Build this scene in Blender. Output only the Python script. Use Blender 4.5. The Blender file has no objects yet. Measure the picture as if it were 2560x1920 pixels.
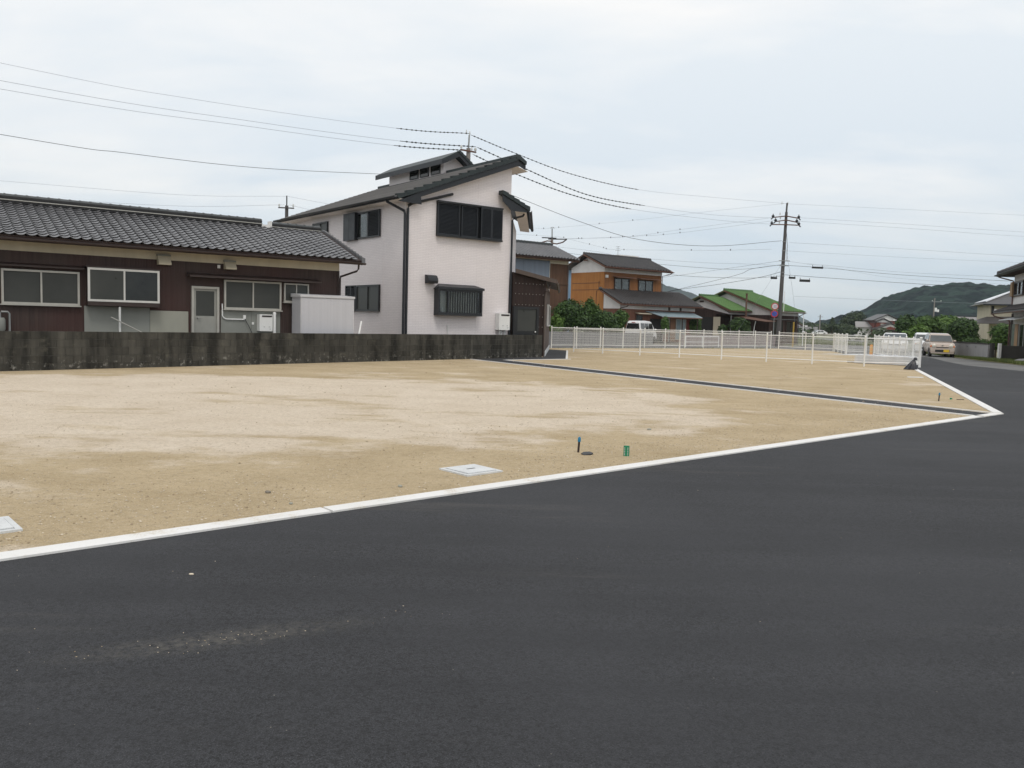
import bpy, bmesh, math, random
from mathutils import Vector, Matrix, noise
from mathutils.geometry import tessellate_polygon

random.seed(7)
SC = bpy.context.scene
COL = SC.collection
R = math.radians

# ------------------------------------------------------------------ camera
cam_d = bpy.data.cameras.new('camera')
cam_d.sensor_fit = 'HORIZONTAL'
cam_d.sensor_width = 36.0
cam_d.lens = 36.0 * 2070.0 / 2560.0
cam_d.clip_start = 0.05
cam_d.clip_end = 9000
cam = bpy.data.objects.new('camera', cam_d)
COL.objects.link(cam)
_roll = math.atan(.0275)
_pitch = math.atan(157 * math.cos(_roll) / 2070.0)
_f = Vector((0, math.cos(_pitch), -math.sin(_pitch)))
_u0 = Vector((0, math.sin(_pitch), math.cos(_pitch)))
_r0 = Vector((1, 0, 0))
_r = _r0 * math.cos(_roll) + _u0 * math.sin(_roll)
_u = -_r0 * math.sin(_roll) + _u0 * math.cos(_roll)
CAM = Vector((0, 0, 1.5))
cam.matrix_world = Matrix(((_r.x, _u.x, -_f.x, CAM.x), (_r.y, _u.y, -_f.y, CAM.y), (_r.z, _u.z, -_f.z, CAM.z), (0, 0, 0, 1)))
SC.camera = cam

# ------------------------------------------------------------------ sky and sun (bright overcast)
SUN_EL, SUN_AZ = 58.0, 165.0          # elevation, compass bearing (0 = +Y, 90 = +X)
world = bpy.data.worlds.new('World')
SC.world = world
world.use_nodes = True
wt = world.node_tree
wt.nodes.clear()
def wn(t, **k):
    n = wt.nodes.new(t)
    for a, b in k.items():
        setattr(n, a, b)
    return n
def wl(a, b):
    wt.links.new(a, b)
out = wn('ShaderNodeOutputWorld')
sky = wn('ShaderNodeTexSky', sky_type='NISHITA')
sky.sun_disc = False
sky.sun_elevation = R(SUN_EL)
sky.sun_rotation = R(SUN_AZ)
bg_sky = wn('ShaderNodeBackground')
bg_sky.inputs['Strength'].default_value = 0.10
wl(sky.outputs[0], bg_sky.inputs[0])
tc = wn('ShaderNodeTexCoord')
sep = wn('ShaderNodeSeparateXYZ')
wl(tc.outputs['Generated'], sep.inputs[0])
zc = wn('ShaderNodeMath', operation='MAXIMUM')
zc.inputs[1].default_value = 0.0
wl(sep.outputs[2], zc.inputs[0])
den = wn('ShaderNodeMath', operation='ADD')
den.inputs[1].default_value = 0.22
wl(zc.outputs[0], den.inputs[0])
dv = wn('ShaderNodeVectorMath', operation='DIVIDE')
cmb = wn('ShaderNodeCombineXYZ')
for i in range(3):
    wl(den.outputs[0], cmb.inputs[i])
wl(tc.outputs['Generated'], dv.inputs[0])
wl(cmb.outputs[0], dv.inputs[1])
mp = wn('ShaderNodeMapping')
mp.inputs['Rotation'].default_value = (0, 0, R(-25))
mp.inputs['Scale'].default_value = (1.0, 2.1, 0.6)
mp.inputs['Location'].default_value = (3.2, 0.5, 0)
wl(dv.outputs[0], mp.inputs[0])
n1 = wn('ShaderNodeTexNoise')
n1.inputs['Scale'].default_value = 0.95
n1.inputs['Detail'].default_value = 7
n1.inputs['Roughness'].default_value = 0.55
n1.inputs['Distortion'].default_value = 0.35
wl(mp.outputs[0], n1.inputs[0])
# overcast gradient by elevation
ramp = wn('ShaderNodeValToRGB')
cr = ramp.color_ramp
cr.elements[0].position = 0.0
cr.elements[0].color = (.605, .69, .765, 1)
cr.elements[1].position = 1.0
cr.elements[1].color = (1.0, 1.0, 1.02, 1)
for p, c in ((.08, (.775, .835, .885)), (.18, (.925, .95, .97)), (.30, (1.02, 1.02, 1.015)), (.6, (1.03, 1.03, 1.03))):
    e = cr.elements.new(p)
    e.color = (*c, 1)
wl(zc.outputs[0], ramp.inputs[0])
# clouds: thin brighter veils and bluish gaps
cl = wn('ShaderNodeMapRange')
cl.inputs['From Min'].default_value = 0.40
cl.inputs['From Max'].default_value = 0.60
cl.inputs['To Min'].default_value = 0.0
cl.inputs['To Max'].default_value = 1.0
n2 = wn('ShaderNodeTexNoise')
n2.inputs['Scale'].default_value = 0.5
n2.inputs['Detail'].default_value = 4
n2.inputs['Roughness'].default_value = 0.5
wl(mp.outputs[0], n2.inputs[0])
nm = wn('ShaderNodeMix', data_type='FLOAT')
nm.inputs[0].default_value = .45
wl(n1.outputs[0], nm.inputs[2])
wl(n2.outputs[0], nm.inputs[3])
wl(nm.outputs[0], cl.inputs[0])
gap = wn('ShaderNodeMix', data_type='RGBA', blend_type='MULTIPLY')
gap.inputs[0].default_value = 1.0
gcol = wn('ShaderNodeMix', data_type='RGBA')
gcol.inputs[6].default_value = (.835, .893, .945, 1)
gcol.inputs[7].default_value = (1.09, 1.06, 1.025, 1)
wl(cl.outputs[0], gcol.inputs[0])
wl(ramp.outputs[0], gap.inputs[6])
wl(gcol.outputs[2], gap.inputs[7])
bg_cloud = wn('ShaderNodeBackground')
bg_cloud.inputs['Strength'].default_value = 1.0
wl(gap.outputs[2], bg_cloud.inputs[0])
mixw = wn('ShaderNodeMixShader')
mixw.inputs[0].default_value = 0.94
wl(bg_sky.outputs[0], mixw.inputs[1])
wl(bg_cloud.outputs[0], mixw.inputs[2])
wl(mixw.outputs[0], out.inputs[0])

sun_d = bpy.data.lights.new('sun', 'SUN')
sun_d.energy = 1.1
sun_d.angle = R(18)
sun_d.color = (1.0, .965, .90)
sun = bpy.data.objects.new('sun', sun_d)
COL.objects.link(sun)
sun.rotation_euler = (R(90 - SUN_EL), 0, R(180 - SUN_AZ))
_sd = Vector((math.sin(R(SUN_AZ)) * math.cos(R(SUN_EL)), math.cos(R(SUN_AZ)) * math.cos(R(SUN_EL)), math.sin(R(SUN_EL))))
sun.rotation_euler = (-_sd).to_track_quat('-Z', 'Y').to_euler()
SC.view_settings.view_transform = 'Standard'
SC.view_settings.look = 'None'
SC.view_settings.exposure = 0.0
SC.view_settings.gamma = 1.0
SC.view_settings.use_curve_mapping = False
SC.cycles.max_bounces = 8
SC.cycles.transparent_max_bounces = 16
SC.cycles.volume_bounces = 1

# ------------------------------------------------------------------ mesh helpers
class MB:
    def __init__(s):
        s.v = []
        s.f = []
    def add(s, vs, fs):
        b = len(s.v)
        s.v.extend([tuple(p) for p in vs])
        s.f.extend([tuple(i + b for i in f) for f in fs])
        return s
    def hexa(s, p):
        return s.add(p, [(0, 3, 2, 1), (4, 5, 6, 7), (0, 1, 5, 4), (1, 2, 6, 5), (2, 3, 7, 6), (3, 0, 4, 7)])
    def box(s, x0, x1, y0, y1, z0, z1):
        return s.hexa([(x0, y0, z0), (x1, y0, z0), (x1, y1, z0), (x0, y1, z0), (x0, y0, z1), (x1, y0, z1), (x1, y1, z1), (x0, y1, z1)])
    def prism(s, pts, vec):
        n = len(pts)
        vec = Vector(vec)
        a = [Vector(p) for p in pts]
        b = [p + vec for p in a]
        fs = [tuple(range(n - 1, -1, -1)), tuple(range(n, 2 * n))]
        for i in range(n):
            j = (i + 1) % n
            fs.append((i, j, n + j, n + i))
        return s.add(a + b, fs)
    def tube(s, pts, r, n=6, cap=True, r2=None):
        pts = [Vector(p) for p in pts]
        m = len(pts)
        vs, fs = [], []
        up = Vector((0, 0, 1))
        for i, p in enumerate(pts):
            t = (pts[min(i + 1, m - 1)] - pts[max(i - 1, 0)]).normalized()
            ref = up if abs(t.z) < .95 else Vector((1, 0, 0))
            a = t.cross(ref).normalized()
            b = t.cross(a).normalized()
            rr = r if r2 is None else r + (r2 - r) * i / (m - 1)
            for k in range(n):
                w = 2 * math.pi * k / n
                vs.append(p + a * (rr * math.cos(w)) + b * (rr * math.sin(w)))
        for i in range(m - 1):
            for k in range(n):
                k2 = (k + 1) % n
                fs.append((i * n + k, i * n + k2, (i + 1) * n + k2, (i + 1) * n + k))
        if cap:
            fs.append(tuple(range(n)))
            fs.append(tuple((m - 1) * n + k for k in range(n)))
        return s.add(vs, fs)
    def bar(s, p0, p1, w, h):
        p0, p1 = Vector(p0), Vector(p1)
        t = (p1 - p0).normalized()
        ref = Vector((0, 0, 1)) if abs(t.z) < .95 else Vector((1, 0, 0))
        a = t.cross(ref).normalized() * (w / 2)
        b = t.cross(a).normalized() * (h / 2)
        return s.hexa([p0 - a - b, p0 + a - b, p0 + a + b, p0 - a + b, p1 - a - b, p1 + a - b, p1 + a + b, p1 - a + b])
    def lathe(s, prof, n=12, c=(0, 0, 0), axis='z'):
        vs, fs = [], []
        for r, h in prof:
            for k in range(n):
                w = 2 * math.pi * k / n
                x, y = r * math.cos(w), r * math.sin(w)
                if axis == 'z':
                    p = (x, y, h)
                elif axis == 'x':
                    p = (h, x, y)
                else:
                    p = (x, h, y)
                vs.append((p[0] + c[0], p[1] + c[1], p[2] + c[2]))
        for i in range(len(prof) - 1):
            for k in range(n):
                k2 = (k + 1) % n
                fs.append((i * n + k, i * n + k2, (i + 1) * n + k2, (i + 1) * n + k))
        fs.append(tuple(range(n)))
        fs.append(tuple((len(prof) - 1) * n + k for k in range(n)))
        return s.add(vs, fs)
    def sphere(s, c, rx, ry, rz, n=10, m=6):
        prof = [(max(1e-3, math.sin(math.pi * i / m)), -math.cos(math.pi * i / m)) for i in range(m + 1)]
        vs, fs = [], []
        for r, h in prof:
            for k in range(n):
                w = 2 * math.pi * k / n
                vs.append((c[0] + rx * r * math.cos(w), c[1] + ry * r * math.sin(w), c[2] + rz * h))
        for i in range(m):
            for k in range(n):
                k2 = (k + 1) % n
                fs.append((i * n + k, i * n + k2, (i + 1) * n + k2, (i + 1) * n + k))
        return s.add(vs, fs)
    def mesh(s, name, mat, smooth=False, recalc=True):
        me = bpy.data.meshes.new(name)
        me.from_pydata(s.v, [], s.f)
        if recalc:
            bm = bmesh.new()
            bm.from_mesh(me)
            bmesh.ops.recalc_face_normals(bm, faces=bm.faces)
            bm.to_mesh(me)
            bm.free()
        if smooth:
            me.polygons.foreach_set('use_smooth', [True] * len(me.polygons))
            me.set_sharp_from_angle(angle=R(40))
        if mat:
            me.materials.append(mat)
        return me
    def build(s, name, mat, parent=None, smooth=False, recalc=True, kind=None, label=None):
        return link(name, s.mesh(name, mat, smooth, recalc), parent, kind, label)

def link(name, me, parent=None, kind=None, label=None):
    o = bpy.data.objects.new(name, me)
    COL.objects.link(o)
    if parent:
        o.parent = parent
    if kind:
        o['kind'] = kind
    if label:
        o['label'] = label
    return o

def thing(name, label, cat, loc=(0, 0, 0), rz=0, group=None):
    o = bpy.data.objects.new(name, None)
    COL.objects.link(o)
    o.empty_display_size = .3
    o.location = loc
    o.rotation_euler = (0, 0, rz)
    o['label'] = label
    o['category'] = cat
    if group:
        o['group'] = group
    return o

def tag(o, label, cat, group=None):
    o['label'] = label
    o['category'] = cat
    if group:
        o['group'] = group
    return o

def flat(poly, z, name, mat, parent=None, kind='structure', thick=0):
    """a ground sheet from a polygon (tessellated)"""
    vs = [Vector((p[0], p[1], z)) for p in poly]
    me = bpy.data.meshes.new(name)
    tris = tessellate_polygon([vs])
    me.from_pydata([tuple(v) for v in vs], [], [tuple(t) for t in tris])
    bm = bmesh.new()
    bm.from_mesh(me)
    for f in bm.faces:
        if f.normal.z < 0:
            f.normal_flip()
    bm.to_mesh(me)
    bm.free()
    me.materials.append(mat)
    return link(name, me, parent, kind)

# ------------------------------------------------------------------ materials
class NT:
    def __init__(s, name):
        s.m = bpy.data.materials.new(name)
        s.m.use_nodes = True
        s.t = s.m.node_tree
        s.t.nodes.clear()
        s.out = s.n('ShaderNodeOutputMaterial')
    def n(s, t, **k):
        x = s.t.nodes.new(t)
        for a, b in k.items():
            setattr(x, a, b)
        return x
    def l(s, a, b):
        s.t.links.new(a, b)
    def val(s, sock, v):
        if hasattr(v, 'is_output') or isinstance(v, bpy.types.NodeSocket):
            s.l(v, sock)
        else:
            sock.default_value = v
    def math(s, op, a, b=None, c=None, clamp=False):
        x = s.n('ShaderNodeMath', operation=op)
        x.use_clamp = clamp
        s.val(x.inputs[0], a)
        if b is not None:
            s.val(x.inputs[1], b)
        if c is not None:
            s.val(x.inputs[2], c)
        return x.outputs[0]
    def coords(s, kind='Object', scale=(1, 1, 1), rot=(0, 0, 0), loc=(0, 0, 0)):
        tcn = s.n('ShaderNodeTexCoord')
        mpn = s.n('ShaderNodeMapping')
        mpn.inputs['Scale'].default_value = scale
        mpn.inputs['Rotation'].default_value = rot
        mpn.inputs['Location'].default_value = loc
        s.l(tcn.outputs[kind], mpn.inputs[0])
        return mpn.outputs[0]
    def noise(s, vec, scale, detail=4, rough=.55, dist=0):
        x = s.n('ShaderNodeTexNoise')
        s.l(vec, x.inputs[0])
        x.inputs['Scale'].default_value = scale
        x.inputs['Detail'].default_value = detail
        x.inputs['Roughness'].default_value = rough
        x.inputs['Distortion'].default_value = dist
        return x.outputs[0]
    def rng(s, v, a, b, c=0., d=1., smooth=False):
        x = s.n('ShaderNodeMapRange')
        if smooth:
            x.interpolation_type = 'SMOOTHSTEP'
        s.val(x.inputs[0], v)
        for i, q in enumerate((a, b, c, d)):
            x.inputs[i + 1].default_value = q
        return x.outputs[0]
    def mix(s, f, a, b, blend='MIX'):
        x = s.n('ShaderNodeMix', data_type='RGBA', blend_type=blend)
        s.val(x.inputs[0], f)
        for sock, v in ((x.inputs[6], a), (x.inputs[7], b)):
            if isinstance(v, (tuple, list)):
                sock.default_value = (*v[:3], 1)
            else:
                s.l(v, sock)
        return x.outputs[2]
    def bump(s, h, strength, dist=.01, normal=None):
        x = s.n('ShaderNodeBump')
        x.inputs['Strength'].default_value = strength
        x.inputs['Distance'].default_value = dist
        s.l(h, x.inputs['Height'])
        if normal is not None:
            s.l(normal, x.inputs['Normal'])
        return x.outputs[0]
    def bsdf(s, col, rough=.6, metal=0., spec=.5, normal=None, **kw):
        b = s.n('ShaderNodeBsdfPrincipled')
        if isinstance(col, (tuple, list)):
            b.inputs['Base Color'].default_value = (*col[:3], 1)
        else:
            s.l(col, b.inputs['Base Color'])
        s.val(b.inputs['Roughness'], rough)
        b.inputs['Metallic'].default_value = metal
        b.inputs['Specular IOR Level'].default_value = spec
        if normal is not None:
            s.l(normal, b.inputs['Normal'])
        for k, v in kw.items():
            b.inputs[k].default_value = v
        return b.outputs[0]
    def done(s, sh):
        s.l(sh, s.out.inputs[0])
        return s.m

def mat(name, col, rough=.6, var=.18, scale=2.5, stretch=(1, 1, 1), fine=0., fscale=60, bump=0., spec=.4, metal=0., rnd=0., col2=None, **kw):
    """plain weathered surface: colour varied by noise, optional per-object tint and fine bump"""
    t = NT(name)
    v = t.coords('Object', stretch)
    nz = t.noise(v, scale, 5, .6)
    dark = tuple(c * (1 - var) for c in col) if col2 is None else col2
    c = t.mix(t.rng(nz, .3, .7), dark, tuple(min(1, q * (1 + var * .6)) for q in col))
    if fine:
        nf = t.noise(v, fscale, 3)
        c = t.mix(t.rng(nf, .3, .7, 0, fine), c, (0, 0, 0), 'MIX') if False else t.mix(fine, c, t.mix(t.rng(nf, .35, .65), tuple(q * .55 for q in col), tuple(min(1, q * 1.4) for q in col)))
    if rnd:
        oi = t.n('ShaderNodeObjectInfo')
        k = t.rng(oi.outputs['Random'], 0, 1, 1 - rnd, 1 + rnd)
        cmbx = t.n('ShaderNodeCombineXYZ')
        for i in range(3):
            t.l(k, cmbx.inputs[i])
        c = t.mix(1.0, c, cmbx.outputs[0], 'MULTIPLY')
    nrm = None
    if bump:
        nrm = t.bump(t.noise(v, fscale, 4), bump, .01)
    rr = t.rng(nz, .3, .7, max(0, rough - .08), min(1, rough + .08))
    return t.done(t.bsdf(c, rr, metal, spec, nrm, **kw))

def boards(name, col, width=.12, var=.3, rough=.7, groove=.6, horiz=False, col2=None, spec=.3, patch=0.):
    """vertical (or horizontal) board or corrugated cladding: grooves as fine relief, boards tinted one by one"""
    t = NT(name)
    tcn = t.n('ShaderNodeTexCoord')
    sp = t.n('ShaderNodeSeparateXYZ')
    t.l(tcn.outputs['Object'], sp.inputs[0])
    u = sp.outputs[2] if horiz else t.math('ADD', sp.outputs[0], sp.outputs[1])
    q = t.math('DIVIDE', u, width)
    fr = t.math('FRACT', q)
    idx = t.math('FLOOR', q)
    edge = t.math('ABSOLUTE', t.math('SUBTRACT', fr, .5))
    g = t.rng(edge, .38, .5, 1, 0, True)
    wn_ = t.n('ShaderNodeTexWhiteNoise', noise_dimensions='1D')
    t.l(idx, wn_.inputs['W'])
    v = t.coords('Object', (1, 1, .12) if not horiz else (.12, .12, 1))
    nz = t.noise(v, 6, 5, .6)
    v2 = t.coords('Object', (1, 1, 1))
    big = t.noise(v2, .45, 3, .5)
    f = t.math('ADD', t.math('MULTIPLY', nz, .7), t.math('MULTIPLY', wn_.outputs[0], .3))
    c = t.mix(t.rng(f, .2, .8), tuple(k * (1 - var) for k in col), tuple(min(1, k * (1 + var)) for k in col))
    if col2:
        c = t.mix(t.rng(big, .42, .6, 0, patch or 1), c, col2)
    nrm = t.bump(g, groove, .012)
    return t.done(t.bsdf(c, rough, 0, spec, nrm))

def foliage(name, c1, c2, c3=None, rough=.55):
    t = NT(name)
    ge = t.n('ShaderNodeNewGeometry')
    v = t.coords('Object')
    nz = t.noise(v, 1.1, 3)
    f = t.math('ADD', t.math('MULTIPLY', ge.outputs['Random Per Island'], .65), t.math('MULTIPLY', nz, .45), clamp=True)
    c = t.mix(t.rng(f, .15, .95), c1, c2)
    b = t.bsdf(c, rough, 0, .35)
    tr = t.n('ShaderNodeBsdfTranslucent')
    t.l(t.mix(.5, c, c3 or c2), tr.inputs[0])
    mx = t.n('ShaderNodeMixShader')
    mx.inputs[0].default_value = .12
    t.l(b, mx.inputs[1])
    t.l(tr.outputs[0], mx.inputs[2])
    return t.done(mx.outputs[0])

def clear_glass(name, tint=(.8, .83, .83), refl=.9):
    t = NT(name)
    tr = t.n('ShaderNodeBsdfTransparent')
    tr.inputs[0].default_value = (*tint, 1)
    gl = t.n('ShaderNodeBsdfGlossy')
    gl.inputs['Roughness'].default_value = .03
    fr = t.n('ShaderNodeFresnel')
    fr.inputs[0].default_value = 1.5
    mx = t.n('ShaderNodeMixShader')
    t.l(t.math('MULTIPLY', fr.outputs[0], refl), mx.inputs[0])
    t.l(tr.outputs[0], mx.inputs[1])
    t.l(gl.outputs[0], mx.inputs[2])
    return t.done(mx.outputs[0])

def sand_material():
    t = NT('sand')
    v = t.coords('Object')
    warp = t.noise(t.coords('Object', (1, 1, 1)), .55, 5, .6)
    # the spread of pale crushed stone in the middle of the near plot
    loc = t.coords('Object', (1 / 8.6, 1 / 5.4, 0), (0, 0, R(-32)), (0, 0, 0))
    tcn = t.n('ShaderNodeTexCoord')
    sub = t.n('ShaderNodeVectorMath', operation='SUBTRACT')
    t.l(tcn.outputs['Object'], sub.inputs[0])
    sub.inputs[1].default_value = (-5.6, 14.6, 0)
    rot = t.n('ShaderNodeVectorRotate', rotation_type='Z_AXIS')
    t.l(sub.outputs[0], rot.inputs[0])
    rot.inputs['Angle'].default_value = R(-14)
    sc = t.n('ShaderNodeVectorMath', operation='MULTIPLY')
    t.l(rot.outputs[0], sc.inputs[0])
    sc.inputs[1].default_value = (1 / 10.2, 1 / 6.3, 0)
    ln = t.n('ShaderNodeVectorMath', operation='LENGTH')
    t.l(sc.outputs[0], ln.inputs[0])
    streak = t.noise(t.coords('Object', (.6, 1.2, 1), (0, 0, R(-30))), 1.1, 6, .65)
    d = t.math('ADD', ln.outputs['Value'], t.math('MULTIPLY', t.math('SUBTRACT', warp, .5), .9))
    d = t.math('ADD', d, t.math('MULTIPLY', t.math('SUBTRACT', streak, .5), .55))
    m1 = t.rng(d, .82, 1.02, 1, 0, True)
    far = t.noise(t.coords('Object', (.6, .8, 1), (0, 0, R(-35)), (4, 7, 0)), .55, 6, .65)
    m2 = t.rng(far, .56, .68, 0, .75, True)
    m = t.math('MAXIMUM', m1, m2)
    # holes of brown sand in the pale spread
    hole = t.noise(t.coords('Object', (.42, 1.0, 1), (0, 0, R(-22)), (9, 3, 0)), .8, 5, .65)
    m = t.math('MULTIPLY', m, t.rng(hole, .34, .47, .2, 1, True))
    big = t.noise(v, .8, 4, .6)
    tan = t.mix(t.rng(big, .3, .7), (.455, .356, .220), (.59, .475, .312))
    damp = t.noise(t.coords('Object', (.25, 1.2, 1), (0, 0, R(-28)), (2, 2, 0)), .8, 4, .6)
    tan = t.mix(t.rng(damp, .58, .72, 0, .55, True), tan, (.37, .28, .155))
    pale = t.mix(t.rng(big, .3, .7), (.68, .578, .455), (.775, .675, .55))
    c = t.mix(m, tan, pale)
    # single grains: dark and light
    g1 = t.noise(v, 75, 3, .6)
    c = t.mix(t.rng(g1, .50, .70, 0, .5), c, (.22, .165, .10))
    g4 = t.noise(v, 32, 4, .7)
    c = t.mix(t.rng(g4, .55, .72, 0, .42), c, (.25, .19, .115))
    c = t.mix(t.rng(g4, .42, .28, 0, .5), c, (.62, .54, .42))
    g2 = t.noise(t.coords('Object', (1, 1, 1), (0, 0, 0), (5, 5, 5)), 95, 2, .6)
    c = t.mix(t.rng(g2, .60, .74, 0, .65), c, (.74, .67, .55))
    g3 = t.noise(v, 14, 4, .65)
    c = t.mix(t.rng(g3, .5, .75, 0, .35), c, (.25, .185, .105))
    h = t.math('ADD', t.math('MULTIPLY', g1, .5), t.math('ADD', t.math('MULTIPLY', g3, 1.2), t.noise(v, 5, 3)))
    return t.done(t.bsdf(c, .95, 0, .12, t.bump(t.math('ADD', h, t.math('MULTIPLY', t.noise(v, 2.4, 4, .6), 2.2)), .9, .045)))

def asphalt_material(name, base=.031, light=.085, old=False):
    t = NT(name)
    v = t.coords('Object')
    grain = t.noise(v, 190, 2, .6)
    vor = t.n('ShaderNodeTexVoronoi')
    t.l(v, vor.inputs[0])
    vor.inputs['Scale'].default_value = 130
    big = t.noise(t.coords('Object', (.35, 1.6, 1), (0, 0, R(-42))), .55, 5, .6)
    mid = t.noise(v, 3.2, 5, .65)
    tint = (.96, .988, 1.085) if not old else (1.0, 1.0, .98)
    lo = tuple(base * .78 * k for k in tint)
    hi = tuple(base * 1.22 * k for k in tint)
    f = t.math('ADD', t.math('MULTIPLY', big, .6), t.math('MULTIPLY', mid, .4))
    c = t.mix(t.rng(f, .34, .66), lo, hi)
    c = t.mix(t.rng(grain, .47, .66, 0, .9), c, tuple(light * k for k in tint))
    wn_ = t.n('ShaderNodeTexWhiteNoise', noise_dimensions='3D')
    t.l(vor.outputs['Position'], wn_.inputs[0])
    c = t.mix(t.rng(wn_.outputs[0], .72, .95, 0, .7), c, (base * .40,) * 3)
    mot = t.noise(v, 48, 3, .7)
    c = t.mix(t.rng(mot, .46, .66, 0, .65), c, (base * .38,) * 3)
    far_ = t.n('ShaderNodeTexVoronoi')
    t.l(v, far_.inputs[0])
    far_.inputs['Scale'].default_value = 14
    w2 = t.n('ShaderNodeTexWhiteNoise', noise_dimensions='3D')
    t.l(far_.outputs['Position'], w2.inputs[0])
    spk = t.math('MULTIPLY', t.rng(far_.outputs['Distance'], .05, .035, 0, 1), t.rng(w2.outputs[0], .30, .22, 0, .8))
    c = t.mix(spk, c, (.30, .28, .24))
    band = t.noise(t.coords('Object', (.03, 1.0, 1), (0, 0, R(-41)), (0, 7, 0)), 2.2, 3, .6)
    c = t.mix(t.rng(band, .40, .60, 0, .42, True), c, lo)
    wide = t.noise(v, .22, 4, .6)
    c = t.mix(t.rng(wide, .40, .62, 0, .42, True), c, tuple(base * 1.7 * k for k in tint))
    # dust tracked along the road
    if not old:
        sb = t.n('ShaderNodeVectorMath', operation='SUBTRACT')
        tc2 = t.n('ShaderNodeTexCoord')
        t.l(tc2.outputs['Object'], sb.inputs[0])
        sb.inputs[1].default_value = (-1.32, 3.75, 0)
        ro = t.n('ShaderNodeVectorRotate', rotation_type='Z_AXIS')
        t.l(sb.outputs[0], ro.inputs[0])
        ro.inputs['Angle'].default_value = R(-24)
        sm = t.n('ShaderNodeVectorMath', operation='MULTIPLY')
        t.l(ro.outputs[0], sm.inputs[0])
        sm.inputs[1].default_value = (1 / .75, 1 / .13, 0)
        le = t.n('ShaderNodeVectorMath', operation='LENGTH')
        t.l(sm.outputs[0], le.inputs[0])
        scuff = t.math('MULTIPLY', t.rng(le.outputs['Value'], 1.25, .2, 0, .42, True), t.rng(t.noise(v, 26, 4, .75), .40, .62))
        c = t.mix(scuff, c, (.155, .145, .125))
    dust = t.noise(t.coords('Object', (.16, 1.0, 1), (0, 0, R(-40)), (1.5, 0, 0)), 1.0, 6, .7)
    c = t.mix(t.rng(dust, .56, .78, 0, .32, True), c, (.13, .122, .11))
    h = t.math('ADD', grain, t.math('MULTIPLY', vor.outputs['Distance'], .8))
    return t.done(t.bsdf(c, .82, 0, .28, t.bump(h, .55, .006)))

def block_material():
    t = NT('stained_block')
    tcn = t.n('ShaderNodeTexCoord')
    gm = t.n('ShaderNodeNewGeometry')
    mpn = t.n('ShaderNodeMapping')
    mpn.inputs['Scale'].default_value = (1, 1, .16)
    t.l(gm.outputs['Position'], mpn.inputs[0])
    st = t.noise(mpn.outputs[0], 2.3, 6, .65)
    fl = t.noise(gm.outputs['Position'], 3.0, 6, .7)
    sp = t.n('ShaderNodeSeparateXYZ')
    t.l(gm.outputs['Position'], sp.inputs[0])
    c = t.mix(t.rng(st, .36, .66), (.024, .0235, .021), (.085, .081, .070))
    c = t.mix(t.rng(fl, .56, .74, 0, .6), c, (.13, .122, .095))
    # lime bloom near the foot of the wall
    lime = t.noise(gm.outputs['Position'], 8, 5, .7)
    low = t.rng(sp.outputs[2], .42, .02, 0, 1, True)
    c = t.mix(t.math('MULTIPLY', t.rng(lime, .56, .68, 0, .7), low), c, (.36, .35, .32))
    oi = t.n('ShaderNodeObjectInfo')
    k = t.rng(oi.outputs['Random'], 0, 1, .82, 1.18)
    cx = t.n('ShaderNodeCombineXYZ')
    for i in range(3):
        t.l(k, cx.inputs[i])
    c = t.mix(1.0, c, cx.outputs[0], 'MULTIPLY')
    return t.done(t.bsdf(c, .95, 0, .15, t.bump(t.noise(gm.outputs['Position'], 60, 4), .5, .008)))

def siding_material():
    """pinkish-white siding pressed with a fine brick course pattern"""
    t = NT('white_siding')
    tcn = t.n('ShaderNodeTexCoord')
    sp = t.n('ShaderNodeSeparateXYZ')
    t.l(tcn.outputs['Object'], sp.inputs[0])
    u = t.math('ADD', sp.outputs[0], sp.outputs[1])
    cb = t.n('ShaderNodeCombineXYZ')
    t.l(u, cb.inputs[0])
    t.l(sp.outputs[2], cb.inputs[1])
    br = t.n('ShaderNodeTexBrick')
    t.l(cb.outputs[0], br.inputs[0])
    br.inputs['Color1'].default_value = (.78, .735, .74, 1)
    br.inputs['Color2'].default_value = (.74, .695, .703, 1)
    br.inputs['Mortar'].default_value = (.62, .58, .592, 1)
    br.inputs['Scale'].default_value = 1.0
    br.inputs['Mortar Size'].default_value = .006
    br.inputs['Mortar Smooth'].default_value = .3
    br.inputs['Brick Width'].default_value = .27
    br.inputs['Row Height'].default_value = .066
    nz = t.noise(tcn.outputs['Object'], 1.2, 4)
    c = t.mix(t.rng(nz, .3, .7, 0, .12), br.outputs['Color'], (.52, .48, .47))
    inv = t.math('SUBTRACT', 1.0, br.outputs['Fac'])
    return t.done(t.bsdf(c, .62, 0, .35, t.bump(inv, .4, .008)))

def roof_tile_material(name, c1, c2, rough=.42, spec=.5, rnd=.16):
    t = NT(name)
    v = t.coords('Object')
    gm = t.n('ShaderNodeNewGeometry')
    big = t.noise(gm.outputs['Position'], .9, 4, .6)
    oi = t.n('ShaderNodeObjectInfo')
    rp = t.math('ADD', t.math('MULTIPLY', oi.outputs['Random'], .5), t.math('MULTIPLY', gm.outputs['Random Per Island'], .5))
    f = t.math('ADD', t.math('MULTIPLY', big, .5), t.math('MULTIPLY', rp, .5))
    c = t.mix(t.rng(f, .2, .8), c1, c2)
    lich = t.noise(gm.outputs['Position'], 22, 4, .7)
    c = t.mix(t.rng(lich, .60, .75, 0, .35), c, tuple(min(1, k * 2.0 + .02) for k in c2))
    return t.done(t.bsdf(c, rough, 0, spec, t.bump(lich, .12, .004)))

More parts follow.
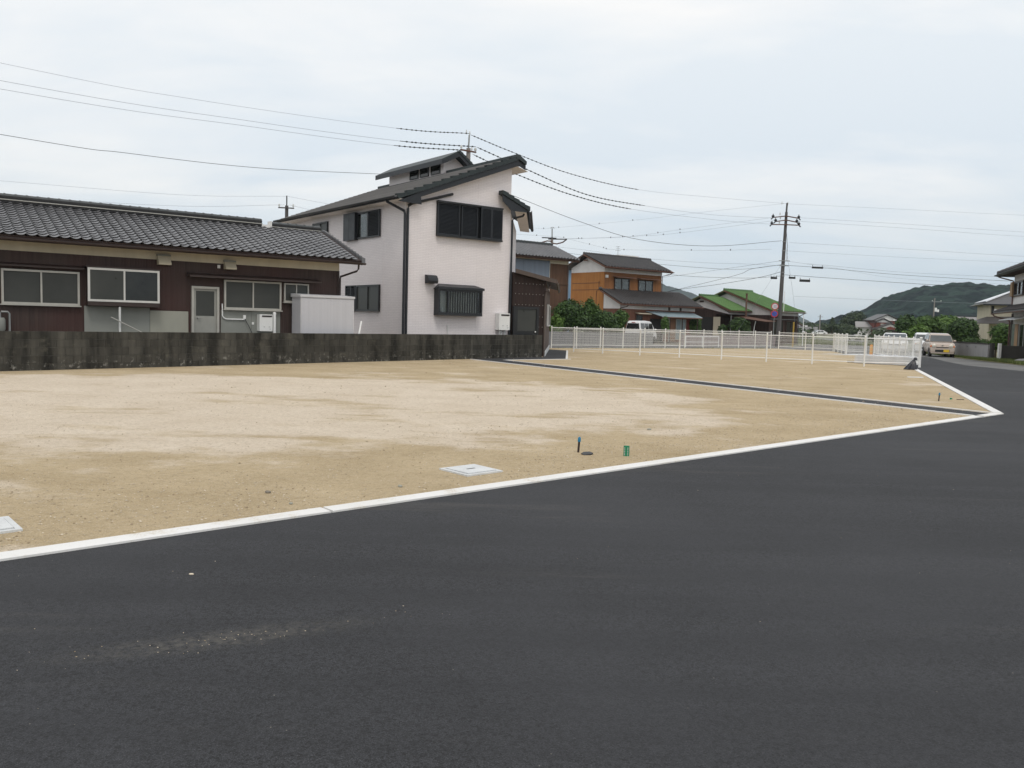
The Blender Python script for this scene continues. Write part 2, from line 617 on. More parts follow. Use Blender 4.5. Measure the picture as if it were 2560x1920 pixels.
M = {}
M['sand'] = sand_material()
M['asphalt'] = asphalt_material('asphalt')
M['old_asphalt'] = asphalt_material('old_asphalt', .135, .20, True)
M['block'] = block_material()
M['mortar'] = mat('old_mortar', (.125, .12, .105), .95, .5, 2.5, (1, 1, .3), fine=.3, fscale=40, col2=(.03, .029, .026))
M['siding'] = siding_material()
t = NT('kerb_concrete')
gp_ = t.n('ShaderNodeNewGeometry')
k1 = t.noise(gp_.outputs['Position'], 2.6, 6, .7)
k2 = t.noise(gp_.outputs['Position'], 70, 3, .6)
k3 = t.noise(gp_.outputs['Position'], .7, 4, .6)
c = t.mix(t.rng(k3, .35, .65), (.69, .685, .665), (.75, .745, .735))
c = t.mix(t.rng(k2, .52, .75, 0, .25), c, (.45, .44, .41))
c = t.mix(t.math('MULTIPLY', t.rng(k1, .54, .70, 0, .8), t.rng(k2, .35, .6)), c, (.47, .385, .26))
M['kerb'] = t.done(t.bsdf(c, .88, 0, .2, t.bump(k2, .3, .006)))
M['concrete'] = mat('pale_concrete', (.60, .615, .62), .85, .14, 4, fine=.2, fscale=80, bump=.2)
M['conc_mid'] = mat('weathered_block', (.20, .20, .205), .9, .3, 1.2, (1, 1, .4), fine=.2, fscale=40)
M['grey_conc'] = mat('grey_concrete', (.33, .325, .33), .9, .25, 1.2, (1, 1, .4), fine=.2, fscale=50, bump=.3)
M['dark_conc'] = mat('dark_concrete', (.055, .052, .047), .95, .4, 1.6, (1, 1, .3), fine=.3, fscale=50, bump=.3)
M['trim'] = mat('charcoal_trim', (.017, .020, .025), .42, .15, 3)
M['trim_black'] = mat('black_frame', (.014, .015, .017), .35, .1, 3)
M['slate'] = roof_tile_material('flat_dark_tile', (.012, .020, .022), (.030, .040, .042), .5, .4)
M['slate_grey'] = roof_tile_material('grey_flat_tile', (.20, .193, .19), (.29, .28, .275), .75, .3)
M['soffit'] = mat('cream_soffit', (.84, .79, .75), .8, .08, 2)
M['cream'] = mat('cream_plaster', (.56, .51, .395), .85, .14, 2, (1, 1, .4))
M['white_plaster'] = mat('white_plaster', (.73, .72, .71), .85, .10, 1.5, (1, 1, .5))
M['tile_silver'] = roof_tile_material('silver_grey_roof_tile', (.098, .098, .104), (.19, .19, .197), .32, .55)
M['tile_dark'] = roof_tile_material('dark_roof_tile', (.026, .025, .027), (.075, .070, .070), .45, .5)
M['tile_green'] = roof_tile_material('green_roof_tile', (.062, .140, .040), (.115, .220, .068), .5, .35)
M['ridge_dark'] = roof_tile_material('ridge_tile', (.026, .030, .032), (.062, .070, .073), .40, .5)
M['ridge_body'] = mat('ridge_layer', (.026, .026, .027), .6, .3, 6)
M['ridge_green'] = roof_tile_material('green_ridge_tile', (.05, .12, .045), (.10, .20, .075), .45, .45)
M['brown_tin'] = boards('dark_brown_cladding', (.047, .031, .027), .075, .35, .6, .5, col2=(.055, .024, .021), patch=.7)
M['brown_wood'] = boards('brown_plank_cladding', (.105, .058, .036), .13, .3, .8, .7)
M['annex_wood'] = boards('dark_annex_cladding', (.028, .016, .014), .11, .35, .7, .6)
M['annex_side'] = boards('grey_brown_cladding', (.105, .080, .072), .11, .25, .8, .5)
M['orange_wood'] = boards('orange_cladding', (.40, .175, .052), .105, .16, .75, .55, col2=(.30, .115, .032), patch=.6)
M['orange_front'] = boards('brown_orange_cladding', (.31, .135, .050), .105, .2, .75, .55, col2=(.16, .075, .037), patch=.6)
M['lower_brown'] = boards('russet_cladding', (.17, .078, .052), .105, .25, .8, .5)
M['dark_wood'] = boards('blackened_cladding', (.050, .030, .026), .12, .35, .8, .6)
M['red_wood'] = boards('red_brown_cladding', (.17, .045, .030), .12, .2, .8, .4)
M['rafter'] = mat('reddish_rafter_wood', (.17, .092, .065), .75, .25, 3)
M['brown_metal'] = mat('brown_gutter', (.040, .026, .023), .4, .15, 3)
M['red_brown_metal'] = mat('red_brown_gutter', (.155, .075, .060), .5, .2, 3)
M['door_grey'] = mat('grey_door_metal', (.30, .30, .275), .5, .1, 2, metal=.1)
M['board_pale'] = mat('pale_grey_board', (.315, .315, .27), .85, .12, 1.4, (1, 1, .5))
M['annex_trim'] = mat('grey_brown_trim', (.095, .072, .062), .8, .25, 3)
M['greypanel'] = mat('grey_board', (.245, .255, .235), .85, .13, 1.4, (1, 1, .5))
M['bluegrey'] = boards('blue_grey_cladding', (.165, .20, .25), .20, .08, .6, .25)
M['blue'] = boards('blue_cladding', (.20, .31, .43), .2, .08, .6, .3)
M['alu'] = mat('aluminium_frame', (.43, .42, .385), .45, .1, 4, metal=.2)
M['alu_white'] = mat('white_coated_metal', (.82, .83, .83), .35, .06, 2)
M['alu_pale'] = mat('pale_aluminium', (.58, .575, .55), .4, .08, 3)
M['fence_white'] = mat('white_fence_paint', (.86, .86, .84), .4, .05, 2)
M['frosted'] = mat('frosted_glass', (.050, .053, .049), .35, .2, 1.1, spec=.32)
M['dark_glass'] = mat('dark_glass', (.020, .022, .021), .10, .5, 1.6, spec=.45)
M['glass'] = clear_glass('clear_glass')
M['car_glass'] = mat('tinted_car_glass', (.020, .024, .026), .05, .3, 1.5, spec=.8)
M['windscreen'] = mat('windscreen_glass', (.045, .058, .062), .05, .35, 1.2, spec=.9)
M['curtain'] = mat('pale_curtain', (.55, .54, .50), .9, .25, 7, (1, 1, .05))
M['opening_shade'] = mat('painted_opening_shade', (.03, .03, .03), .9, .2, 2)  # dark plate colour painted to stand for the shade inside openings
M['white_box'] = mat('white_appliance', (.74, .745, .73), .4, .05, 2)
M['shed'] = boards('pale_shed_metal', (.50, .50, .53), .055, .05, .4, .28)
M['shed_flat'] = mat('shed_trim', (.55, .55, .57), .4, .08, 2)
M['pvc'] = mat('grey_white_pipe', (.66, .67, .66), .45, .1, 3)
M['pole'] = mat('pole_concrete', (.23, .21, .195), .9, .22, 1.0, (1, 1, .25), fine=.2, fscale=30)
M['pole_dark'] = mat('aged_pole_concrete', (.098, .092, .091), .9, .3, .8, (1, 1, .2), fine=.2, fscale=30)
M['galv'] = mat('galvanised_steel', (.30, .31, .31), .45, .2, 6, metal=.6)
M['rust'] = mat('rusty_arm', (.135, .075, .055), .75, .3, 8)
M['insul'] = mat('porcelain_insulator', (.62, .64, .62), .2, .05, 4)
M['cable'] = mat('black_cable', (.030, .033, .038), .6, .1, 4)
M['wire'] = mat('grey_wire', (.26, .28, .32), .5, .1, 4)
M['rubber'] = mat('black_rubber', (.018, .018, .019), .8, .2, 8)
M['rim'] = mat('steel_rim', (.36, .37, .38), .35, .1, 5, metal=.7)
M['car_white'] = mat('white_car_paint', (.78, .79, .80), .22, .03, 1, spec=.5)
M['car_beige'] = mat('beige_car_paint', (.485, .405, .345), .2, .04, 1, spec=.55, metal=.15)
M['black_plastic'] = mat('black_plastic', (.02, .02, .021), .5, .1, 5)
M['lens_red'] = mat('red_lamp_lens', (.38, .035, .03), .2, .1, 5)
M['lens_clear'] = mat('clear_lamp_lens', (.80, .77, .68), .1, .1, 5, spec=.8)
M['lens_amber'] = mat('amber_lens', (.72, .22, .07), .2, .1, 5)
M['plate_yellow'] = mat('yellow_plate', (.75, .50, .03), .45, .05, 5)
M['plate_white'] = mat('white_plate', (.72, .73, .70), .45, .05, 5)
M['sign_red'] = mat('sign_red', (.44, .035, .045), .4, .05, 5)
M['sign_white'] = mat('sign_white', (.72, .68, .69), .4, .05, 5)
M['sign_blue'] = mat('sign_blue', (.045, .10, .40), .4, .08, 5)
M['orange_post'] = mat('orange_plastic', (.72, .30, .05), .45, .1, 5)
M['yellow_post'] = mat('yellow_guard', (.42, .27, .05), .6, .2, 5)
M['teal_cap'] = mat('teal_cap', (.018, .185, .335), .35, .1, 8)
M['green_mark'] = mat('green_plastic', (.016, .225, .110), .45, .1, 8)
M['black_sheet'] = mat('black_plastic_sheet', (.014, .015, .021), .38, .25, 5, spec=.5)
M['film'] = mat('white_wrap_film', (.66, .68, .72), .3, .08, 6, spec=.6)
M['leaf_dark'] = foliage('dark_leaf', (.012, .032, .009), (.075, .145, .034))
M['leaf_mid'] = foliage('mid_leaf', (.020, .052, .010), (.100, .185, .038))
M['leaf_light'] = foliage('light_leaf', (.035, .080, .012), (.145, .25, .046))
M['leaf_far'] = foliage('distant_leaf', (.018, .034, .014), (.055, .085, .030))
M['bark'] = mat('bark', (.10, .075, .055), .9, .3, 8, (1, 1, .3), bump=.4, fscale=30)
M['grass'] = foliage('grass_blade', (.05, .085, .018), (.17, .20, .055))
M['field'] = mat('dry_grass_field', (.135, .14, .075), .95, .35, .35, fine=.4, fscale=9)
M['verge'] = mat('grassy_dirt', (.175, .155, .075), .95, .35, 1.4, fine=.35, fscale=14, col2=(.09, .105, .03))
M['yard'] = mat('yard_soil', (.20, .18, .15), .95, .25, .8, fine=.3, fscale=20)
M['pebble'] = None
t = NT('pebble')
ge = t.n('ShaderNodeNewGeometry')
c = t.mix(t.math('POWER', ge.outputs['Random Per Island'], 1.1), (.28, .215, .135), (.66, .58, .46))
M['pebble'] = t.done(t.bsdf(c, .9, 0, .2))
t = NT('haze_tinted_canopy')
gm = t.n('ShaderNodeNewGeometry')
a = t.noise(gm.outputs['Position'], .045, 5, .65)
b = t.noise(gm.outputs['Position'], .19, 4, .6)
v_ = t.n('ShaderNodeTexVoronoi')
t.l(gm.outputs['Position'], v_.inputs[0])
v_.inputs['Scale'].default_value = .14
wn_ = t.n('ShaderNodeTexWhiteNoise', noise_dimensions='3D')
t.l(v_.outputs['Position'], wn_.inputs[0])
f = t.math('ADD', t.math('MULTIPLY', wn_.outputs[0], .45), t.math('ADD', t.math('MULTIPLY', a, .4), t.math('MULTIPLY', b, .35)))
c = t.mix(t.rng(f, .35, .85), (.002, .006, .010), (.023, .044, .037))  # blue of distant haze and crown shading painted into the canopy colour
M['forest'] = t.done(t.bsdf(c, .9, 0, .05, t.bump(b, .8, 2.0)))

# ================================================================== THE SETTING
KD = Vector((9.40, 15.73))                       # kerb corner by the road bend
KA = Vector((-3.02, 4.83))
kf = (KD - KA).normalized()                      # along the front kerb
kn = Vector((-kf.y, kf.x))                       # towards the plot
KL = KD - kf * 34.0
KE = Vector((17.78, 36.88))                      # far end of the side kerb
ks = (KE - KD).normalized()
ksn = Vector((-ks.y, ks.x))

flat([(-3500, -600), (3500, -600), (3500, 5000), (-3500, 5000)], -.10, 'ground', M['field'])
flat([(-60, 8), (-12.5, 19), (1.6, 36), (2.2, 49), (19.8, 63.5), (25, 75), (30, 95), (-60, 120)], -.075, 'yard', M['yard'])
flat([(-9, 41.5), (2.2, 50.2), (19.6, 63.9), (23.6, 60.4), (22.2, 53.9), (17.9, 36.6), (21.6, 30), (60, 6), (60, 20), (27, 36), (26.06, 42.2), (27.1, 48.1), (28.05, 52.4),
      (34, 72), (46, 104), (62, 150), (52, 152), (37, 104), (27.5, 78), (21, 73), (6, 62.5), (-9, 52)], -.055, 'old_road', M['old_asphalt'])
flat([tuple(KL), tuple(KD), tuple(KE), (24.3, 53.5), (25.61, 50.88), (23.2, 44.4), (21.79, 39.98), (21.55, 35.07), (26, 29.5), (60, 9), (60, -40), (-16, -40), (-40, -24)], -.010, 'road', M['asphalt'])
flat([(28.05, 52.4), (27.1, 48.1), (26.06, 42.2), (27, 36), (60, 20), (90, 60), (50, 100), (36, 75)], -.035, 'verge', M['verge'])
flat([tuple(KL + kn * .1), tuple(KD - kf * .05 + kn * .05), tuple(KE + ksn * .05), (22.6, 53.8), (21.4, 53.7), (22.9, 59.3), (19.8, 62.4), (2.2, 48.7), (1.9, 46), (1.25, 35.9), (-12.1, 19.6), (-34, -7)], -.014, 'plot', M['sand'])
# asphalt strip between the two plots, with its branch to the annex
flat([(-1.62, 32.2), (8.62, 15.2), (9.1, 15.62), (9.15, 15.80), (-.34, 32.0), (2.40, 34.5), (2.28, 35.3), (3.0, 45.1), (1.95, 46.2), (1.32, 36.0), (1.25, 35.8)], -.008, 'path', M['asphalt'])
flat([(21.4, 53.4), (22.95, 54.2), (22.4, 51.9), (21.2, 51.0), (19.2, 52.2)], -.006, 'slab', M['concrete'])

# kerbs: long cast pieces with narrow joints
kerb = thing('kerb', 'pale concrete kerb bordering the sandy plots and asphalt strip', 'kerb')
del kerb['category']
kerb['kind'] = 'structure'
def kerb_run(p0, p1, w, z1=.004, seg=5.0, gap=.004, cuts=None, wide=-1):
    p0, p1 = Vector(p0[:2]), Vector(p1[:2])
    L = (p1 - p0).length
    d = (p1 - p0) / L
    n = Vector((-d.y, d.x))
    cs = cuts or [i * seg for i in range(int(L / seg) + 1)] + [L]
    for a, b in zip(cs[:-1], cs[1:]):
        if b - a < .05:
            continue
        ga, gb = (.011 if abs(a - wide) < .01 else gap / 2), (.011 if abs(b - wide) < .01 else gap / 2)
        A, B = p0 + d * (a + ga), p0 + d * (b - gb)
        pts = []
        for z in (-.14, z1):
            for q in (A, B, B + n * w, A + n * w):
                pts.append((q.x, q.y, z))
        m = MB().hexa(pts)
        o = m.build('kerb_segment', M['kerb'], kerb)
        bm = bmesh.new()
        bm.from_mesh(o.data)
        bmesh.ops.bevel(bm, geom=[e for e in bm.edges if all(v.co.z > 0 for v in e.verts)], offset=.006, segments=1)
        bm.to_mesh(o.data)
        bm.free()
jd = 34.0 - (KD - Vector((-1.36, 6.29))).length
kerb_run(KL, KD + kf * 0, .165, cuts=[0, 4, 9, 14, jd, jd + 5.2, 34.0 - 4.6, 34.0], wide=jd)
kerb_run(KD + ks * .0 + ksn * .0, KE, .17, cuts=[.13, 5, 10, 15, (KE - KD).length])
kerb_run((-1.66, 31.95), (8.60, 15.02), .085, .004, 6)
kerb_run((-.36, 32.03), (9.22, 15.85), .085, .004, 6)
kerb_run((-.30, 31.98), (2.43, 34.45), .085, .004, 6)
kerb_run((2.30, 34.6), (3.0, 45.1), .09, .004, 5)

# ------------------------------------------------------------------ hills
def interp(pts, x):
    if x <= pts[0][0]:
        return pts[0][1]
    for (x0, y0), (x1, y1) in zip(pts[:-1], pts[1:]):
        if x <= x1:
            w = (x - x0) / (x1 - x0)
            return y0 + (y1 - y0) * w
    return pts[-1][1]

def hill(name, sil, x0, x1, yf, yr, yb, nx, ny, crown, amp, mat_):
    vs, fs = [], []
    for j in range(ny + 1):
        y = yf + (yb - yf) * j / ny
        for i in range(nx + 1):
            x = x0 + (x1 - x0) * i / nx
            h = interp(sil, x * yr / max(y, 1)) if False else interp(sil, x)
            if y <= yr:
                k = (y - yf) / (yr - yf)
                k = math.sin(k * math.pi / 2) ** .85
            else:
                k = math.cos((y - yr) / (yb - yr) * math.pi / 2)
            relief = noise.noise(Vector((x / (crown * 9), y / (crown * 9), 3.1))) * crown * .5
            z = h * k + relief * min(1, h * k / 8) - 1.0
            d = noise.voronoi(Vector((x / crown, y / crown, .5)))[0][0]
            z += amp * max(0, .75 - d) * min(1, k * 3)
            vs.append((x, y, z))
    for j in range(ny):
        for i in range(nx):
            a = j * (nx + 1) + i
            fs.append((a, a + 1, a + nx + 2, a + nx + 1))
    m = MB()
    m.v, m.f = vs, fs
    return m.build(name, mat_, None, True, False, 'structure')

silR = [(150, 0), (205, 1), (224, 5.3), (232, 7.7), (239, 9.8), (247, 12.3), (260, 15.8), (264.3, 20.5), (271.8, 25.3), (280, 28.8), (289.5, 31.8), (299, 34.2), (306, 34.6), (313, 37), (320, 38.3), (329, 37), (347, 35.4), (357, 36.4), (378, 35.2), (420, 40), (480, 33), (560, 10), (620, 0)]
hill('hill', [(x, z * 1.035) for x, z in silR], 190, 520, 470, 600, 690, 260, 140, 8.0, 3.4, M['forest'])
silL = [(40, 20), (120, 50), (183, 73), (210, 80), (247, 66), (275, 57.5), (302, 49), (340, 31), (381, 12), (420, 0)]
KF = 1.55
hill('hill', [(x * KF, z * KF) for x, z in silL], 20 * KF, 430 * KF, 1180 * KF, 1400 * KF, 1550 * KF, 140, 50, 16, 9, M['forest'])
silM = [(770, 0), (812, 25), (830, 38), (848, 46), (856, 44), (872, 35), (888, 24), (930, 6), (950, 0)]
hill('hill', silM, 760, 960, 2380, 2500, 2600, 50, 24, 22, 6, M['forest'])

# ================================================================== BUILDING HELPERS
GRID = R(37.5)           # street grid: local x runs away to the right, local y away to the left
def face_map(face, pos):
    if face == '-y':
        return lambda a, d, z: (a, pos - d, z)
    if face == '-x':
        return lambda a, d, z: (pos - d, a, z)
    if face == '+x':
        return lambda a, d, z: (pos + d, a, z)

def rect(mb, P, a0, a1, z0, z1, d0, d1):
    mb.hexa([P(a0, d0, z0), P(a1, d0, z0), P(a1, d1, z0), P(a0, d1, z0), P(a0, d0, z1), P(a1, d0, z1), P(a1, d1, z1), P(a0, d1, z1)])

def plate(root, name, mat_, face, pos, a0, a1, z0, z1, d0, d1, label=None):
    m = MB()
    rect(m, face_map(face, pos), a0, a1, z0, z1, d0, d1)
    return m.build(name, mat_, root, label=label)

def window(root, face, pos, a0, a1, z0, z1, fm, gm_, n=2, fw=.05, proud=.07, sill=False, curtain=False, label=None, base=0.0):
    P = face_map(face, pos)
    m = MB()
    rect(m, P, a0, a1, z1 - fw, z1, base + .002, base + proud)
    rect(m, P, a0, a1, z0, z0 + fw, base + .002, base + proud)
    rect(m, P, a0, a0 + fw, z0 + fw, z1 - fw, base + .002, base + proud)
    rect(m, P, a1 - fw, a1, z0 + fw, z1 - fw, base + .002, base + proud)
    w = (a1 - a0 - 2 * fw) / n
    for i in range(1, n):
        c = a0 + fw + w * i
        rect(m, P, c - fw * .4, c + fw * .4, z0 + fw, z1 - fw, base + .004, base + proud * .8)
    o = m.build('window', fm, root, label=label)
    for i in range(n):
        p0 = a0 + fw + w * i + (fw * .4 if i else 0)
        p1 = a0 + fw + w * (i + 1) - (fw * .4 if i < n - 1 else 0)
        dd = base + (.030 if i % 2 == 0 else .042)
        k = MB()
        rect(k, P, p0, p1, z0 + fw, z1 - fw, dd, dd + .006)
        k.build('pane', gm_, o)
    if curtain:
        k = MB()
        rect(k, P, a0 + fw, a1 - fw, z0 + fw, z1 - fw, base + .004, base + .010)
        k.build('curtain', M['curtain'], o)
    if sill:
        k = MB()
        rect(k, P, a0 - .03, a1 + .03, z0 - .035, z0 - .002, base + .002, base + proud + .04)
        k.build('sill', fm, o)
    return o

def louver(root, name, mat_, face, pos, a0, a1, z0, z1, pitch=.06, d=.05, fw=.045, base=0.):
    P = face_map(face, pos)
    m = MB()
    rect(m, P, a0, a1, z1 - fw, z1, base + .002, base + d)
    rect(m, P, a0, a1, z0, z0 + fw, base + .002, base + d)
    rect(m, P, a0, a0 + fw, z0 + fw, z1 - fw, base + .002, base + d)
    rect(m, P, a1 - fw, a1, z0 + fw, z1 - fw, base + .002, base + d)
    rect(m, P, a0 + fw, a1 - fw, z0 + fw, z1 - fw, base + .002, base + .008)
    o = m.build(name, mat_, root)
    k = MB()
    z = z0 + fw
    while z + pitch <= z1 - fw + .001:
        q = [P(a, dd, zz) for a, dd, zz in ((a0 + fw, base + d * .88, z), (a1 - fw, base + d * .88, z), (a1 - fw, base + .012, z + pitch * .9), (a0 + fw, base + .012, z + pitch * .9),
             (a0 + fw, base + d * .88, z + .012), (a1 - fw, base + d * .88, z + .012), (a1 - fw, base + .012, z + pitch), (a0 + fw, base + .012, z + pitch))]
        k.hexa(q)
        z += pitch
    k.build('slats', mat_, o, kind='stuff')
    return o

_tile_cache = {}
def tile_geo(w, l, roll=.05, lift=.029):
    """one Japanese pan tile: a roll on one edge, a shallow pan, a thick front lip"""
    k = (round(w, 3), round(l, 3), roll, lift)
    if k in _tile_cache:
        return _tile_cache[k]
    prof = [(-.010, .62), (.06, .95), (.14, .98), (.24, .60), (.36, .16), (.55, 0), (.75, .06), (.90, .34), (1.0, .66)]
    vs, fs = [], []
    n = len(prof)
    for y, up in ((0, lift), (l * 1.12, 0.002), (.035, lift - .034)):
        for a, h in prof:
            vs.append((a * w, y, h * roll + up))
    for i in range(n - 1):
        fs.append((i, i + 1, n + i + 1, n + i))
        fs.append((2 * n + i, 2 * n + i + 1, i + 1, i))
    _tile_cache[k] = (vs, fs)
    return _tile_cache[k]

def frame_matrix(O, ex, ey):
    ex, ey = Vector(ex).normalized(), Vector(ey).normalized()
    ez = ex.cross(ey).normalized()
    return Matrix(((ex.x, ey.x, ez.x, O[0]), (ex.y, ey.y, ez.y, O[1]), (ex.z, ey.z, ez.z, O[2]), (0, 0, 0, 1)))

def tiled_roof(root, O, ex, ey, W, L, mat_, tw=.30, te=.25, roll=.05, clip=None, singles=0, slab=None, thick=.07, slab_mat=None):
    """roof plane from the eave corner O: along ex by W, up the slope ey by L; clip(v)->(u0,u1)"""
    O, ex, ey = Vector(O), Vector(ex).normalized(), Vector(ey).normalized()
    ez = ex.cross(ey).normalized()
    if clip is None:
        clip = lambda v: (0, W)
    a0, a1 = clip(0)
    b0, b1 = clip(L)
    corners = [O + ex * a0, O + ex * a1, O + ex * b1 + ey * L, O + ex * b0 + ey * L]
    m = MB()
    m.prism([p - ez * .004 for p in corners], -ez * thick)
    roof = m.build('roof', slab_mat or mat_, root)
    vs, fs = tile_geo(tw, te, roll)
    rows = int(L / te)
    cols = int(W / tw)
    cells = []
    for r in range(rows):
        u0, u1 = clip((r + .5) * te)
        for c in range(cols):
            if c * tw >= u0 - .02 and (c + 1) * tw <= u1 + .02:
                cells.append((c, r))
    single = []
    if singles:
        mw = Matrix.Translation(root.location) @ Matrix.Rotation(root.rotation_euler.z, 4, 'Z')
        cells.sort(key=lambda q: (mw @ (O + ex * (q[0] * tw) + ey * (q[1] * te)) - CAM).length if True else 0)
        vis = [q for q in cells if vis_x(mw @ (O + ex * (q[0] * tw) + ey * (q[1] * te)))]
        single = vis[:singles]
        ss = set(single)
        cells = [q for q in cells if q not in ss]
        tm = MB()
        tm.add(vs, fs)
        me = tm.mesh('tile', mat_, True, False)
        for c, r in single:
            o = link('tile', me, roof)
            o.matrix_local = frame_matrix(O + ex * (c * tw) + ey * (r * te) + ez * random.uniform(-.002, .003), ex, ey) @ Matrix.Rotation(random.uniform(-.008, .008), 4, 'Z')
    m = MB()
    for c, r in cells:
        base = O + ex * (c * tw) + ey * (r * te) + ez * random.uniform(-.002, .003)
        m.add([base + ex * v[0] + ey * v[1] + ez * v[2] for v in vs], fs)
    if cells:
        m.build('tiles', mat_, roof, True, False, kind='stuff')
    return roof

def vis_x(p):
    q = p - CAM
    return q.y > 1 and q.x / q.y > -.655

def ridge_caps(parent, p0, p1, mat_, r=.085, seg=.3, base_h=.12, base_w=.22, base_mat=None, single=True, base_name='ridge'):
    p0, p1 = Vector(p0), Vector(p1)
    d = (p1 - p0)
    L = d.length
    d.normalize()
    side = d.cross(Vector((0, 0, 1))).normalized()
    m = MB()
    for k, (w, h0, h1) in enumerate(((base_w, 0, base_h * .45), (base_w * .84, base_h * .47, base_h * .72), (base_w * .92, base_h * .74, base_h))):
        q = [p0 + side * (-w / 2), p0 + side * (w / 2), p1 + side * (w / 2), p1 - side * (w / 2)]
        m.hexa([p + Vector((0, 0, h0)) for p in q] + [p + Vector((0, 0, h1)) for p in q])
    rb = m.build(base_name, base_mat or mat_, parent)
    # onigawara: the end stop
    n = max(1, int(L / seg))
    seg = L / n
    one = MB()
    N = 7
    vs, fs = [], []
    for j, (y, rr) in enumerate(((0, r * 1.13), (.05, r * 1.13), (.055, r), (seg * 1.02, r * .97))):
        for i in range(N):
            w = math.pi * i / (N - 1)
            vs.append((rr * math.cos(w), y, rr * math.sin(w) * .9))
    for j in range(3):
        for i in range(N - 1):
            fs.append((j * N + i, j * N + i + 1, (j + 1) * N + i + 1, (j + 1) * N + i))
    one.add(vs, fs)
    me = one.mesh('ridge_tile', mat_, True, False)
    agg = MB()
    for k in range(n):
        Mx = frame_matrix(p0 + d * (k * seg) + Vector((0, 0, base_h)), side, d)
        if single:
            o = link('ridge_tile', me, parent)
            o.matrix_local = Mx
        else:
            agg.add([Mx @ Vector(v) for v in vs], fs)
    if not single:
        agg.build('ridge_tiles', mat_, parent, True, False, kind='stuff')
    return rb

def pipe(root, name, mat_, pts, r, n=8):
    return MB().tube(pts, r, n).build(name, mat_, root, True)

def gutter(root, mat_, p0, p1, r=.06):
    """half-round gutter hung under an eave"""
    p0, p1 = Vector(p0), Vector(p1)
    d = (p1 - p0).normalized()
    s = d.cross(Vector((0, 0, 1))).normalized()
    N = 6
    vs, fs = [], []
    for p in (p0, p1):
        for rr in (r, r * .86):
            for i in range(N + 1):
                w = math.pi + math.pi * i / N
                vs.append(p + s * (rr * math.cos(w)) + Vector((0, 0, rr * math.sin(w))))
    k = N + 1
    for i in range(N):
        fs += [(i, i + 1, 2 * k + i + 1, 2 * k + i), (k + i, k + i + 1, 3 * k + i + 1, 3 * k + i), (i, i + 1, k + i + 1, k + i), (2 * k + i, 2 * k + i + 1, 3 * k + i + 1, 3 * k + i)]
    fs += [(0, k, 3 * k, 2 * k), (N, k + N, 3 * k + N, 2 * k + N)]
    return MB().add(vs, fs).build('gutter', mat_, root)

# ================================================================== WHITE TWO-STOREY HOUSE
wh = thing('house', 'white two-storey house with a steep charcoal lean-to roof and black shutters', 'house', (-4.28, 32.30, 0), GRID)
m = MB()
m.prism([(0, 0, 0), (5.08, 0, 0), (5.08, 0, 8.10), (0, 0, 6.12)], (0, 11.2, 0))
wall = m.build('wall', M['siding'], wh)
# flared side wing towards the lane
D2 = Vector((.636, .772, 0))
A_ = Vector((5.085, .02, 0))
m = MB()
m.prism([A_, A_ + D2 * 7.5, A_ + D2 * 7.5 + Vector((-4.0, 1.0, 0)), Vector((5.085, 6, 0))], (0, 0, 6.10))
m.build('side_wall', M['siding'], wh)
# main roof, single slope, in overlapping courses of flat tile
rs = Vector((1, 0, .39)).normalized()
ru = Vector((-.39, 0, 1)).normalized()
m = MB()
o0 = Vector((-.58, -.34, 6.08))
L_ = (5.16 + .58) / rs.x
m.prism([o0, o0 + rs * L_, o0 + rs * L_ + Vector((0, 12.0, 0)), o0 + Vector((0, 12.0, 0))], -ru * .10)
roof = m.build('roof', M['trim'], wh)
m = MB()
nr = 22
for i in range(nr):
    a = o0 + rs * (L_ * i / nr) + ru * .004
    b = o0 + rs * (L_ * (i + 1) / nr + .03) + ru * .004
    y1 = Vector((0, 12.0, 0))
    lo, hi = ru * .050, ru * .020
    m.hexa([a, b, b + y1, a + y1, a + lo, b + hi, b + y1 + hi, a + y1 + lo])
m.build('tile_courses', M['slate_grey'], roof, kind='stuff')
for i in range(14):
    a = o0 + rs * (L_ * i / 14 + .004)
    b = o0 + rs * (L_ * (i + 1) / 14 + .02)
    dy = Vector((0, .28, 0))
    off = Vector((0, -.045, 0))
    q0, q1 = a + off, b + off
    m = MB()
    m.hexa([q0 - ru * .10, q1 - ru * .09, q1 + dy * .6 - ru * .09, q0 + dy * .6 - ru * .10, q0 + ru * .11, q1 + ru * .035, q1 + dy * .6 + ru * .035, q0 + dy * .6 + ru * .11])
    m.build('verge_tile', M['slate'], roof)
m = MB()                                             # short back slope over the ridge
p = o0 + rs * L_ + ru * .06
m.prism([p + Vector((-.12, -.06, .05)), p + Vector((.06, -.06, .03)), p + Vector((.42, -.06, -.18)), p + Vector((.40, -.06, -.32)), p + Vector((.02, -.06, -.14)), p + Vector((-.12, -.06, -.12))], (0, 12.1, 0))
m.build('ridge', M['slate'], roof)
m = MB()                                             # barge boards
q0, q1 = o0 - ru * .105 + Vector((0, .012, 0)), o0 + rs * L_ - ru * .105 + Vector((0, .012, 0))
m.hexa([q0 - Vector((0, 0, .20)) + rs * 1.07, q1 - Vector((0, 0, .24)), q1 - Vector((0, -.04, .24)), q0 - Vector((0, -.04, .20)) + rs * 1.07, q0 + rs * 1.07, q1, q1 + Vector((0, .04, 0)), q0 + Vector((0, .04, 0)) + rs * 1.07])
m.prism([q0 + Vector((.02, .002, -.06)), q0 + rs * 1.069 + Vector((0, .002, 0)), q0 + Vector((1.06, .002, -.09)), ], (0, .036, 0))
m.prism([q1 + Vector((.004, .002, .0)), q1 + Vector((.004, .002, -.24)), q1 + Vector((.36, .002, -.36)), q1 + Vector((.36, .002, -.18))], (0, .036, 0))
m.build('barge_board', M['trim'], wh)
plate(wh, 'soffit', M['soffit'], '-y', 0, -.56, .0, 6.00, 6.03, -11.6, .30)
m = MB()
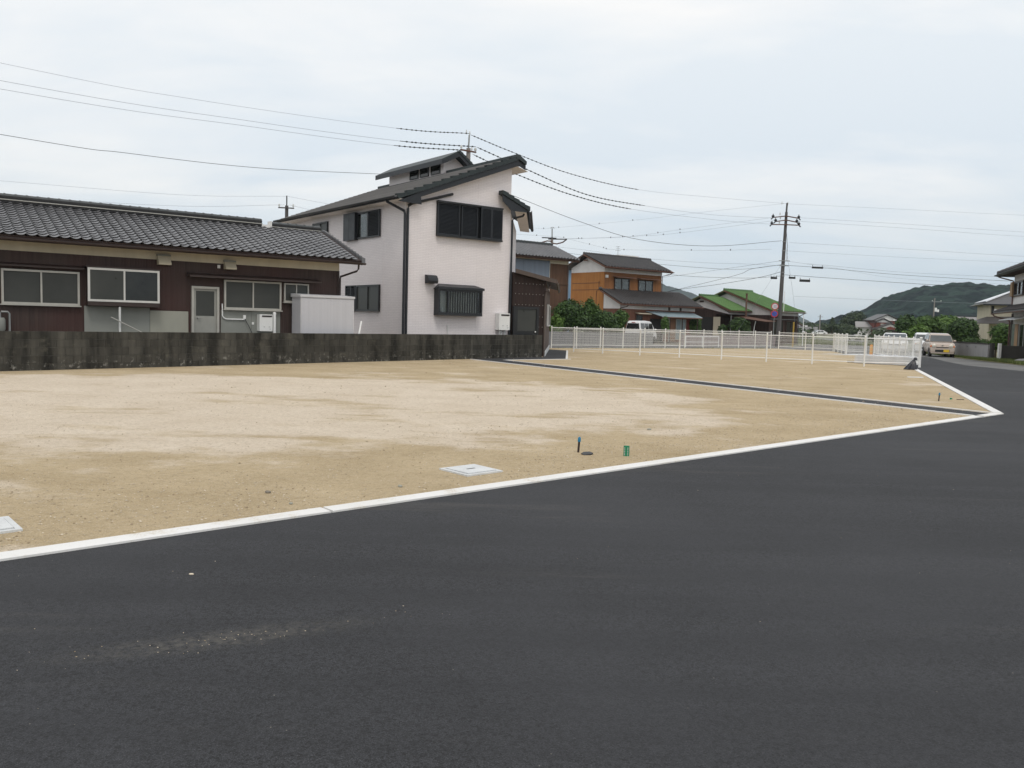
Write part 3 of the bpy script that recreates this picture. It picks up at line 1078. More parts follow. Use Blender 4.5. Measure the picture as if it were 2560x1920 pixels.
m.prism([(.01, -.30, 6.07), (5.10, -.30, 8.055), (5.10, -.004, 8.055), (.01, -.004, 6.07)], (0, 0, .02))
m.prism([(5.12, -.30, 7.95), (5.70, -.30, 7.80), (5.70, 11.0, 7.80), (5.12, 11.0, 7.95)], (0, 0, .02))
m.build('verge_soffit', M['soffit'], wh)
gutter(wh, M['trim'], (-.64, -.36, 6.10), (-.64, 11.7, 6.10), .075)
plate(wh, 'fascia', M['trim'], '-x', 0, -.34, 11.6, 6.00, 6.13, .555, .575)
pipe(wh, 'downpipe', M['trim'], [(-.60, .45, 6.03), (-.58, .43, 5.96), (-.08, -.02, 5.62), (-.06, -.06, 5.50), (-.06, -.06, 0)], .052)
pipe(wh, 'downpipe', M['trim'], [(2.10, -.075, 6.49), (.25, -.075, 5.93), (.10, -.075, 5.84), (.06, -.075, 5.70), (.06, -.075, 0)], .052)
# small flared roof over the side wing
s0, s1 = Vector((4.36, -.34, 6.78)), Vector((5.80, -.34, 6.22))
m = MB()
far = D2 * 7.8
m.prism([s0, s1, s1 + far, s0 + far], (0, 0, .07))
sroof = m.build('side_roof', M['slate'], wh)
dd = (s1 - s0)
for i in range(5):
    a, b = s0 + dd * (i / 5), s0 + dd * ((i + 1) / 5 + .015)
    m = MB()
    y_ = Vector((0, .26, 0))
    e0, e1 = Vector((0, -.045, .13)), Vector((0, -.045, .10))
    m.hexa([a + Vector((0, -.045, -.05)), b + Vector((0, -.045, -.05)), b + y_ + Vector((0, 0, -.05)), a + y_ + Vector((0, 0, -.05)), a + Vector((0, -.045, .10)), b + Vector((0, -.045, .145)), b + y_ + Vector((0, 0, .145)), a + y_ + Vector((0, 0, .10))])
    m.build('verge_tile', M['slate'], sroof)
m = MB()
m.prism([(4.38, -.335, 6.74), (4.41, -.335, 6.46), (4.86, -.335, 6.10), (5.68, -.335, 6.10), (5.76, -.335, 6.20)], (0, .035, 0))
m.build('barge_board', M['trim'], wh)
m = MB()
B_ = Vector((5.70, -.29, 6.085))
m.prism([Vector((5.09, -.29, 6.085)), B_, B_ + D2 * 7.6, Vector((5.09, -.29, 6.085)) + D2 * 7.6], (0, 0, .018))
m.build('soffit', M['soffit'], wh)
gutter(wh, M['trim'], s1 + Vector((.04, -.02, -.02)), s1 + D2 * 7.7 + Vector((.04, 0, -.02)), .075)
pipe(wh, 'downpipe', M['trim'], [(5.75, -.05, 6.06), (5.7, -.05, 5.98), (5.22, -.06, 5.84), (5.13, -.06, 5.74), (5.13, -.06, 0)], .045)
# shutters of the gable window
plate(wh, 'shutter_track', M['trim_black'], '-y', 0, 1.38, 4.55, 6.10, 6.17, .002, .20)
plate(wh, 'shutter_track', M['trim_black'], '-y', 0, 1.38, 4.55, 4.78, 4.845, .002, .20)
plate(wh, 'shutter_backing', M['trim_black'], '-y', 0, 1.385, 4.545, 4.85, 6.095, .002, .03)
louver(wh, 'shutter', M['trim'], '-y', 0, 1.40, 2.45, 4.85, 6.095, .052, .06, base=.05)
louver(wh, 'shutter', M['trim'], '-y', 0, 2.54, 3.34, 4.85, 6.095, .052, .06, base=.035)
louver(wh, 'shutter', M['trim'], '-y', 0, 3.44, 3.97, 4.85, 6.095, .052, .06, base=.13)
louver(wh, 'shutter', M['trim'], '-y', 0, 3.98, 4.53, 4.85, 6.095, .052, .06, base=.13)
# grilled bay window
m = MB()
m.box(1.36, 3.48, -.36, -.003, 1.66, 1.78)
m.box(1.36, 1.43, -.36, -.003, 1.78, 2.70)
m.box(3.41, 3.48, -.36, -.003, 1.78, 2.70)
m.box(1.43, 3.41, -.36, -.29, 2.62, 2.70)
m.box(1.78, 1.84, -.36, -.29, 1.78, 2.62)
m.hexa([(1.31, -.42, 2.70), (3.53, -.42, 2.70), (3.53, -.003, 2.70), (1.31, -.003, 2.70), (1.31, -.42, 2.79), (3.53, -.42, 2.79), (3.30, -.003, 2.92), (1.55, -.003, 2.92)])
bay = m.build('bay_window', M['trim'], wh)
MB().box(1.43, 3.41, -.285, -.278, 1.78, 2.62).build('pane', M['glass'], bay)
MB().box(1.43, 3.41, -.05, -.03, 1.78, 2.62).build('curtain', M['curtain'], bay)
MB().lathe([(.05, 0), (.055, .02), (.055, .17), (.03, .20), (.03, .23)], 10, (1.62, -.18, 1.782)).build('bottle', M['white_plaster'], bay, True)
bar = MB().box(-.017, .017, -.375, -.345, 1.78, 2.62).mesh('bar', M['trim_black'])
for i in range(13):
    o = link('bar', bar, bay)
    o.location = (1.90 + i * .118, 0, 0)
# hood vent
m = MB()
prof = [(0, 2.90), (-.27, 2.90), (-.30, 3.0), (-.28, 3.10), (-.20, 3.20), (-.08, 3.235), (0, 3.24)]
m.prism([(.92, y - .003, z) for y, z in prof], (.44, 0, 0))
m.build('hood_vent', M['trim'], wh)
m = MB()
m.box(2.0, 2.03, -.05, -.02, .85, 1.28)
m.build('stub_pipe', M['pvc'], wh)
# left wall windows
def wh_left(a0, a1, z0, z1, kind):
    if kind == 'up':
        plate(wh, 'shutter_box', M['trim'], '-x', 0, 3.95, a1, z0 - .03, z1 + .03, .002, .18)
        plate(wh, 'shutter_box_seam', M['trim_black'], '-x', 0, 4.50, 4.53, z0, z1, .18, .185)
        window(wh, '-x', 0, 2.95, 3.93, z0, z1, M['trim_black'], M['glass'], 1, .06, .09, curtain=True)
        louver(wh, 'shutter', M['trim'], '-x', 0, a0, 2.94, z0, z1, .06, .07, base=.02)
    else:
        louver(wh, 'shutter', M['trim'], '-x', 0, 3.96, 4.40, z0, z1, .06, .08, base=.02)
        louver(wh, 'shutter', M['trim'], '-x', 0, 4.41, a1, z0, z1, .06, .08, base=.02)
        window(wh, '-x', 0, a0, 3.94, z0, z1, M['trim_black'], M['frosted'], 2, .075, .09)
wh_left(1.95, 5.02, 4.78, 5.87, 'up')
wh_left(1.92, 4.93, 1.75, 2.84, 'down')
window(wh, '-x', 0, 6.87, 8.45, 5.08, 5.76, M['trim_black'], M['frosted'], 2, .06, .09)
# raised clerestory on the roof
m = MB()
m.prism([(4.88, 5.02, 7.6), (6.05, 5.02, 7.6), (6.05, 5.02, 8.70), (5.42, 5.02, 9.13), (4.88, 5.02, 8.86)], (0, 5.17, 0))
m.build('clerestory_wall', M['siding'], wh)
m = MB()
m.prism([(4.46, 4.52, 8.72), (5.40, 4.52, 9.22), (6.25, 4.52, 8.62), (6.25, 4.52, 8.72), (5.40, 4.52, 9.32), (4.46, 4.52, 8.83)], (0, 6.35, 0))
cro = m.build('clerestory_roof', M['slate'], wh)
m = MB()
m.box(4.44, 4.47, 4.50, 10.88, 8.60, 8.83)
m.prism([(4.48, 4.50, 8.60), (4.9, 4.50, 8.80), (5.40, 4.50, 9.06), (6.25, 4.50, 8.45), (6.25, 4.50, 8.66), (5.40, 4.50, 9.25), (4.48, 4.50, 8.76)], (0, .03, 0))
m.build('clerestory_fascia', M['trim'], wh)
for i in range(5):
    a = Vector((5.40, 4.47, 9.33)) + Vector((.85, 0, -.60)) * (i / 5)
    b = Vector((5.40, 4.47, 9.33)) + Vector((.85, 0, -.60)) * ((i + 1) / 5 + .02)
    m = MB()
    y_ = Vector((0, .25, 0))
    u_ = Vector((.58, 0, .81))
    m.hexa([a - u_ * .08, b - u_ * .08, b + y_ - u_ * .08, a + y_ - u_ * .08, a + u_ * .02, b + u_ * .055, b + y_ + u_ * .055, a + y_ + u_ * .02])
    m.build('verge_tile', M['slate'], cro)
m = MB()
m.box(4.80, 4.875, 4.85, 10.1, 8.185, 8.25)
m.build('flashing', M['trim'], wh)
for a0, a1 in ((5.28, 6.09), (6.30, 7.10), (7.26, 8.06)):
    window(wh, '-x', 4.88, a0, a1, 8.31, 8.80, M['trim_black'], M['dark_glass'], 1, .05, .05)
# siding joints
for s in (3.40,):
    plate(wh, 'joint_strip', M['siding'], '-y', 0, s, s + .015, 0, 7.3, .001, .006)
plate(wh, 'joint_strip', M['siding'], '-x', 0, 1.75, 1.765, 0, 6.0, .001, .006)

# water heater on the gable wall
def heater(name, label, loc, rz, w, d, h, legs=True):
    t_ = thing(name, label, 'water heater', loc, rz)
    m = MB().box(0, w, -d, -.02, 0, h)
    o = m.build('casing', M['white_box'], t_)
    bm = bmesh.new()
    bm.from_mesh(o.data)
    bmesh.ops.bevel(bm, geom=list(bm.edges), offset=.014, segments=2)
    bm.to_mesh(o.data)
    bm.free()
    MB().box(w * .18, w * .95, -d - .012, -d + .002, h * .86, h * .94).build('exhaust_slot', M['black_plastic'], t_)
    MB().box(w * .2, w * .9, -d - .004, -d + .002, h * .84, h * .855).build('slot_trim', M['rafter'], t_)
    for px, pz in ((.3, .24), (.7, .24), (.75, .12)):
        MB().box(w * px, w * (px + .12), -d - .003, -d + .002, h * pz, h * (pz + .03)).build('badge', M['galv'], t_)
    if legs:
        for px in (.25, .42, .72):
            MB().tube([(w * px, -d * .5, -.9), (w * px, -d * .5, -.01)], .035, 8).build('pipe', M['pvc'], t_, True)
    return t_
def on_house(root, p):
    return tuple(Matrix.Translation(root.location) @ Matrix.Rotation(root.rotation_euler.z, 4, 'Z') @ Vector(p))
heater('water_heater', 'white wall-hung water heater beside the dark annex door', on_house(wh, (4.40, 0, 1.12)), GRID, .56, .30, .70)

# ================================================================== DARK ANNEX
an = thing('annex', 'dark brown timber lean-to annex joined to the white house', 'annex', (-4.28, 32.30, 0), GRID)
D3 = Vector((.656, .755, 0))
C0, C1 = Vector((5.20, -.14, 0)), Vector((7.02, -.14, 0))
m = MB()
m.prism([C0, C1, C1 + Vector((0, 0, 3.28)), C0 + Vector((0, 0, 3.58))], (0, .12, 0))
m.build('front_wall', M['annex_wood'], an)
m = MB()
q = C1 + Vector((-.001, .01, 0))
nrm = Vector((.755, -.656, 0))
m.prism([q, q + D3 * 11.0, q + D3 * 11.0 + Vector((0, 0, 3.10)), q + Vector((0, 0, 3.25))], -nrm * .1)
m.build('side_wall', M['annex_side'], an)
m = MB()
q = C1 + nrm * .03 + Vector((.0, -.02, -.05))
m.prism([q, q + D3 * 11.0, q + D3 * 11.0 + Vector((0, 0, .27)), q + Vector((0, 0, .27))], -nrm * .02)
m.build('footing', M['concrete'], an)
m = MB()
a, b = Vector((5.16, -.36, 3.66)), Vector((7.42, -.36, 3.32))
m.prism([a, b, b + D3 * 11.2, a + D3 * 11.2], (0, 0, .055))
ar = m.build('roof', M['brown_metal'], an)
m = MB()
m.prism([a + Vector((0, -.012, -.12)), b + Vector((0, -.012, -.12)), b + Vector((0, -.012, .05)), a + Vector((0, -.012, .05))], (0, .03, 0))
m.prism([b + Vector((.004, 0, -.16)), b + D3 * 11.2 + Vector((.004, 0, -.16)), b + D3 * 11.2 + Vector((.004, 0, .05)), b + Vector((.004, 0, .05))], nrm * .03)
m.build('fascia', M['annex_trim'], an)
gutter(an, M['brown_metal'], b + Vector((.06, 0, -.06)), b + D3 * 11.2 + Vector((.06, 0, -.06)), .065)
pipe(an, 'downpipe', M['annex_trim'], [(7.28, -.10, 3.14), (7.20, -.15, 3.0), (6.98, -.19, 2.86), (6.94, -.19, 2.7), (6.94, -.19, 0)], .030)
m = MB()
for z in (1.28, 1.72, 2.22, 2.68, 3.12):
    for i in range(9):
        x = 5.34 + i * .19
        if z < 2.2 and x < 6.66:
            continue
        m.sphere((x, -.148, z + random.uniform(-.006, .006)), .016, .012, .016, 6, 4)
m.build('bolts', M['alu'], an, True, kind='stuff')
m = MB()
P = face_map('-y', -.14)
rect(m, P, 5.32, 5.44, .2, 2.14, .003, .07)
rect(m, P, 6.48, 6.62, .2, 2.14, .003, .07)
rect(m, P, 5.44, 6.48, 2.03, 2.14, .003, .07)
rect(m, P, 5.44, 6.48, .93, 1.10, .003, .06)
rect(m, P, 5.44, 6.48, .2, .93, .003, .045)
door = m.build('door', M['trim_black'], an)
m = MB()
rect(m, P, 5.44, 6.48, 1.10, 2.03, .02, .03)
m.build('pane', M['frosted'], door)
MB().sphere((6.42, -.225, 1.06), .035, .035, .035).build('knob', M['alu_white'], door, True)
m = MB()
rect(m, P, 5.20, 5.31, .2, 2.14, .003, .09)
m.build('door_frame', M['trim_black'], an)
# side windows, thin frames seen edge-on
for s in (3.6, 7.0):
    q = C1 + D3 * s
    m = MB()
    m.prism([q + Vector((0, 0, 1.30)), q + D3 * 1.7 + Vector((0, 0, 1.30)), q + D3 * 1.7 + Vector((0, 0, 2.35)), q + Vector((0, 0, 2.35))], nrm * .10)
    o = m.build('window', M['alu_white'], an)
    q2 = q + nrm * .101
    MB().prism([q2 + D3 * .06 + Vector((0, 0, 1.36)), q2 + D3 * 1.64 + Vector((0, 0, 1.36)), q2 + D3 * 1.64 + Vector((0, 0, 2.29)), q2 + D3 * .06 + Vector((0, 0, 2.29))], nrm * .006).build('pane', M['frosted'], o)

# ================================================================== LONG LOW HOUSE ON THE LEFT
lh = thing('house', 'long single-storey house with silver-grey pan-tile roof and dark brown cladding', 'house', (-6.046, 28.60, 0), GRID)
m = MB()
m.box(-13.5, 0, 0, 5.2, 0, 3.05)
m.build('wall', M['brown_tin'], lh)
m = MB()
m.box(-13.52, .012, -.012, 5.2, 3.05, 3.37)
m.build('eave_band', M['cream'], lh)
m = MB()
m.prism([(0, 0.02, 3.37), (0, 5.2, 3.37), (0, 2.6, 4.42)], (-13.5, 0, 0))
m.build('gable_wall', M['cream'], lh)
yl, zl, yr_, zr_ = -.62, 3.42, 2.60, 4.60
ey = Vector((0, yr_ - yl, zr_ - zl))
roof = tiled_roof(lh, (-13.66, yl, zl), (1, 0, 0), ey, 14.28, ey.length, M['tile_silver'], tw=.265, te=.225, roll=.047, singles=300, thick=.06, slab_mat=M['brown_metal'])
m = MB()
m.prism([(-13.66, 5.82, 3.42), (.62, 5.82, 3.42), (.62, 2.60, 4.60), (-13.66, 2.60, 4.60)], (0, 0, -.06))
m.build('rear_slope', M['tile_silver'], roof)
ridge_caps(roof, (-13.6, 2.60, 4.60), (-1.76, 2.60, 4.60), M['ridge_dark'], .085, .285, .19, .26, base_mat=M['ridge_body'])
ridge_caps(roof, (-1.42, 2.60, 4.56), (.46, 2.60, 4.56), M['ridge_dark'], .085, .285, .16, .24, base_mat=M['ridge_body'])
m = MB()
m.box(-1.78, -1.44, 2.45, 2.75, 4.56, 4.66)
m.box(-1.46, -1.42, 2.44, 2.76, 4.58, 4.80)
m.build('ridge_end', M['kerb'], roof)
m = MB()
m.box(-13.6, -1.76, 2.44, 2.47, 4.665, 4.69)
m.box(-1.42, .46, 2.46, 2.49, 4.60, 4.62)
m.build('ridge_flashing', M['alu'], roof)
vt = MB()
for k in range(14):
    a = Vector((.555, yl, zl + .02)) + ey * (k / 14)
    b = Vector((.555, yl, zl + .02)) + ey * ((k + 1.15) / 14)
    x_ = Vector((.13, 0, 0))
    vt = MB().hexa([a + Vector((0, 0, -.10)), a + x_ + Vector((0, 0, -.10)), b + x_ + Vector((0, 0, -.10)), b + Vector((0, 0, -.10)), a + Vector((0, 0, .085)), a + x_ + Vector((0, 0, .06)), b + x_ + Vector((0, 0, .03)), b + Vector((0, 0, .055))])
    vt.build('verge_tile', M['tile_silver'], roof)
m = MB()
m.box(-13.66, .60, -.60, -.56, 3.27, 3.40)
m.prism([(.585, -.58, 3.26), (.585, -.58, 3.38), (.585, 2.6, 4.50), (.585, 2.6, 4.36)], (-.03, 0, 0))
m.build('fascia', M['brown_metal'], lh)
m = MB()
m.box(-13.6, .55, -.555, -.013, 3.37, 3.385)
m.build('soffit', M['brown_wood'], lh)
gutter(lh, M['brown_metal'], (-13.6, -.68, 3.33), (.66, -.68, 3.33), .06)
pipe(lh, 'downpipe', M['brown_metal'], [(.42, -.66, 3.30), (.42, -.64, 3.12), (.38, -.60, 3.05), (.04, -.06, 2.86), (.03, -.05, 2.75), (.03, -.05, 0)], .035)
# windows
window(lh, '-y', 0, -9.93, -8.02, 1.60, 2.55, M['alu'], M['frosted'], 2, .055, .09, True)
m = MB()
m.box(-7.86, -5.93, -.34, -.003, 1.62, 1.735)
m.build('window_shelf', M['brown_metal'], lh)
m = MB()
m.box(-7.90, -5.90, -.36, -.003, 2.70, 2.74)
m.build('window_hood', M['brown_metal'], lh)
m = MB()
m.box(-7.85, -5.94, -.30, -.003, 1.736, 2.698)
m.build('window_box', M['brown_metal'], lh)
window(lh, '-y', -.30, -7.86, -5.93, 1.74, 2.695, M['alu_pale'], M['dark_glass'], 2, .06, .05).children[0].data.materials[0] = M['frosted']
window(lh, '-y', 0, -3.93, -2.07, 1.64, 2.555, M['alu'], M['frosted'], 2, .055, .09, True)
window(lh, '-y', 0, -1.97, -1.11, 1.93, 2.545, M['alu'], M['frosted'], 2, .045, .08, True)
window(lh, '-y', 0, -12.6, -10.6, 1.60, 2.55, M['alu'], M['frosted'], 2, .055, .09, True)
for a0, a1, z in ((-10.4, -7.92, 2.62), ):
    m = MB()
    m.hexa([(a0, -.20, z), (a1, -.20, z), (a1, -.003, z + .02), (a0, -.003, z + .02), (a0, -.20, z + .045), (a1, -.20, z + .045), (a1, -.003, z + .11), (a0, -.003, z + .11)])
    m.build('window_hood', M['brown_metal'], lh)
m = MB()
m.hexa([(-5.05, -.34, 2.58), (-.76, -.34, 2.58), (-.76, -.003, 2.60), (-5.05, -.003, 2.60), (-5.05, -.34, 2.635), (-.76, -.34, 2.635), (-.76, -.003, 2.72), (-5.05, -.003, 2.72)])
m.build('canopy', M['brown_metal'], lh)
# grey lower boards
plate(lh, 'lower_board', M['greypanel'], '-y', 0, -7.90, -7.0, 0, 1.605, .002, .014)
plate(lh, 'lower_board', M['greypanel'], '-y', 0, -6.99, -6.13, 0, 1.605, .002, .014)
plate(lh, 'lower_board', M['board_pale'], '-y', 0, -6.12, -5.01, 0, 1.525, .002, .012)
plate(lh, 'lower_board', M['greypanel'], '-y', 0, -4.02, -3.05, 0, 1.60, .002, .014)
plate(lh, 'lower_board', M['greypanel'], '-y', 0, -3.04, -2.08, 0, 1.60, .002, .014)
# cladding sheets with their laps
for a0, a1 in ((-13.4, -10.05), (-10.04, -7.93)):
    plate(lh, 'cladding_sheet', M['brown_tin'], '-y', 0, a0, a1, 0, 1.57, .002, .010)
plate(lh, 'cladding_sheet', M['brown_tin'], '-y', 0, -5.90, -5.0, 1.56, 2.58, .002, .010)
plate(lh, 'cladding_sheet', M['brown_tin'], '-y', 0, -2.05, -.02, 0, 1.9, .002, .008)
plate(lh, 'corner_board', M['brown_metal'], '-y', 0, -.05, .015, 0, 3.05, .002, .03)
# door
m = MB()
P = face_map('-y', 0)
rect(m, P, -4.93, -4.86, 0, 2.31, .003, .10)
rect(m, P, -4.16, -4.09, 0, 2.31, .003, .10)
rect(m, P, -4.86, -4.16, 2.24, 2.31, .003, .10)
m.build('door_frame', M['alu'], lh)
m = MB()
rect(m, P, -4.86, -4.16, 0, 1.40, .01, .045)
rect(m, P, -4.86, -4.79, 1.40, 2.24, .01, .045)
rect(m, P, -4.23, -4.16, 1.40, 2.24, .01, .045)
rect(m, P, -4.79, -4.23, 2.17, 2.24, .01, .045)
door = m.build('door', M['door_grey'], lh)
m = MB()
rect(m, P, -4.79, -4.23, 1.40, 2.17, .02, .03)
m.build('pane', M['frosted'], door)
MB().tube([(-4.75, -.05, 1.33), (-4.75, -.10, 1.33), (-4.66, -.10, 1.33)], .014, 6).build('handle', M['galv'], door, True)
# vent hoods under the eave
for a0, a1, z0, z1 in ((-5.92, -5.56, 2.90, 3.16), (-3.93, -3.59, 2.88, 3.11)):
    m = MB()
    m.prism([(a0, -.013, z1), (a0, -.10, z1), (a0, -.24, z0 + .05), (a0, -.24, z0), (a0, -.013, z0)], (a1 - a0, 0, 0))
    m.build('vent_hood', M['cream'], lh)
    plate(lh, 'vent_cap', M['greypanel'], '-y', 0, a0 - .015, a1 + .015, z1 + .002, z1 + .05, .014, .13)
plate(lh, 'junction_box', M['white_plaster'], '-y', 0, -4.13, -4.05, 2.90, 3.0, .003, .06)
# pipes and cable on the wall
pipe(lh, 'drain_pipe', M['pvc'], [(-7.02, -.30, 1.60), (-7.02, -.30, 0)], .033)
pipe(lh, 'gas_pipe', M['alu_white'], [(-3.98, -.03, 1.80), (-3.98, -.05, 1.42), (-3.94, -.05, 1.36), (-3.86, -.05, 1.32), (-3.28, -.05, 1.32)], .018)
plate(lh, 'socket_box', M['white_box'], '-y', 0, -3.32, -3.24, 1.34, 1.46, .015, .07)
pipe(lh, 'flex_cord', M['black_plastic'], [(-3.27, -.06, 1.33), (-3.15, -.08, 1.12), (-3.02, -.08, .85)], .010, 5)
plate(lh, 'wall_vent', M['white_box'], '-y', 0, -3.03, -2.96, 1.16, 1.24, .015, .03)

heater('water_heater', 'white water heater on the grey lower wall of the brown house', on_house(lh, (-2.86, 0, .96)), GRID, .43, .26, .54, False)
t_ = thing('drain_pipe', 'short upright white pipe standing right of the low house heater', 'pipe', on_house(lh, (-2.33, -.16, 0)), GRID)
MB().lathe([(.05, 0), (.05, 1.5), (.056, 1.5), (.056, 1.56), (.03, 1.585)], 10).build('tube', M['alu_white'], t_, True)
t_ = thing('gas_meter', 'grey gas meter with bent pipe at the photo left edge', 'gas meter', on_house(lh, (-9.98, -.14, 0)), GRID)
MB().lathe([(.08, .82), (.13, .90), (.13, 1.16), (.10, 1.22)], 12).build('meter', M['greypanel'], t_, True)
pipe(t_, 'pipe', M['galv'], [(.0, 0, 1.22), (0, 0, 1.34), (.03, 0, 1.38), (.18, 0, 1.38), (.22, 0, 1.33), (.22, 0, 0)], .028)
o = MB().tube([on_house(lh, (-5.95, -.35, .62)), on_house(lh, (-7.28, -.42, 1.30))], .018, 6).build('leaning_rod', M['alu'], None, True)
tag(o, 'pale metal rod leaning aslant against the grey boards under the box window', 'rod')

# storage shed between the low house and the block wall
sh = thing('storage_shed', 'pale grey metal storage shed behind the block wall between both houses', 'shed', on_house(lh, (-1.72, -.84, 0)), GRID)
MB().box(0, 1.88, 0, .72, 0, 2.10).build('body', M['shed'], sh)
m = MB()
m.hexa([(-.03, -.04, 2.10), (1.91, -.04, 2.10), (1.91, .76, 2.10), (-.03, .76, 2.10), (-.03, -.04, 2.17), (1.91, -.04, 2.17), (1.91, .76, 2.22), (-.03, .76, 2.22)])
m.build('roof', M['shed_flat'], sh)
m = MB()
m.box(-.006, .03, -.008, .03, 0, 2.10)
m.box(1.85, 1.886, -.008, .03, 0, 2.10)
m.build('corner_post', M['shed_flat'], sh)
for x0, x1 in ((.035, 1.845),):
    MB().box(x0, x1, -.016, -.002, .06, 2.06).build('panel', M['shed'], sh)
o = MB().tube([on_house(lh, (.28, -.95, .75)), on_house(lh, (.42, -.9, 1.36))], .03, 8).build('leaning_pipe', M['alu_white'], None, True)
tag(o, 'short white pipe leaning right of the pale grey shed', 'pipe')

# ================================================================== BLOCK WALL
bw = thing('block_wall', 'low mould-blackened concrete block wall along the back of the sandy plot', 'wall', (-12.1, 19.51, 0))
W0, W1 = Vector((-12.1, 19.51, 0)), Vector((1.25, 35.81, 0))
wd = (W1 - W0).normalized()
bw.rotation_euler = (0, 0, math.atan2(wd.y, wd.x))
WL = (W1 - W0).length
MB().box(-2.6, WL - .006, .010, .118, -.2, .925).build('mortar_core', M['mortar'], bw)
blk = MB().box(0, .392, 0, .13, 0, .192)
bm_ = blk.mesh('block', M['block'])
bm = bmesh.new()
bm.from_mesh(bm_)
bmesh.ops.bevel(bm, geom=list(bm.edges), offset=.005, segments=1)
bm.to_mesh(bm_)
bm.free()
half = MB().box(0, .195, 0, .13, 0, .192).mesh('block', M['block'])
for r in range(5):
    x = WL - .398
    z = -.055 + r * .2
    if r % 2:
        o = link('block', half, bw)
        o.location = (WL - .2, 0, z)
        x = WL - .6
    while x > -2.6:
        o = link('block', bm_, bw)
        o.location = (x, random.uniform(-.002, .002), z)
        x -= .4

# ================================================================== TALL BROWN HOUSE BEHIND THE ANNEX
br_ = thing('house', 'tall brown plank-clad house with silver-grey tiled roof behind the annex', 'house', (3.95, 62.0, 0), GRID)
MB().box(-9, 0, 0, 5.0, 0, 5.78).build('wall', M['brown_wood'], br_)
MB().box(-9.02, .012, -.012, 5.02, 5.782, 6.12).build('eave_band', M['cream'], br_)
plate(br_, 'batten', M['brown_wood'], '-y', 0, -1.86, .01, 4.29, 4.35, .002, .05)
plate(br_, 'corner_board', M['annex_side'], '-y', 0, -.08, .015, 0, 5.78, .002, .04)
for x0, x1 in ((-8.9, -6.6), (-6.59, -4.3), (-4.29, -1.88)):
    plate(br_, 'cladding_sheet', M['bluegrey'], '-y', 0, x0, x1, 2.5, 5.95, .014, .06)
plate(br_, 'edge_trim', M['alu'], '-y', 0, -1.875, -1.83, 2.5, 5.96, .014, .08)
ey = Vector((0, 3.05, 1.18))
r_ = tiled_roof(br_, (-9.3, -.55, 6.15), (1, 0, 0), ey, 9.95, ey.length, M['tile_silver'], .30, .26, .10, slab_mat=M['brown_metal'])
MB().prism([(-9.3, 5.55, 6.15), (.65, 5.55, 6.15), (.65, 2.5, 7.33), (-9.3, 2.5, 7.33)], (0, 0, -.06)).build('rear_slope', M['tile_dark'], r_)
MB().prism([(0, 0, 6.12), (0, 5, 6.12), (0, 2.5, 7.08)], (-9, 0, 0)).build('gable_wall', M['cream'], br_)
ridge_caps(r_, (-9.2, 2.5, 7.33), (.45, 2.5, 7.33), M['ridge_dark'], .08, .3, .16, .26, single=False)
gutter(br_, M['brown_metal'], (-9.3, -.62, 6.10), (.6, -.62, 6.10), .06)
MB().box(-9.2, .6, -.54, -.50, 5.98, 6.12).build('fascia', M['rafter'], br_)

# sliver of a blue-clad house between the brown and the orange house
bl = thing('house', 'blue-clad house seen as a narrow sliver beside the orange house', 'house', (5.2, 84.0, 0), GRID)
MB().box(-3.5, .8, 0, 5, 0, 6.9).build('wall', M['blue'], bl)
MB().prism([(-3.7, -.4, 6.9), (-3.7, 5.4, 6.9), (-3.7, 2.5, 7.2)], (4.8, 0, 0)).build('roof', M['tile_dark'], bl)
window(bl, '-y', 0, -2.6, -1.2, 4.2, 5.4, M['alu'], M['dark_glass'], 2)

# ================================================================== ORANGE HOUSE
oh = thing('house', 'orange-clad two-storey house with dark tiled roof and blue awning', 'house', (7.73, 72.0, 0), GRID)
MB().box(0, 7.2, .0, 4.3, 2.5, 5.98).build('upper_wall', M['orange_front'], oh)
plate(oh, 'side_cladding', M['orange_wood'], '-x', 0, -.0, 4.3, 1.0, 5.975, .002, .03)
MB().box(-.012, 7.21, -.012, 4.31, 5.985, 6.42).build('eave_band', M['white_plaster'], oh)
MB().prism([(-.012, -.01, 6.42), (-.012, 4.31, 6.42), (-.012, 2.15, 7.28)], (7.2, 0, 0)).build('gable_wall', M['white_plaster'], oh)
ey = Vector((0, 2.85, 1.16))
r_ = tiled_roof(oh, (-.62, -.70, 6.38), (1, 0, 0), ey, 8.6, ey.length, M['tile_dark'], .36, .29, .125, slab_mat=M['rafter'])
MB().prism([(-.62, 5.0, 6.38), (7.98, 5.0, 6.38), (7.98, 2.15, 7.54), (-.62, 2.15, 7.54)], (0, 0, -.07)).build('rear_slope', M['tile_dark'], r_)
ridge_caps(r_, (-.55, 2.15, 7.52), (7.9, 2.15, 7.52), M['tile_dark'], .085, .3, .14, .26, single=False)
m = MB()
m.prism([(-.60, -.68, 6.26), (-.60, 2.15, 7.42), (-.60, 2.15, 7.56), (-.60, -.68, 6.40)], (.04, 0, 0))
m.prism([(-.60, 4.98, 6.26), (-.60, 2.15, 7.42), (-.60, 2.15, 7.56), (-.60, 4.98, 6.40)], (.04, 0, 0))
m.box(-.6, 7.95, -.70, -.66, 6.24, 6.37)
m.build('barge_board', M['rafter'], oh)
MB().box(-.30, -.24, 1.95, 2.4, 6.98, 7.10).build('gable_vent', M['rafter'], oh)
gutter(oh, M['red_brown_metal'], (-.6, -.77, 6.34), (7.98, -.77, 6.34), .06)
pipe(oh, 'downpipe', M['red_brown_metal'], [(7.75, -.75, 6.28), (7.6, -.6, 6.12), (7.24, -.06, 5.98), (7.24, -.05, 4.4)], .035)
window(oh, '-y', 0, 1.16, 3.02, 4.49, 5.51, M['brown_metal'], M['glass'], 2, .07, .09, True, True)
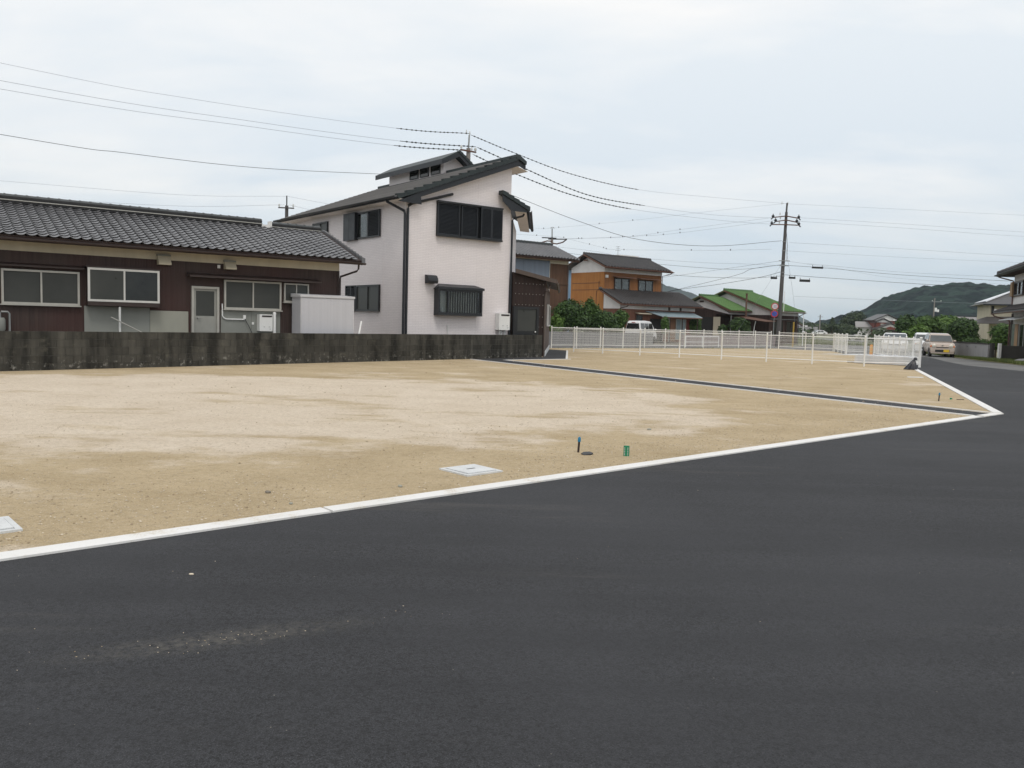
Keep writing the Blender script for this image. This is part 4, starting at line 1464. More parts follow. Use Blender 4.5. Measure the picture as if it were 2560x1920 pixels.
window(oh, '-y', 0, 4.14, 6.02, 4.47, 5.48, M['brown_metal'], M['glass'], 2, .07, .09, True, True)
for a0, a1 in ((1.0, 3.45), (3.95, 6.65)):
    MB().hexa([(a0, -.62, 5.53), (a1, -.62, 5.53), (a1, -.003, 5.60), (a0, -.003, 5.60), (a0, -.62, 5.57), (a1, -.62, 5.57), (a1, -.003, 5.67), (a0, -.003, 5.67)]).build('window_hood', M['rafter'], oh)
plate(oh, 'wall_lamp', M['white_box'], '-y', 0, .10, .32, 5.48, 5.72, .003, .16)
pipe(oh, 'conduit', M['rust'], [(-.05, .9, 3.0), (-.05, .9, 4.3), (-.05, .75, 4.42), (-.05, .62, 4.42), (-.05, .62, 5.2)], .02)
plate(oh, 'rail', M['rust'], '-x', 0, .5, 4.1, 5.02, 5.06, .031, .05)
plate(oh, 'rail', M['rust'], '-x', 0, .5, 4.1, 4.44, 4.47, .031, .05)
# lower storey with its lean-to roof
MB().box(.0, 9.55, -2.05, -.002, 0, 2.82).build('lower_wall', M['lower_brown'], oh)
MB().box(7.22, 9.55, 0, 2.6, 0, 2.82).build('wing_wall', M['lower_brown'], oh)
MB().box(-.014, 9.57, -2.065, -.01, 2.825, 3.20).build('lower_band', M['white_plaster'], oh)
MB().prism([(-.02, -2.06, 3.2), (-.02, -.02, 3.2), (-.02, -.02, 4.2)], (.1, 0, 0)).build('lower_gable', M['white_plaster'], oh)
ey = Vector((0, 2.65, 1.24))
r_ = tiled_roof(oh, (-.55, -2.68, 3.22), (1, 0, 0), ey, 10.55, ey.length, M['tile_dark'], .36, .29, .125, slab_mat=M['rafter'])
MB().prism([(7.22, .02, 4.42), (10.0, .02, 4.42), (10.0, 2.68, 3.22), (7.22, 2.68, 3.22)], (0, 0, -.07)).build('rear_slope', M['tile_dark'], r_)
ridge_caps(r_, (7.24, 0, 4.42), (9.7, 0, 4.42), M['tile_dark'], .085, .3, .12, .24, single=False)
ridge_caps(r_, (-.55, -.13, 4.38), (7.2, -.13, 4.38), M['tile_dark'], .05, .3, .05, .16, single=False)
MB().sphere((-.50, -.1, 4.52), .16, .2, .16, 8, 6).build('ridge_end', M['tile_dark'], r_, True)
m = MB()
m.prism([(-.53, -2.66, 3.10), (-.53, -.05, 4.30), (-.53, -.05, 4.44), (-.53, -2.66, 3.24)], (.04, 0, 0))
m.box(-.5, 9.98, -2.68, -2.64, 3.08, 3.20)
m.build('barge_board', M['rafter'], oh)
gutter(oh, M['red_brown_metal'], (-.5, -2.75, 3.18), (10.0, -2.75, 3.18), .06)
pipe(oh, 'downpipe', M['brown_metal'], [(.3, -2.73, 3.12), (.25, -2.6, 3.0), (-.05, -2.12, 2.86), (-.05, -2.1, 2.7), (-.05, -2.1, 0)], .035)
for x in (5.95, 7.45):
    plate(oh, 'band_vent', M['brown_metal'], '-y', -2.065, x, x + .25, 2.83, 3.14, .003, .03)
m = MB()
m.hexa([(3.9, -3.25, 2.24), (9.2, -3.25, 2.24), (9.2, -2.07, 2.66), (3.1, -2.07, 2.66), (3.9, -3.25, 2.28), (9.2, -3.25, 2.28), (9.2, -2.07, 2.70), (3.1, -2.07, 2.70)])
aw = m.build('awning', mat('blue_awning_sheet', (.29, .365, .40), .5, .15, 2), oh)
for k in range(24):
    w = k / 23
    x0 = 3.1 + (9.2 - 3.1) * w
    x1 = 3.9 + (9.2 - 3.9) * w
    MB().bar((x1, -3.25, 2.285), (x0, -2.09, 2.705), .05, .03).build('sheet_rib', aw.data.materials[0], aw)
MB().box(3.9, 9.2, -3.29, -3.24, 2.16, 2.24).build('awning_beam', M['rafter'], oh)
for x in (5.0, 6.6, 8.6):
    MB().box(x - .03, x + .03, -3.24, -3.18, 0, 2.2).build('awning_post', M['dark_wood'], oh)
plate(oh, 'opening', M['opening_shade'], '-y', -2.05, 3.7, 5.4, 0, 2.05, .003, .02)
MB().box(4.95, 5.02, -3.15, -3.10, .1, 2.05).build('door_jamb', M['alu'], oh)
MB().box(4.2, 4.26, -3.15, -3.10, .1, 2.05).build('door_jamb', M['alu'], oh)
MB().box(4.2, 5.02, -3.15, -3.10, 2.052, 2.10).build('door_lintel', M['alu'], oh)
window(oh, '-y', -2.05, 7.0, 8.35, .25, 2.08, M['alu'], mat('pale_blue_pane', (.27, .34, .37), .2, .15, 2), 2, .06, .08)
plate(oh, 'door_panel', mat('brown_shutter', (.26, .14, .085), .7, .15, 3), '-y', -2.05, 6.0, 6.95, .1, 2.08, .003, .06)
plate(oh, 'door_panel', M['red_wood'], '-y', -2.05, 8.4, 9.5, .1, 2.08, .003, .05)
plate(oh, 'meter_box', M['white_box'], '-y', -2.05, 9.2, 9.3, 1.0, 1.9, .06, .16)
window(oh, '-y', -2.05, 1.9, 2.7, 1.5, 2.35, M['brown_metal'], M['dark_glass'], 1, .06, .08)
MB().hexa([(1.8, -2.6, 2.42), (3.3, -2.6, 2.42), (3.3, -2.07, 2.48), (1.8, -2.07, 2.48), (1.8, -2.6, 2.46), (3.3, -2.6, 2.46), (3.3, -2.07, 2.55), (1.8, -2.07, 2.55)]).build('window_hood', M['cream'], oh)
# aerial on the ridge
at_ = thing('tv_aerial', 'thin rooftop tv aerial above the orange house ridge', 'aerial', on_house(oh, (3.66, 2.2, 7.6)), GRID)
MB().tube([(0, 0, 0), (0, 0, .95)], .018, 5).build('mast', M['galv'], at_)
for k, z in ((.26, .9), (.22, .75), (.3, .55)):
    MB().tube([(-k, .1 * k, z), (k, -.1 * k, z + .03)], .012, 4).build('element', M['galv'], at_)
wtank = MB().box(0, 2.4, -.35, .35, 0, .22).build('roof_heater', M['kerb'], None)
tag(wtank, 'flat cream solar heater lying on the orange house ridge', 'solar heater')
wtank.location = on_house(oh, (3.9, 2.5, 7.60))
wtank.rotation_euler = (0, 0, GRID)

# ================================================================== GREEN-ROOFED HOUSE
gh = thing('house', 'single-storey house with bright green tiled roofs beyond the fence', 'house', (24.09, 78.33, 0), GRID)
MB().box(0, 4.6, 0, 10.0, 0, 2.74).build('wall', M['dark_wood'], gh)
MB().box(-.012, 4.61, -.012, 10.0, 2.745, 3.10).build('eave_band', M['white_plaster'], gh)
MB().prism([(-.02, -.01, 3.1), (-.02, 10, 3.1), (-.02, 5.05, 4.82)], (1.5, 0, 0)).build('gable_wall', M['white_plaster'], gh)
ey = Vector((0, 5.65, 1.98))
Lr = ey.length
r_ = tiled_roof(gh, (-.55, -.60, 3.12), (1, 0, 0), ey, 5.5, Lr, M['tile_green'], .34, .29, .115, clip=lambda v: (0, 5.5 - .3 * v / Lr * 0 - 2.6 * v / Lr * .35), slab_mat=M['rafter'])
MB().prism([(4.95, -.60, 3.12), (4.05, 5.05, 5.10), (4.95, 10.6, 3.12)], (0, 0, -.06)).build('end_slope', M['tile_green'], r_)
MB().prism([(-.55, 10.6, 3.12), (4.95, 10.6, 3.12), (4.05, 5.05, 5.10), (-.55, 5.05, 5.10)], (0, 0, -.06)).build('rear_slope', M['tile_green'], r_)
ridge_caps(r_, (-.5, 5.05, 5.10), (4.0, 5.05, 5.10), M['ridge_green'], .085, .3, .14, .26, single=False)
m = MB()
m.prism([(-.53, -.6, 3.0), (-.53, 5.05, 4.98), (-.53, 5.05, 5.12), (-.53, -.6, 3.14)], (.04, 0, 0))
m.prism([(-.53, 10.6, 3.0), (-.53, 5.05, 4.98), (-.53, 5.05, 5.12), (-.53, 10.6, 3.14)], (.04, 0, 0))
m.box(-.5, 4.9, -.62, -.58, 2.99, 3.10)
m.build('barge_board', M['rafter'], gh)
gutter(gh, M['pvc'], (-.5, -.68, 3.09), (4.95, -.68, 3.09), .05)
pipe(gh, 'downpipe', M['cable'], [(4.8, -.66, 3.04), (4.72, -.5, 2.95), (4.62, -.1, 2.72), (4.63, -.06, 2.6), (4.63, -.06, 0)], .035)
window(gh, '-y', 0, .4, 2.2, .6, 2.25, M['dark_wood'], M['dark_glass'], 2, .07, .08)
window(gh, '-y', 0, 2.6, 4.2, .6, 2.25, M['dark_wood'], M['dark_glass'], 2, .07, .08)
plate(gh, 'shutter_rail', M['galv'], '-y', 0, .1, 4.3, 2.36, 2.40, .002, .12)
# porch wing with its own gable
MB().box(-2.9, -.0, 4.0, 10.0, 0, 2.72).build('porch_wall', M['dark_wood'], gh)
MB().prism([(-2.92, 2.45, 2.72), (-2.92, 9.0, 2.72), (-2.92, 5.7, 3.38)], (.2, 0, 0)).build('porch_boards', M['dark_wood'], gh)
MB().prism([(-2.91, 2.2, 2.74), (-2.91, 9.2, 2.74), (-2.91, 5.7, 4.28)], (2.7, 0, 0)).build('porch_gable', M['white_plaster'], gh)
ey = Vector((0, 3.75, 1.42))
r_ = tiled_roof(gh, (-3.4, 1.95, 3.04), (1, 0, 0), ey, 3.42, ey.length, M['tile_green'], .34, .29, .115, slab_mat=M['rafter'])
MB().prism([(-3.4, 9.45, 3.04), (.0, 9.45, 3.04), (.0, 5.7, 4.46), (-3.4, 5.7, 4.46)], (0, 0, -.06)).build('rear_slope', M['tile_green'], r_)
ridge_caps(r_, (-3.38, 5.7, 4.46), (-.6, 5.7, 4.46), M['ridge_green'], .085, .3, .12, .24, single=False)
m = MB()
m.prism([(-3.38, 1.95, 2.92), (-3.38, 5.7, 4.34), (-3.38, 5.7, 4.48), (-3.38, 1.95, 3.06)], (.04, 0, 0))
m.prism([(-3.38, 9.45, 2.92), (-3.38, 5.7, 4.34), (-3.38, 5.7, 4.48), (-3.38, 9.45, 3.06)], (.04, 0, 0))
m.build('barge_board', M['rafter'], gh)
MB().box(-3.0, -2.93, 5.5, 5.95, 3.86, 4.0).build('gable_vent', M['dark_wood'], gh)
plate(gh, 'opening', M['opening_shade'], '-x', -2.92, 4.3, 5.9, 0, 2.42, .003, .02)
plate(gh, 'door_panel', M['cream'], '-x', -2.92, 3.4, 4.2, .3, 2.45, .003, .05)
# rusty sheet canopy along the gable
m = MB()
m.hexa([(-2.0, -1.0, 2.08), (-.4, -1.0, 2.12), (-.4, 4.0, 2.80), (-2.0, 4.0, 2.62), (-2.0, -1.0, 2.12), (-.4, -1.0, 2.16), (-.4, 4.0, 2.84), (-2.0, 4.0, 2.66)])
m.build('canopy', M['rust'], gh)
MB().tube([(-1.9, .4, 0), (-1.85, .3, 1.6), (-1.95, .1, 2.1)], .04, 6).build('canopy_post', M['pvc'], gh)
MB().tube([(-2.75, 2.3, 0), (-2.75, 2.3, 2.7)], .045, 6).build('canopy_post', M['galv'], gh)
ch = MB().tube([on_house(gh, (-1.0, 1.95, 2.5)), on_house(gh, (-1.0, 1.95, 4.65))], .085, 8).tube([on_house(gh, (-1.0, 1.95, 4.655)), on_house(gh, (-1.0, 1.95, 4.74))], .12, 8).build('flue_pipe', M['rust'], None, True)
tag(ch, 'thin rusty flue pipe rising in front of the green roof', 'flue pipe')

# ================================================================== HOUSES ON THE RIGHT
AX21 = R(-21)
rh = thing('house', 'cream two-storey house with dark eaves cut off by the photo right edge', 'house', (32.92, 55.0, 0), AX21)
MB().box(0, 8, -13, 0, 0, 5.52).build('wall', M['white_plaster'], rh)
MB().box(-.02, 8.02, -13.02, .02, 3.95, 5.0).build('upper_band', mat('beige_band', (.45, .40, .36), .85, .1, 2), rh)
m = MB()
e = [(-.9, -13.9, 5.55), (8.9, -13.9, 5.55), (8.9, .9, 5.55), (-.9, .9, 5.55)]
m.add([*e, (3.6, -9.3, 7.5), (3.6, -3.7, 7.5)], [(0, 1, 4), (1, 2, 5, 4), (2, 3, 5), (3, 0, 4, 5), (3, 2, 1, 0)])
r_ = m.build('roof', M['tile_dark'], rh)
ex, ey = Vector((0, -1, 0)), Vector((4.5, 0, 1.95))
tl = MB()
vs, fs = tile_geo(.3, .26, .06)
O = Vector((-.9, .9, 5.56))
eyn = ey.normalized()
ez = ex.cross(eyn)
for r in range(18):
    for c in range(48):
        u = c * .3
        if u < r * .26 * .93 or u > 14.8 - r * .26 * .93:
            continue
        b_ = O + ex * u + eyn * (r * .26)
        tl.add([b_ + ex * v[0] + eyn * v[1] + ez * abs(v[2]) for v in vs], fs)
tl.build('tiles', M['tile_dark'], r_, True, False, kind='stuff')
ridge_caps(r_, (-.85, .85, 5.56), (3.5, -3.6, 7.48), M['tile_dark'], .09, .3, .10, .22, single=False)
m = MB()
m.box(-.92, -.88, -13.9, .9, 5.36, 5.545)
m.box(-.88, 8.9, .88, .92, 5.36, 5.545)
m.build('fascia', M['trim'], rh)
gutter(rh, M['trim'], (-.98, -13.9, 5.46), (-.98, 1.0, 5.46), .07)
MB().box(-.87, -.002, -13.8, .87, 5.40, 5.43).build('soffit', M['dark_wood'], rh)
pipe(rh, 'downpipe', M['red_brown_metal'], [(-.9, .7, 5.42), (-.8, .6, 5.32), (-.08, -.05, 5.05), (-.06, -.06, 4.9), (-.06, -.06, 3.5)], .04)
plate(rh, 'shutter_box', mat('tan_shutter_box', (.33, .215, .115), .7, .15, 3), '-x', 0, -.62, .02, 4.02, 4.95, .022, .22)
window(rh, '-x', 0, -3.4, -.70, 4.02, 4.92, M['brown_metal'], M['glass'], 2, .08, .12, curtain=True, base=.02)
m = MB()
m.hexa([(-.95, -13, 2.92), (-.02, -13, 3.34), (-.02, .0, 3.34), (-.95, .95, 2.92), (-.95, -13, 3.0), (-.02, -13, 3.42), (-.02, .0, 3.42), (-.95, .95, 3.0)])
lr = m.build('lower_roof', M['tile_dark'], rh)
tl = MB()
vs, fs = tile_geo(.3, .26, .06)
eyn = Vector((.93, 0, .42)).normalized()
ez = ex.cross(eyn)
for r in range(4):
    for c in range(44):
        b_ = Vector((-.97, .9 - c * .3 - r * .2, 2.995)) + eyn * (r * .26)
        tl.add([b_ + ex * v[0] + eyn * v[1] + ez * abs(v[2]) for v in vs], fs)
tl.build('tiles', M['tile_dark'], lr, True, False, kind='stuff')
MB().sphere((-.85, .75, 3.10), .1, .1, .12, 6, 4).build('corner_tile', M['kerb'], lr, True)
gutter(rh, M['red_brown_metal'], (-1.02, -13, 2.90), (-1.02, 1.0, 2.90), .06)
pipe(rh, 'downpipe', M['red_brown_metal'], [(-1.0, .8, 2.86), (-.9, .7, 2.72), (-.10, .08, 2.42), (-.08, .06, 2.3), (-.08, .06, 0)], .05)
plate(rh, 'porch_wall', M['dark_wood'], '-x', 0, -.55, .02, 0, 2.9, .003, .03)
plate(rh, 'glass_door', mat('pale_teal_glass', (.27, .31, .28), .2, .2, 2), '-x', 0, -1.5, -.6, .5, 2.2, .003, .05)
plate(rh, 'door_panel', mat('tan_door', (.38, .235, .13), .7, .1, 3), '-x', 0, -2.5, -1.55, .5, 2.2, .003, .06)
plate(rh, 'door_panel', M['brown_metal'], '-x', 0, -2.9, -2.55, .5, 2.2, .003, .05)
window(rh, '-x', 0, -5.5, -3.0, .5, 2.2, M['alu'], M['dark_glass'], 2, .07, .09)
MB().hexa([(-.85, -6, 2.42), (-.03, -6, 2.58), (-.03, -.7, 2.58), (-.85, -.6, 2.42), (-.85, -6, 2.46), (-.03, -6, 2.66), (-.03, -.7, 2.66), (-.85, -.6, 2.46)]).build('canopy', M['alu_white'], rh)

cr_ = thing('house', 'cream plastered house with a rooftop solar panel left of the cut-off house', 'house', (42.87, 75.0, 0), AX21)
MB().box(0, 7, 0, 7, 0, 4.25).build('wall', M['cream'], cr_)
m = MB()
m.add([(-.65, -.65, 4.22), (7.6, -.65, 4.22), (7.6, 7.6, 4.22), (-.65, 7.6, 4.22), (2.9, 3.0, 5.75), (4.0, 3.6, 5.75)], [(0, 1, 5, 4), (1, 2, 5), (2, 3, 4, 5), (3, 0, 4), (3, 2, 1, 0)])
r_ = m.build('roof', M['tile_dark'], cr_)
MB().box(-.66, 7.62, -.68, -.64, 4.08, 4.23).build('fascia', M['trim'], cr_)
MB().add([(-.32, .1, 4.42), (2.7, 3.0, 5.72), (2.7, 3.9, 5.72), (-.32, 6.5, 4.42), (-.38, .1, 4.50), (2.66, 3.0, 5.80), (2.66, 3.9, 5.80), (-.38, 6.5, 4.50)], [(0, 1, 2, 3), (4, 5, 6, 7), (0, 1, 5, 4), (1, 2, 6, 5), (2, 3, 7, 6), (3, 0, 4, 7)]).build('solar_panel', M['film'], r_)
plate(cr_, 'window', M['trim_black'], '-y', 0, .12, .32, 3.3, 4.05, .003, .06)
m = MB()
m.hexa([(-2.0, -1.6, 2.42), (3.5, -1.6, 2.42), (3.5, -.003, 3.1), (-.2, -.003, 3.0), (-2.0, -1.6, 2.50), (3.5, -1.6, 2.50), (3.5, -.003, 3.18), (-.2, -.003, 3.08)])
m.build('porch_roof', M['tile_dark'], cr_)
MB().box(.9, 1.0, -1.5, -1.4, 0, 2.4).build('porch_post', M['cream'], cr_)
plate(cr_, 'meter_box', M['dark_wood'], '-y', 0, .35, .75, 1.7, 2.1, .003, .1)
plate(cr_, 'doorway', M['opening_shade'], '-y', 0, 1.1, 1.9, 0, 2.3, .003, .02)

# far houses
fh = thing('house', 'distant two-storey red-brown house with white stepped gables', 'house', (116.0, 260.0, 0), 0)
def far_gable(root, name, x0, x1, zc, zs, y, depth, wallm, gab, roofm):
    xa = (x0 + x1) / 2
    zt = zc + zs
    MB().prism([(x0 + .5, y, zc + .1), (x1 - .5, y, zc + .1), (xa, y, zt - .15)], (0, .3, 0)).build('gable', gab, root)
    m = MB()
    m.prism([(x0, y - .5, zc), (xa, y - .5, zt), (xa, y - .5, zt + .22), (x0, y - .5, zc + .22)], (0, depth, 0))
    m.prism([(x1, y - .5, zc), (xa + .01, y - .5, zt), (xa + .01, y - .5, zt + .22), (x1, y - .5, zc + .22)], (0, depth, 0))
    return m.build('roof', roofm, root)
MB().box(-3.2, 4.6, 0, 7, 0, 4.8).build('wall', M['red_wood'], fh)
far_gable(fh, 'g', -3.9, 5.3, 4.75, 2.0, 0, 8, None, M['white_plaster'], M['tile_dark'])
far_gable(fh, 'g', -3.4, 1.9, 4.2, 1.2, -.8, 5, None, M['white_plaster'], M['tile_dark'])
MB().box(-2.8, 1.5, -.8, -.01, 2.8, 4.2).build('bay_wall', M['red_wood'], fh)
far_gable(fh, 'g', -4.4, 5.0, 1.95, 2.0, -3.5, 4, None, M['white_plaster'], M['tile_dark'])
MB().prism([(-2.6, -3.55, 2.1), (3.4, -3.55, 2.1), (.3, -3.55, 3.1)], (0, -.08, 0)).build('porch_boards', M['red_wood'], fh)
MB().box(-3.2, 3.9, -3.2, -.01, 0, 1.95).build('porch_wall', M['dark_wood'], fh)
MB().box(-1.75, -1.6, -3.7, -3.55, 0, 2.1).build('porch_post', M['alu_white'], fh)
plate(fh, 'window', M['alu'], '-y', -.8, -1.6, .4, 3.5, 3.9, .003, .06)
plate(fh, 'window', M['alu_white'], '-y', 0, 2.4, 3.2, 4.9, 5.25, .31, .36)
fw_ = thing('house', 'small distant white house with grey roof beside the red-brown house', 'house', (107.8, 262.0, 0), 0)
MB().box(.6, 6, 0, 5, 0, 2.9).build('wall', M['white_plaster'], fw_)
m = MB()
m.hexa([(-.3, -.8, 2.5), (6.2, -.8, 2.6), (6.2, 3, 4.3), (1.0, 3, 4.25), (-.3, -.8, 2.7), (6.2, -.8, 2.8), (6.2, 3, 4.5), (1.0, 3, 4.45)])
m.build('roof', M['slate_grey'], fw_)
ga = thing('garage', 'distant grey garage building with a white gabled house front', 'garage', (82.6, 246.0, 0), 0)
MB().box(0, 7.5, 0, 6, 0, 2.28).build('wall', M['grey_conc'], ga)
plate(ga, 'opening', M['opening_shade'], '-y', 0, .4, 2.0, 0, 1.5, .003, .02)
plate(ga, 'opening', M['opening_shade'], '-y', 0, 4.4, 5.6, 0, 1.55, .003, .02)
far_gable(ga, 'g', -1.2, 4.0, 2.3, 1.5, 2.5, 5, None, M['white_plaster'], M['rust'])
MB().box(4.0, 5.5, 3, 5, 2.29, 2.65).build('upper_wall', M['white_plaster'], ga)
fg = thing('house', 'distant long house roof between the trees below the hill', 'house', (140.0, 262.0, 0), 0)
MB().box(.6, 8.0, 0, 6, 0, 5.3).build('wall', M['dark_wood'], fg)
MB().hexa([(0, -.8, 5.2), (8.6, -.8, 5.2), (8.2, 3, 6.75), (.4, 3, 6.75), (0, -.8, 5.35), (8.6, -.8, 5.35), (8.2, 3, 6.9), (.4, 3, 6.9)]).build('roof', M['slate_grey'], fg)
MB().box(.6, 8.0, 2.8, 3.2, 6.9, 7.15).build('ridge', M['trim'], fg)

# ================================================================== GARDEN WALLS
def low_wall(name, label, p0, p1, h, th, m_, holes=0, cap=None, course=.2):
    p0, p1 = Vector(p0), Vector(p1)
    d = p1 - p0
    L = d.length
    o = thing(name, label, 'wall', (p0.x, p0.y, 0), math.atan2(d.y, d.x))
    if not holes:
        n = int(L / .8) + 1
        w = L / n
        rows = max(1, int(round(h / .3)))
        MB().box(0.01, L - .01, .012, th - .012, -.1, h - .02).build('core', m_, o)
        me = MB().box(.004, w - .004, 0, th, 0, h / rows - .008).mesh('block', m_)
        for r in range(rows):
            for k in range(n):
                b_ = link('block', me, o)
                b_.location = (k * w, 0, r * h / rows)
    else:
        MB().box(0, L, 0, th, -.1, h).build('slab', m_, o)
        dark = mat('shadowed_hole', (.05, .05, .05), .9, .2, 5)
        for k in range(holes):
            x = .35 + k * (L - .9) / holes
            MB().box(x, x + .13, -.008, .003, h * .70, h * .70 + .13).build('vent_block', M['grey_conc'], o)
            MB().box(x + .03, x + .10, -.012, -.0085, h * .70 + .03, h * .70 + .10).build('vent_hole', dark, o)
    if cap:
        MB().box(-.02, L + .02, -.03, th + .03, h + .002, h + .07).build('coping', cap, o)
    return o
low_wall('garden_wall', 'pale grey pierced garden wall behind the parked beige car', (31.9, 65.5), (28.85, 50.4), .88, .15, M['grey_conc'], 9, M['dark_conc'])
o = MB().box(-.10, .10, -.10, .10, -.1, .98).build('gate_post', M['dark_conc'])
tag(o, 'dark square gate post ending the pierced garden wall', 'post')
o.location = (28.88, 50.0, 0)
o = MB().box(-.075, .075, -.075, .075, -.1, .98).build('gate_post', M['kerb'])
tag(o, 'white square gate post beside the dark gate post', 'post')
o.location = (29.0, 49.45, 0)
low_wall('garden_wall', 'dark block garden wall under the cut-off cream house', (29.2, 49.7), (33.6, 48.0), .86, .15, M['dark_conc'])
low_wall('garden_wall', 'grey block garden wall with shrubs behind it beyond the far fence', (1.3, 55.3), (10.5, 62.3), .88, .15, M['conc_mid'])
low_wall('garden_wall', 'pinkish grey low wall before the orange and green houses', (13.5, 66.2), (23.6, 74.6), .80, .15, mat('pinkish_block', (.27, .225, .225), .9, .2, 1.5, fine=.2))
# white pipe barriers
def barrier(label, pts, h, posts):
    o = thing('barrier', label, 'barrier', (pts[0][0], pts[0][1], 0))
    a, b = Vector((*pts[0], 0)), Vector((*pts[1], 0))
    d = b - a
    for z in (h, h * .45):
        MB().tube([Vector((0, 0, z)), d + Vector((0, 0, z))], .03, 6).build('rail', M['alu_white'], o, True)
    for k in range(posts):
        q = d * (k / (posts - 1))
        MB().tube([q + Vector((0, 0, -.05)), q + Vector((0, 0, h + .03))], .032, 6).build('post', M['alu_white'], o, True)
    return o
barrier('low white pipe barrier by the lane behind the far fence', [(12.6, 60.6), (15.6, 63.0)], .75, 3)
o = thing('barrier', 'curved white pipe handrail on the grassy verge at the right edge', 'barrier', (30.6, 47.3, 0))
MB().tube([(0, 0, -.05), (0, 0, .72), (.02, 0, .86), (.10, 0, .95), (.25, 0, .98), (.8, .2, .98), (2.0, .6, .98)], .035, 8).build('rail', M['alu_white'], o, True)
MB().tube([(0, 0, .62), (.2, .05, .62), (1.2, .3, .1)], .03, 8).build('brace', M['alu_white'], o, True)
# concrete lump on the verge
m = MB().sphere((0, 0, 0), 1.0, .55, .24, 16, 8)
for i, v in enumerate(m.v):
    k = 1 + .25 * noise.noise(Vector(v) * 1.8)
    m.v[i] = (v[0] * k, v[1] * k, max(-.05, v[2] * k))
o = m.build('boulder', M['grey_conc'], None, True)
tag(o, 'flat grey boulder lying on the grassy verge at the right edge', 'boulder')
o.location = (28.9, 46.0, 0)

# ================================================================== POLES
def pole(label, loc, h, r0, r1, lean=(0, 0), m_='pole', group='utility poles'):
    o = thing('utility_pole', label, 'utility pole', loc, 0, group)
    MB().tube([(0, 0, -.2), (lean[0], lean[1], h)], r0, 12, True, r1).build('shaft', M[m_], o, True)
    return o
def arm(o, c, az, L, m_='rust', w=.09):
    d = Vector((math.sin(R(az)), math.cos(R(az)), 0)) * (L / 2)
    c = Vector(c)
    return MB().bar(c - d, c + d, w, w).build('crossarm', M[m_], o), d
def insulator(o, p, big=1.0):
    MB().lathe([(.018, -.02), (.018, .06), (.06 * big, .07), (.075 * big, .12), (.05 * big, .15), (.055 * big, .20), (.03, .24)], 8, p).build('insulator', M['insul'], o, True)

pa = pole('concrete utility pole rising behind the white house roof', (-3.08, 52.0, 0), 12.05, .20, .13)
MB().tube([(.0, 0, 12.05), (.03, 0, 12.85)], .05, 8).build('top_tube', M['galv'], pa, True)
a_, d = arm(pa, (0, -.16, 11.86), 52, 1.15)
insulator(pa, tuple(Vector((0, -.16, 11.90)) - d * .92))
insulator(pa, tuple(Vector((0, -.16, 11.90)) + d * .92), 1.3)
insulator(pa, tuple(Vector((0, -.16, 11.90)) + d * .45), .7)
insulator(pa, (.05, 0, 12.84), .8)
insulator(pa, (-.15, 0, 12.92), .6)

pb = pole('tall weathered utility pole with three crossarms and two road signs', (22.33, 70.0, 0), 11.2, .21, .11, (.16, 0), 'pole_dark')
MB().tube([(.15, 0, 10.9), (.18, 0, 11.95)], .075, 8).build('top_tube', M['pole_dark'], pb, True)
for c, az, L, nh in (((.08, -.18, 10.85), 88, 2.3, 1), ((.12, -.18, 10.52), 88, 1.9, 1), ((.06, -.18, 10.14), 90, 2.4, 2)):
    d = Vector((math.sin(R(az)), math.cos(R(az)), 0)) * (L / 2)
    dz = -.16 if nh == 1 else -.02
    MB().bar(c, Vector(c) + d + Vector((0, 0, dz)), .08, .08).bar(c, Vector(c) - d + Vector((0, 0, dz)), .08, .08).build('crossarm', M['rust'], pb)
    for s_ in (-1, 1):
        q = Vector(c) + d * (s_ * .94) + Vector((0, 0, dz))
        MB().lathe([(.02, 0), (.10, .05), (.13, .16), (.05, .24), (.02, .34)], 8, (q.x, q.y, q.z - .02)).build('bushing', M['cable'], pb, True)
        MB().tube([q + Vector((0, 0, .02)), q + Vector((s_ * .15, 0, -.14))], .05, 6).build('strain_clamp', M['cable'], pb, True)
    insulator(pb, (c[0] - .5, c[1], c[2] + .04), .8)
for z, L in ((7.15, .9), (6.75, .7)):
    arm(pb, (.14, -.15, z), 90, L, 'galv', .07)
for z in (8.75, 8.0, 7.16, 6.8, 6.2, 5.9):
    MB().lathe([(.17, -.03), (.17, .03)], 10, (.11, 0, z)).build('band', M['galv'], pb, True)
for s_ in (-1, 1):
    insulator(pb, (s_ * .25, 0, 11.8), .6)
MB().tube([(.34, -.02, 2.9), (.35, -.02, 4.6)], .03, 6).build('conduit', M['alu_white'], pb, True)
MB().tube([(.18, -.05, 10.0), (.38, 0, 8.4), (.40, 0, 7.2)], .02, 5).build('lead_wire', M['cable'], pb, True)

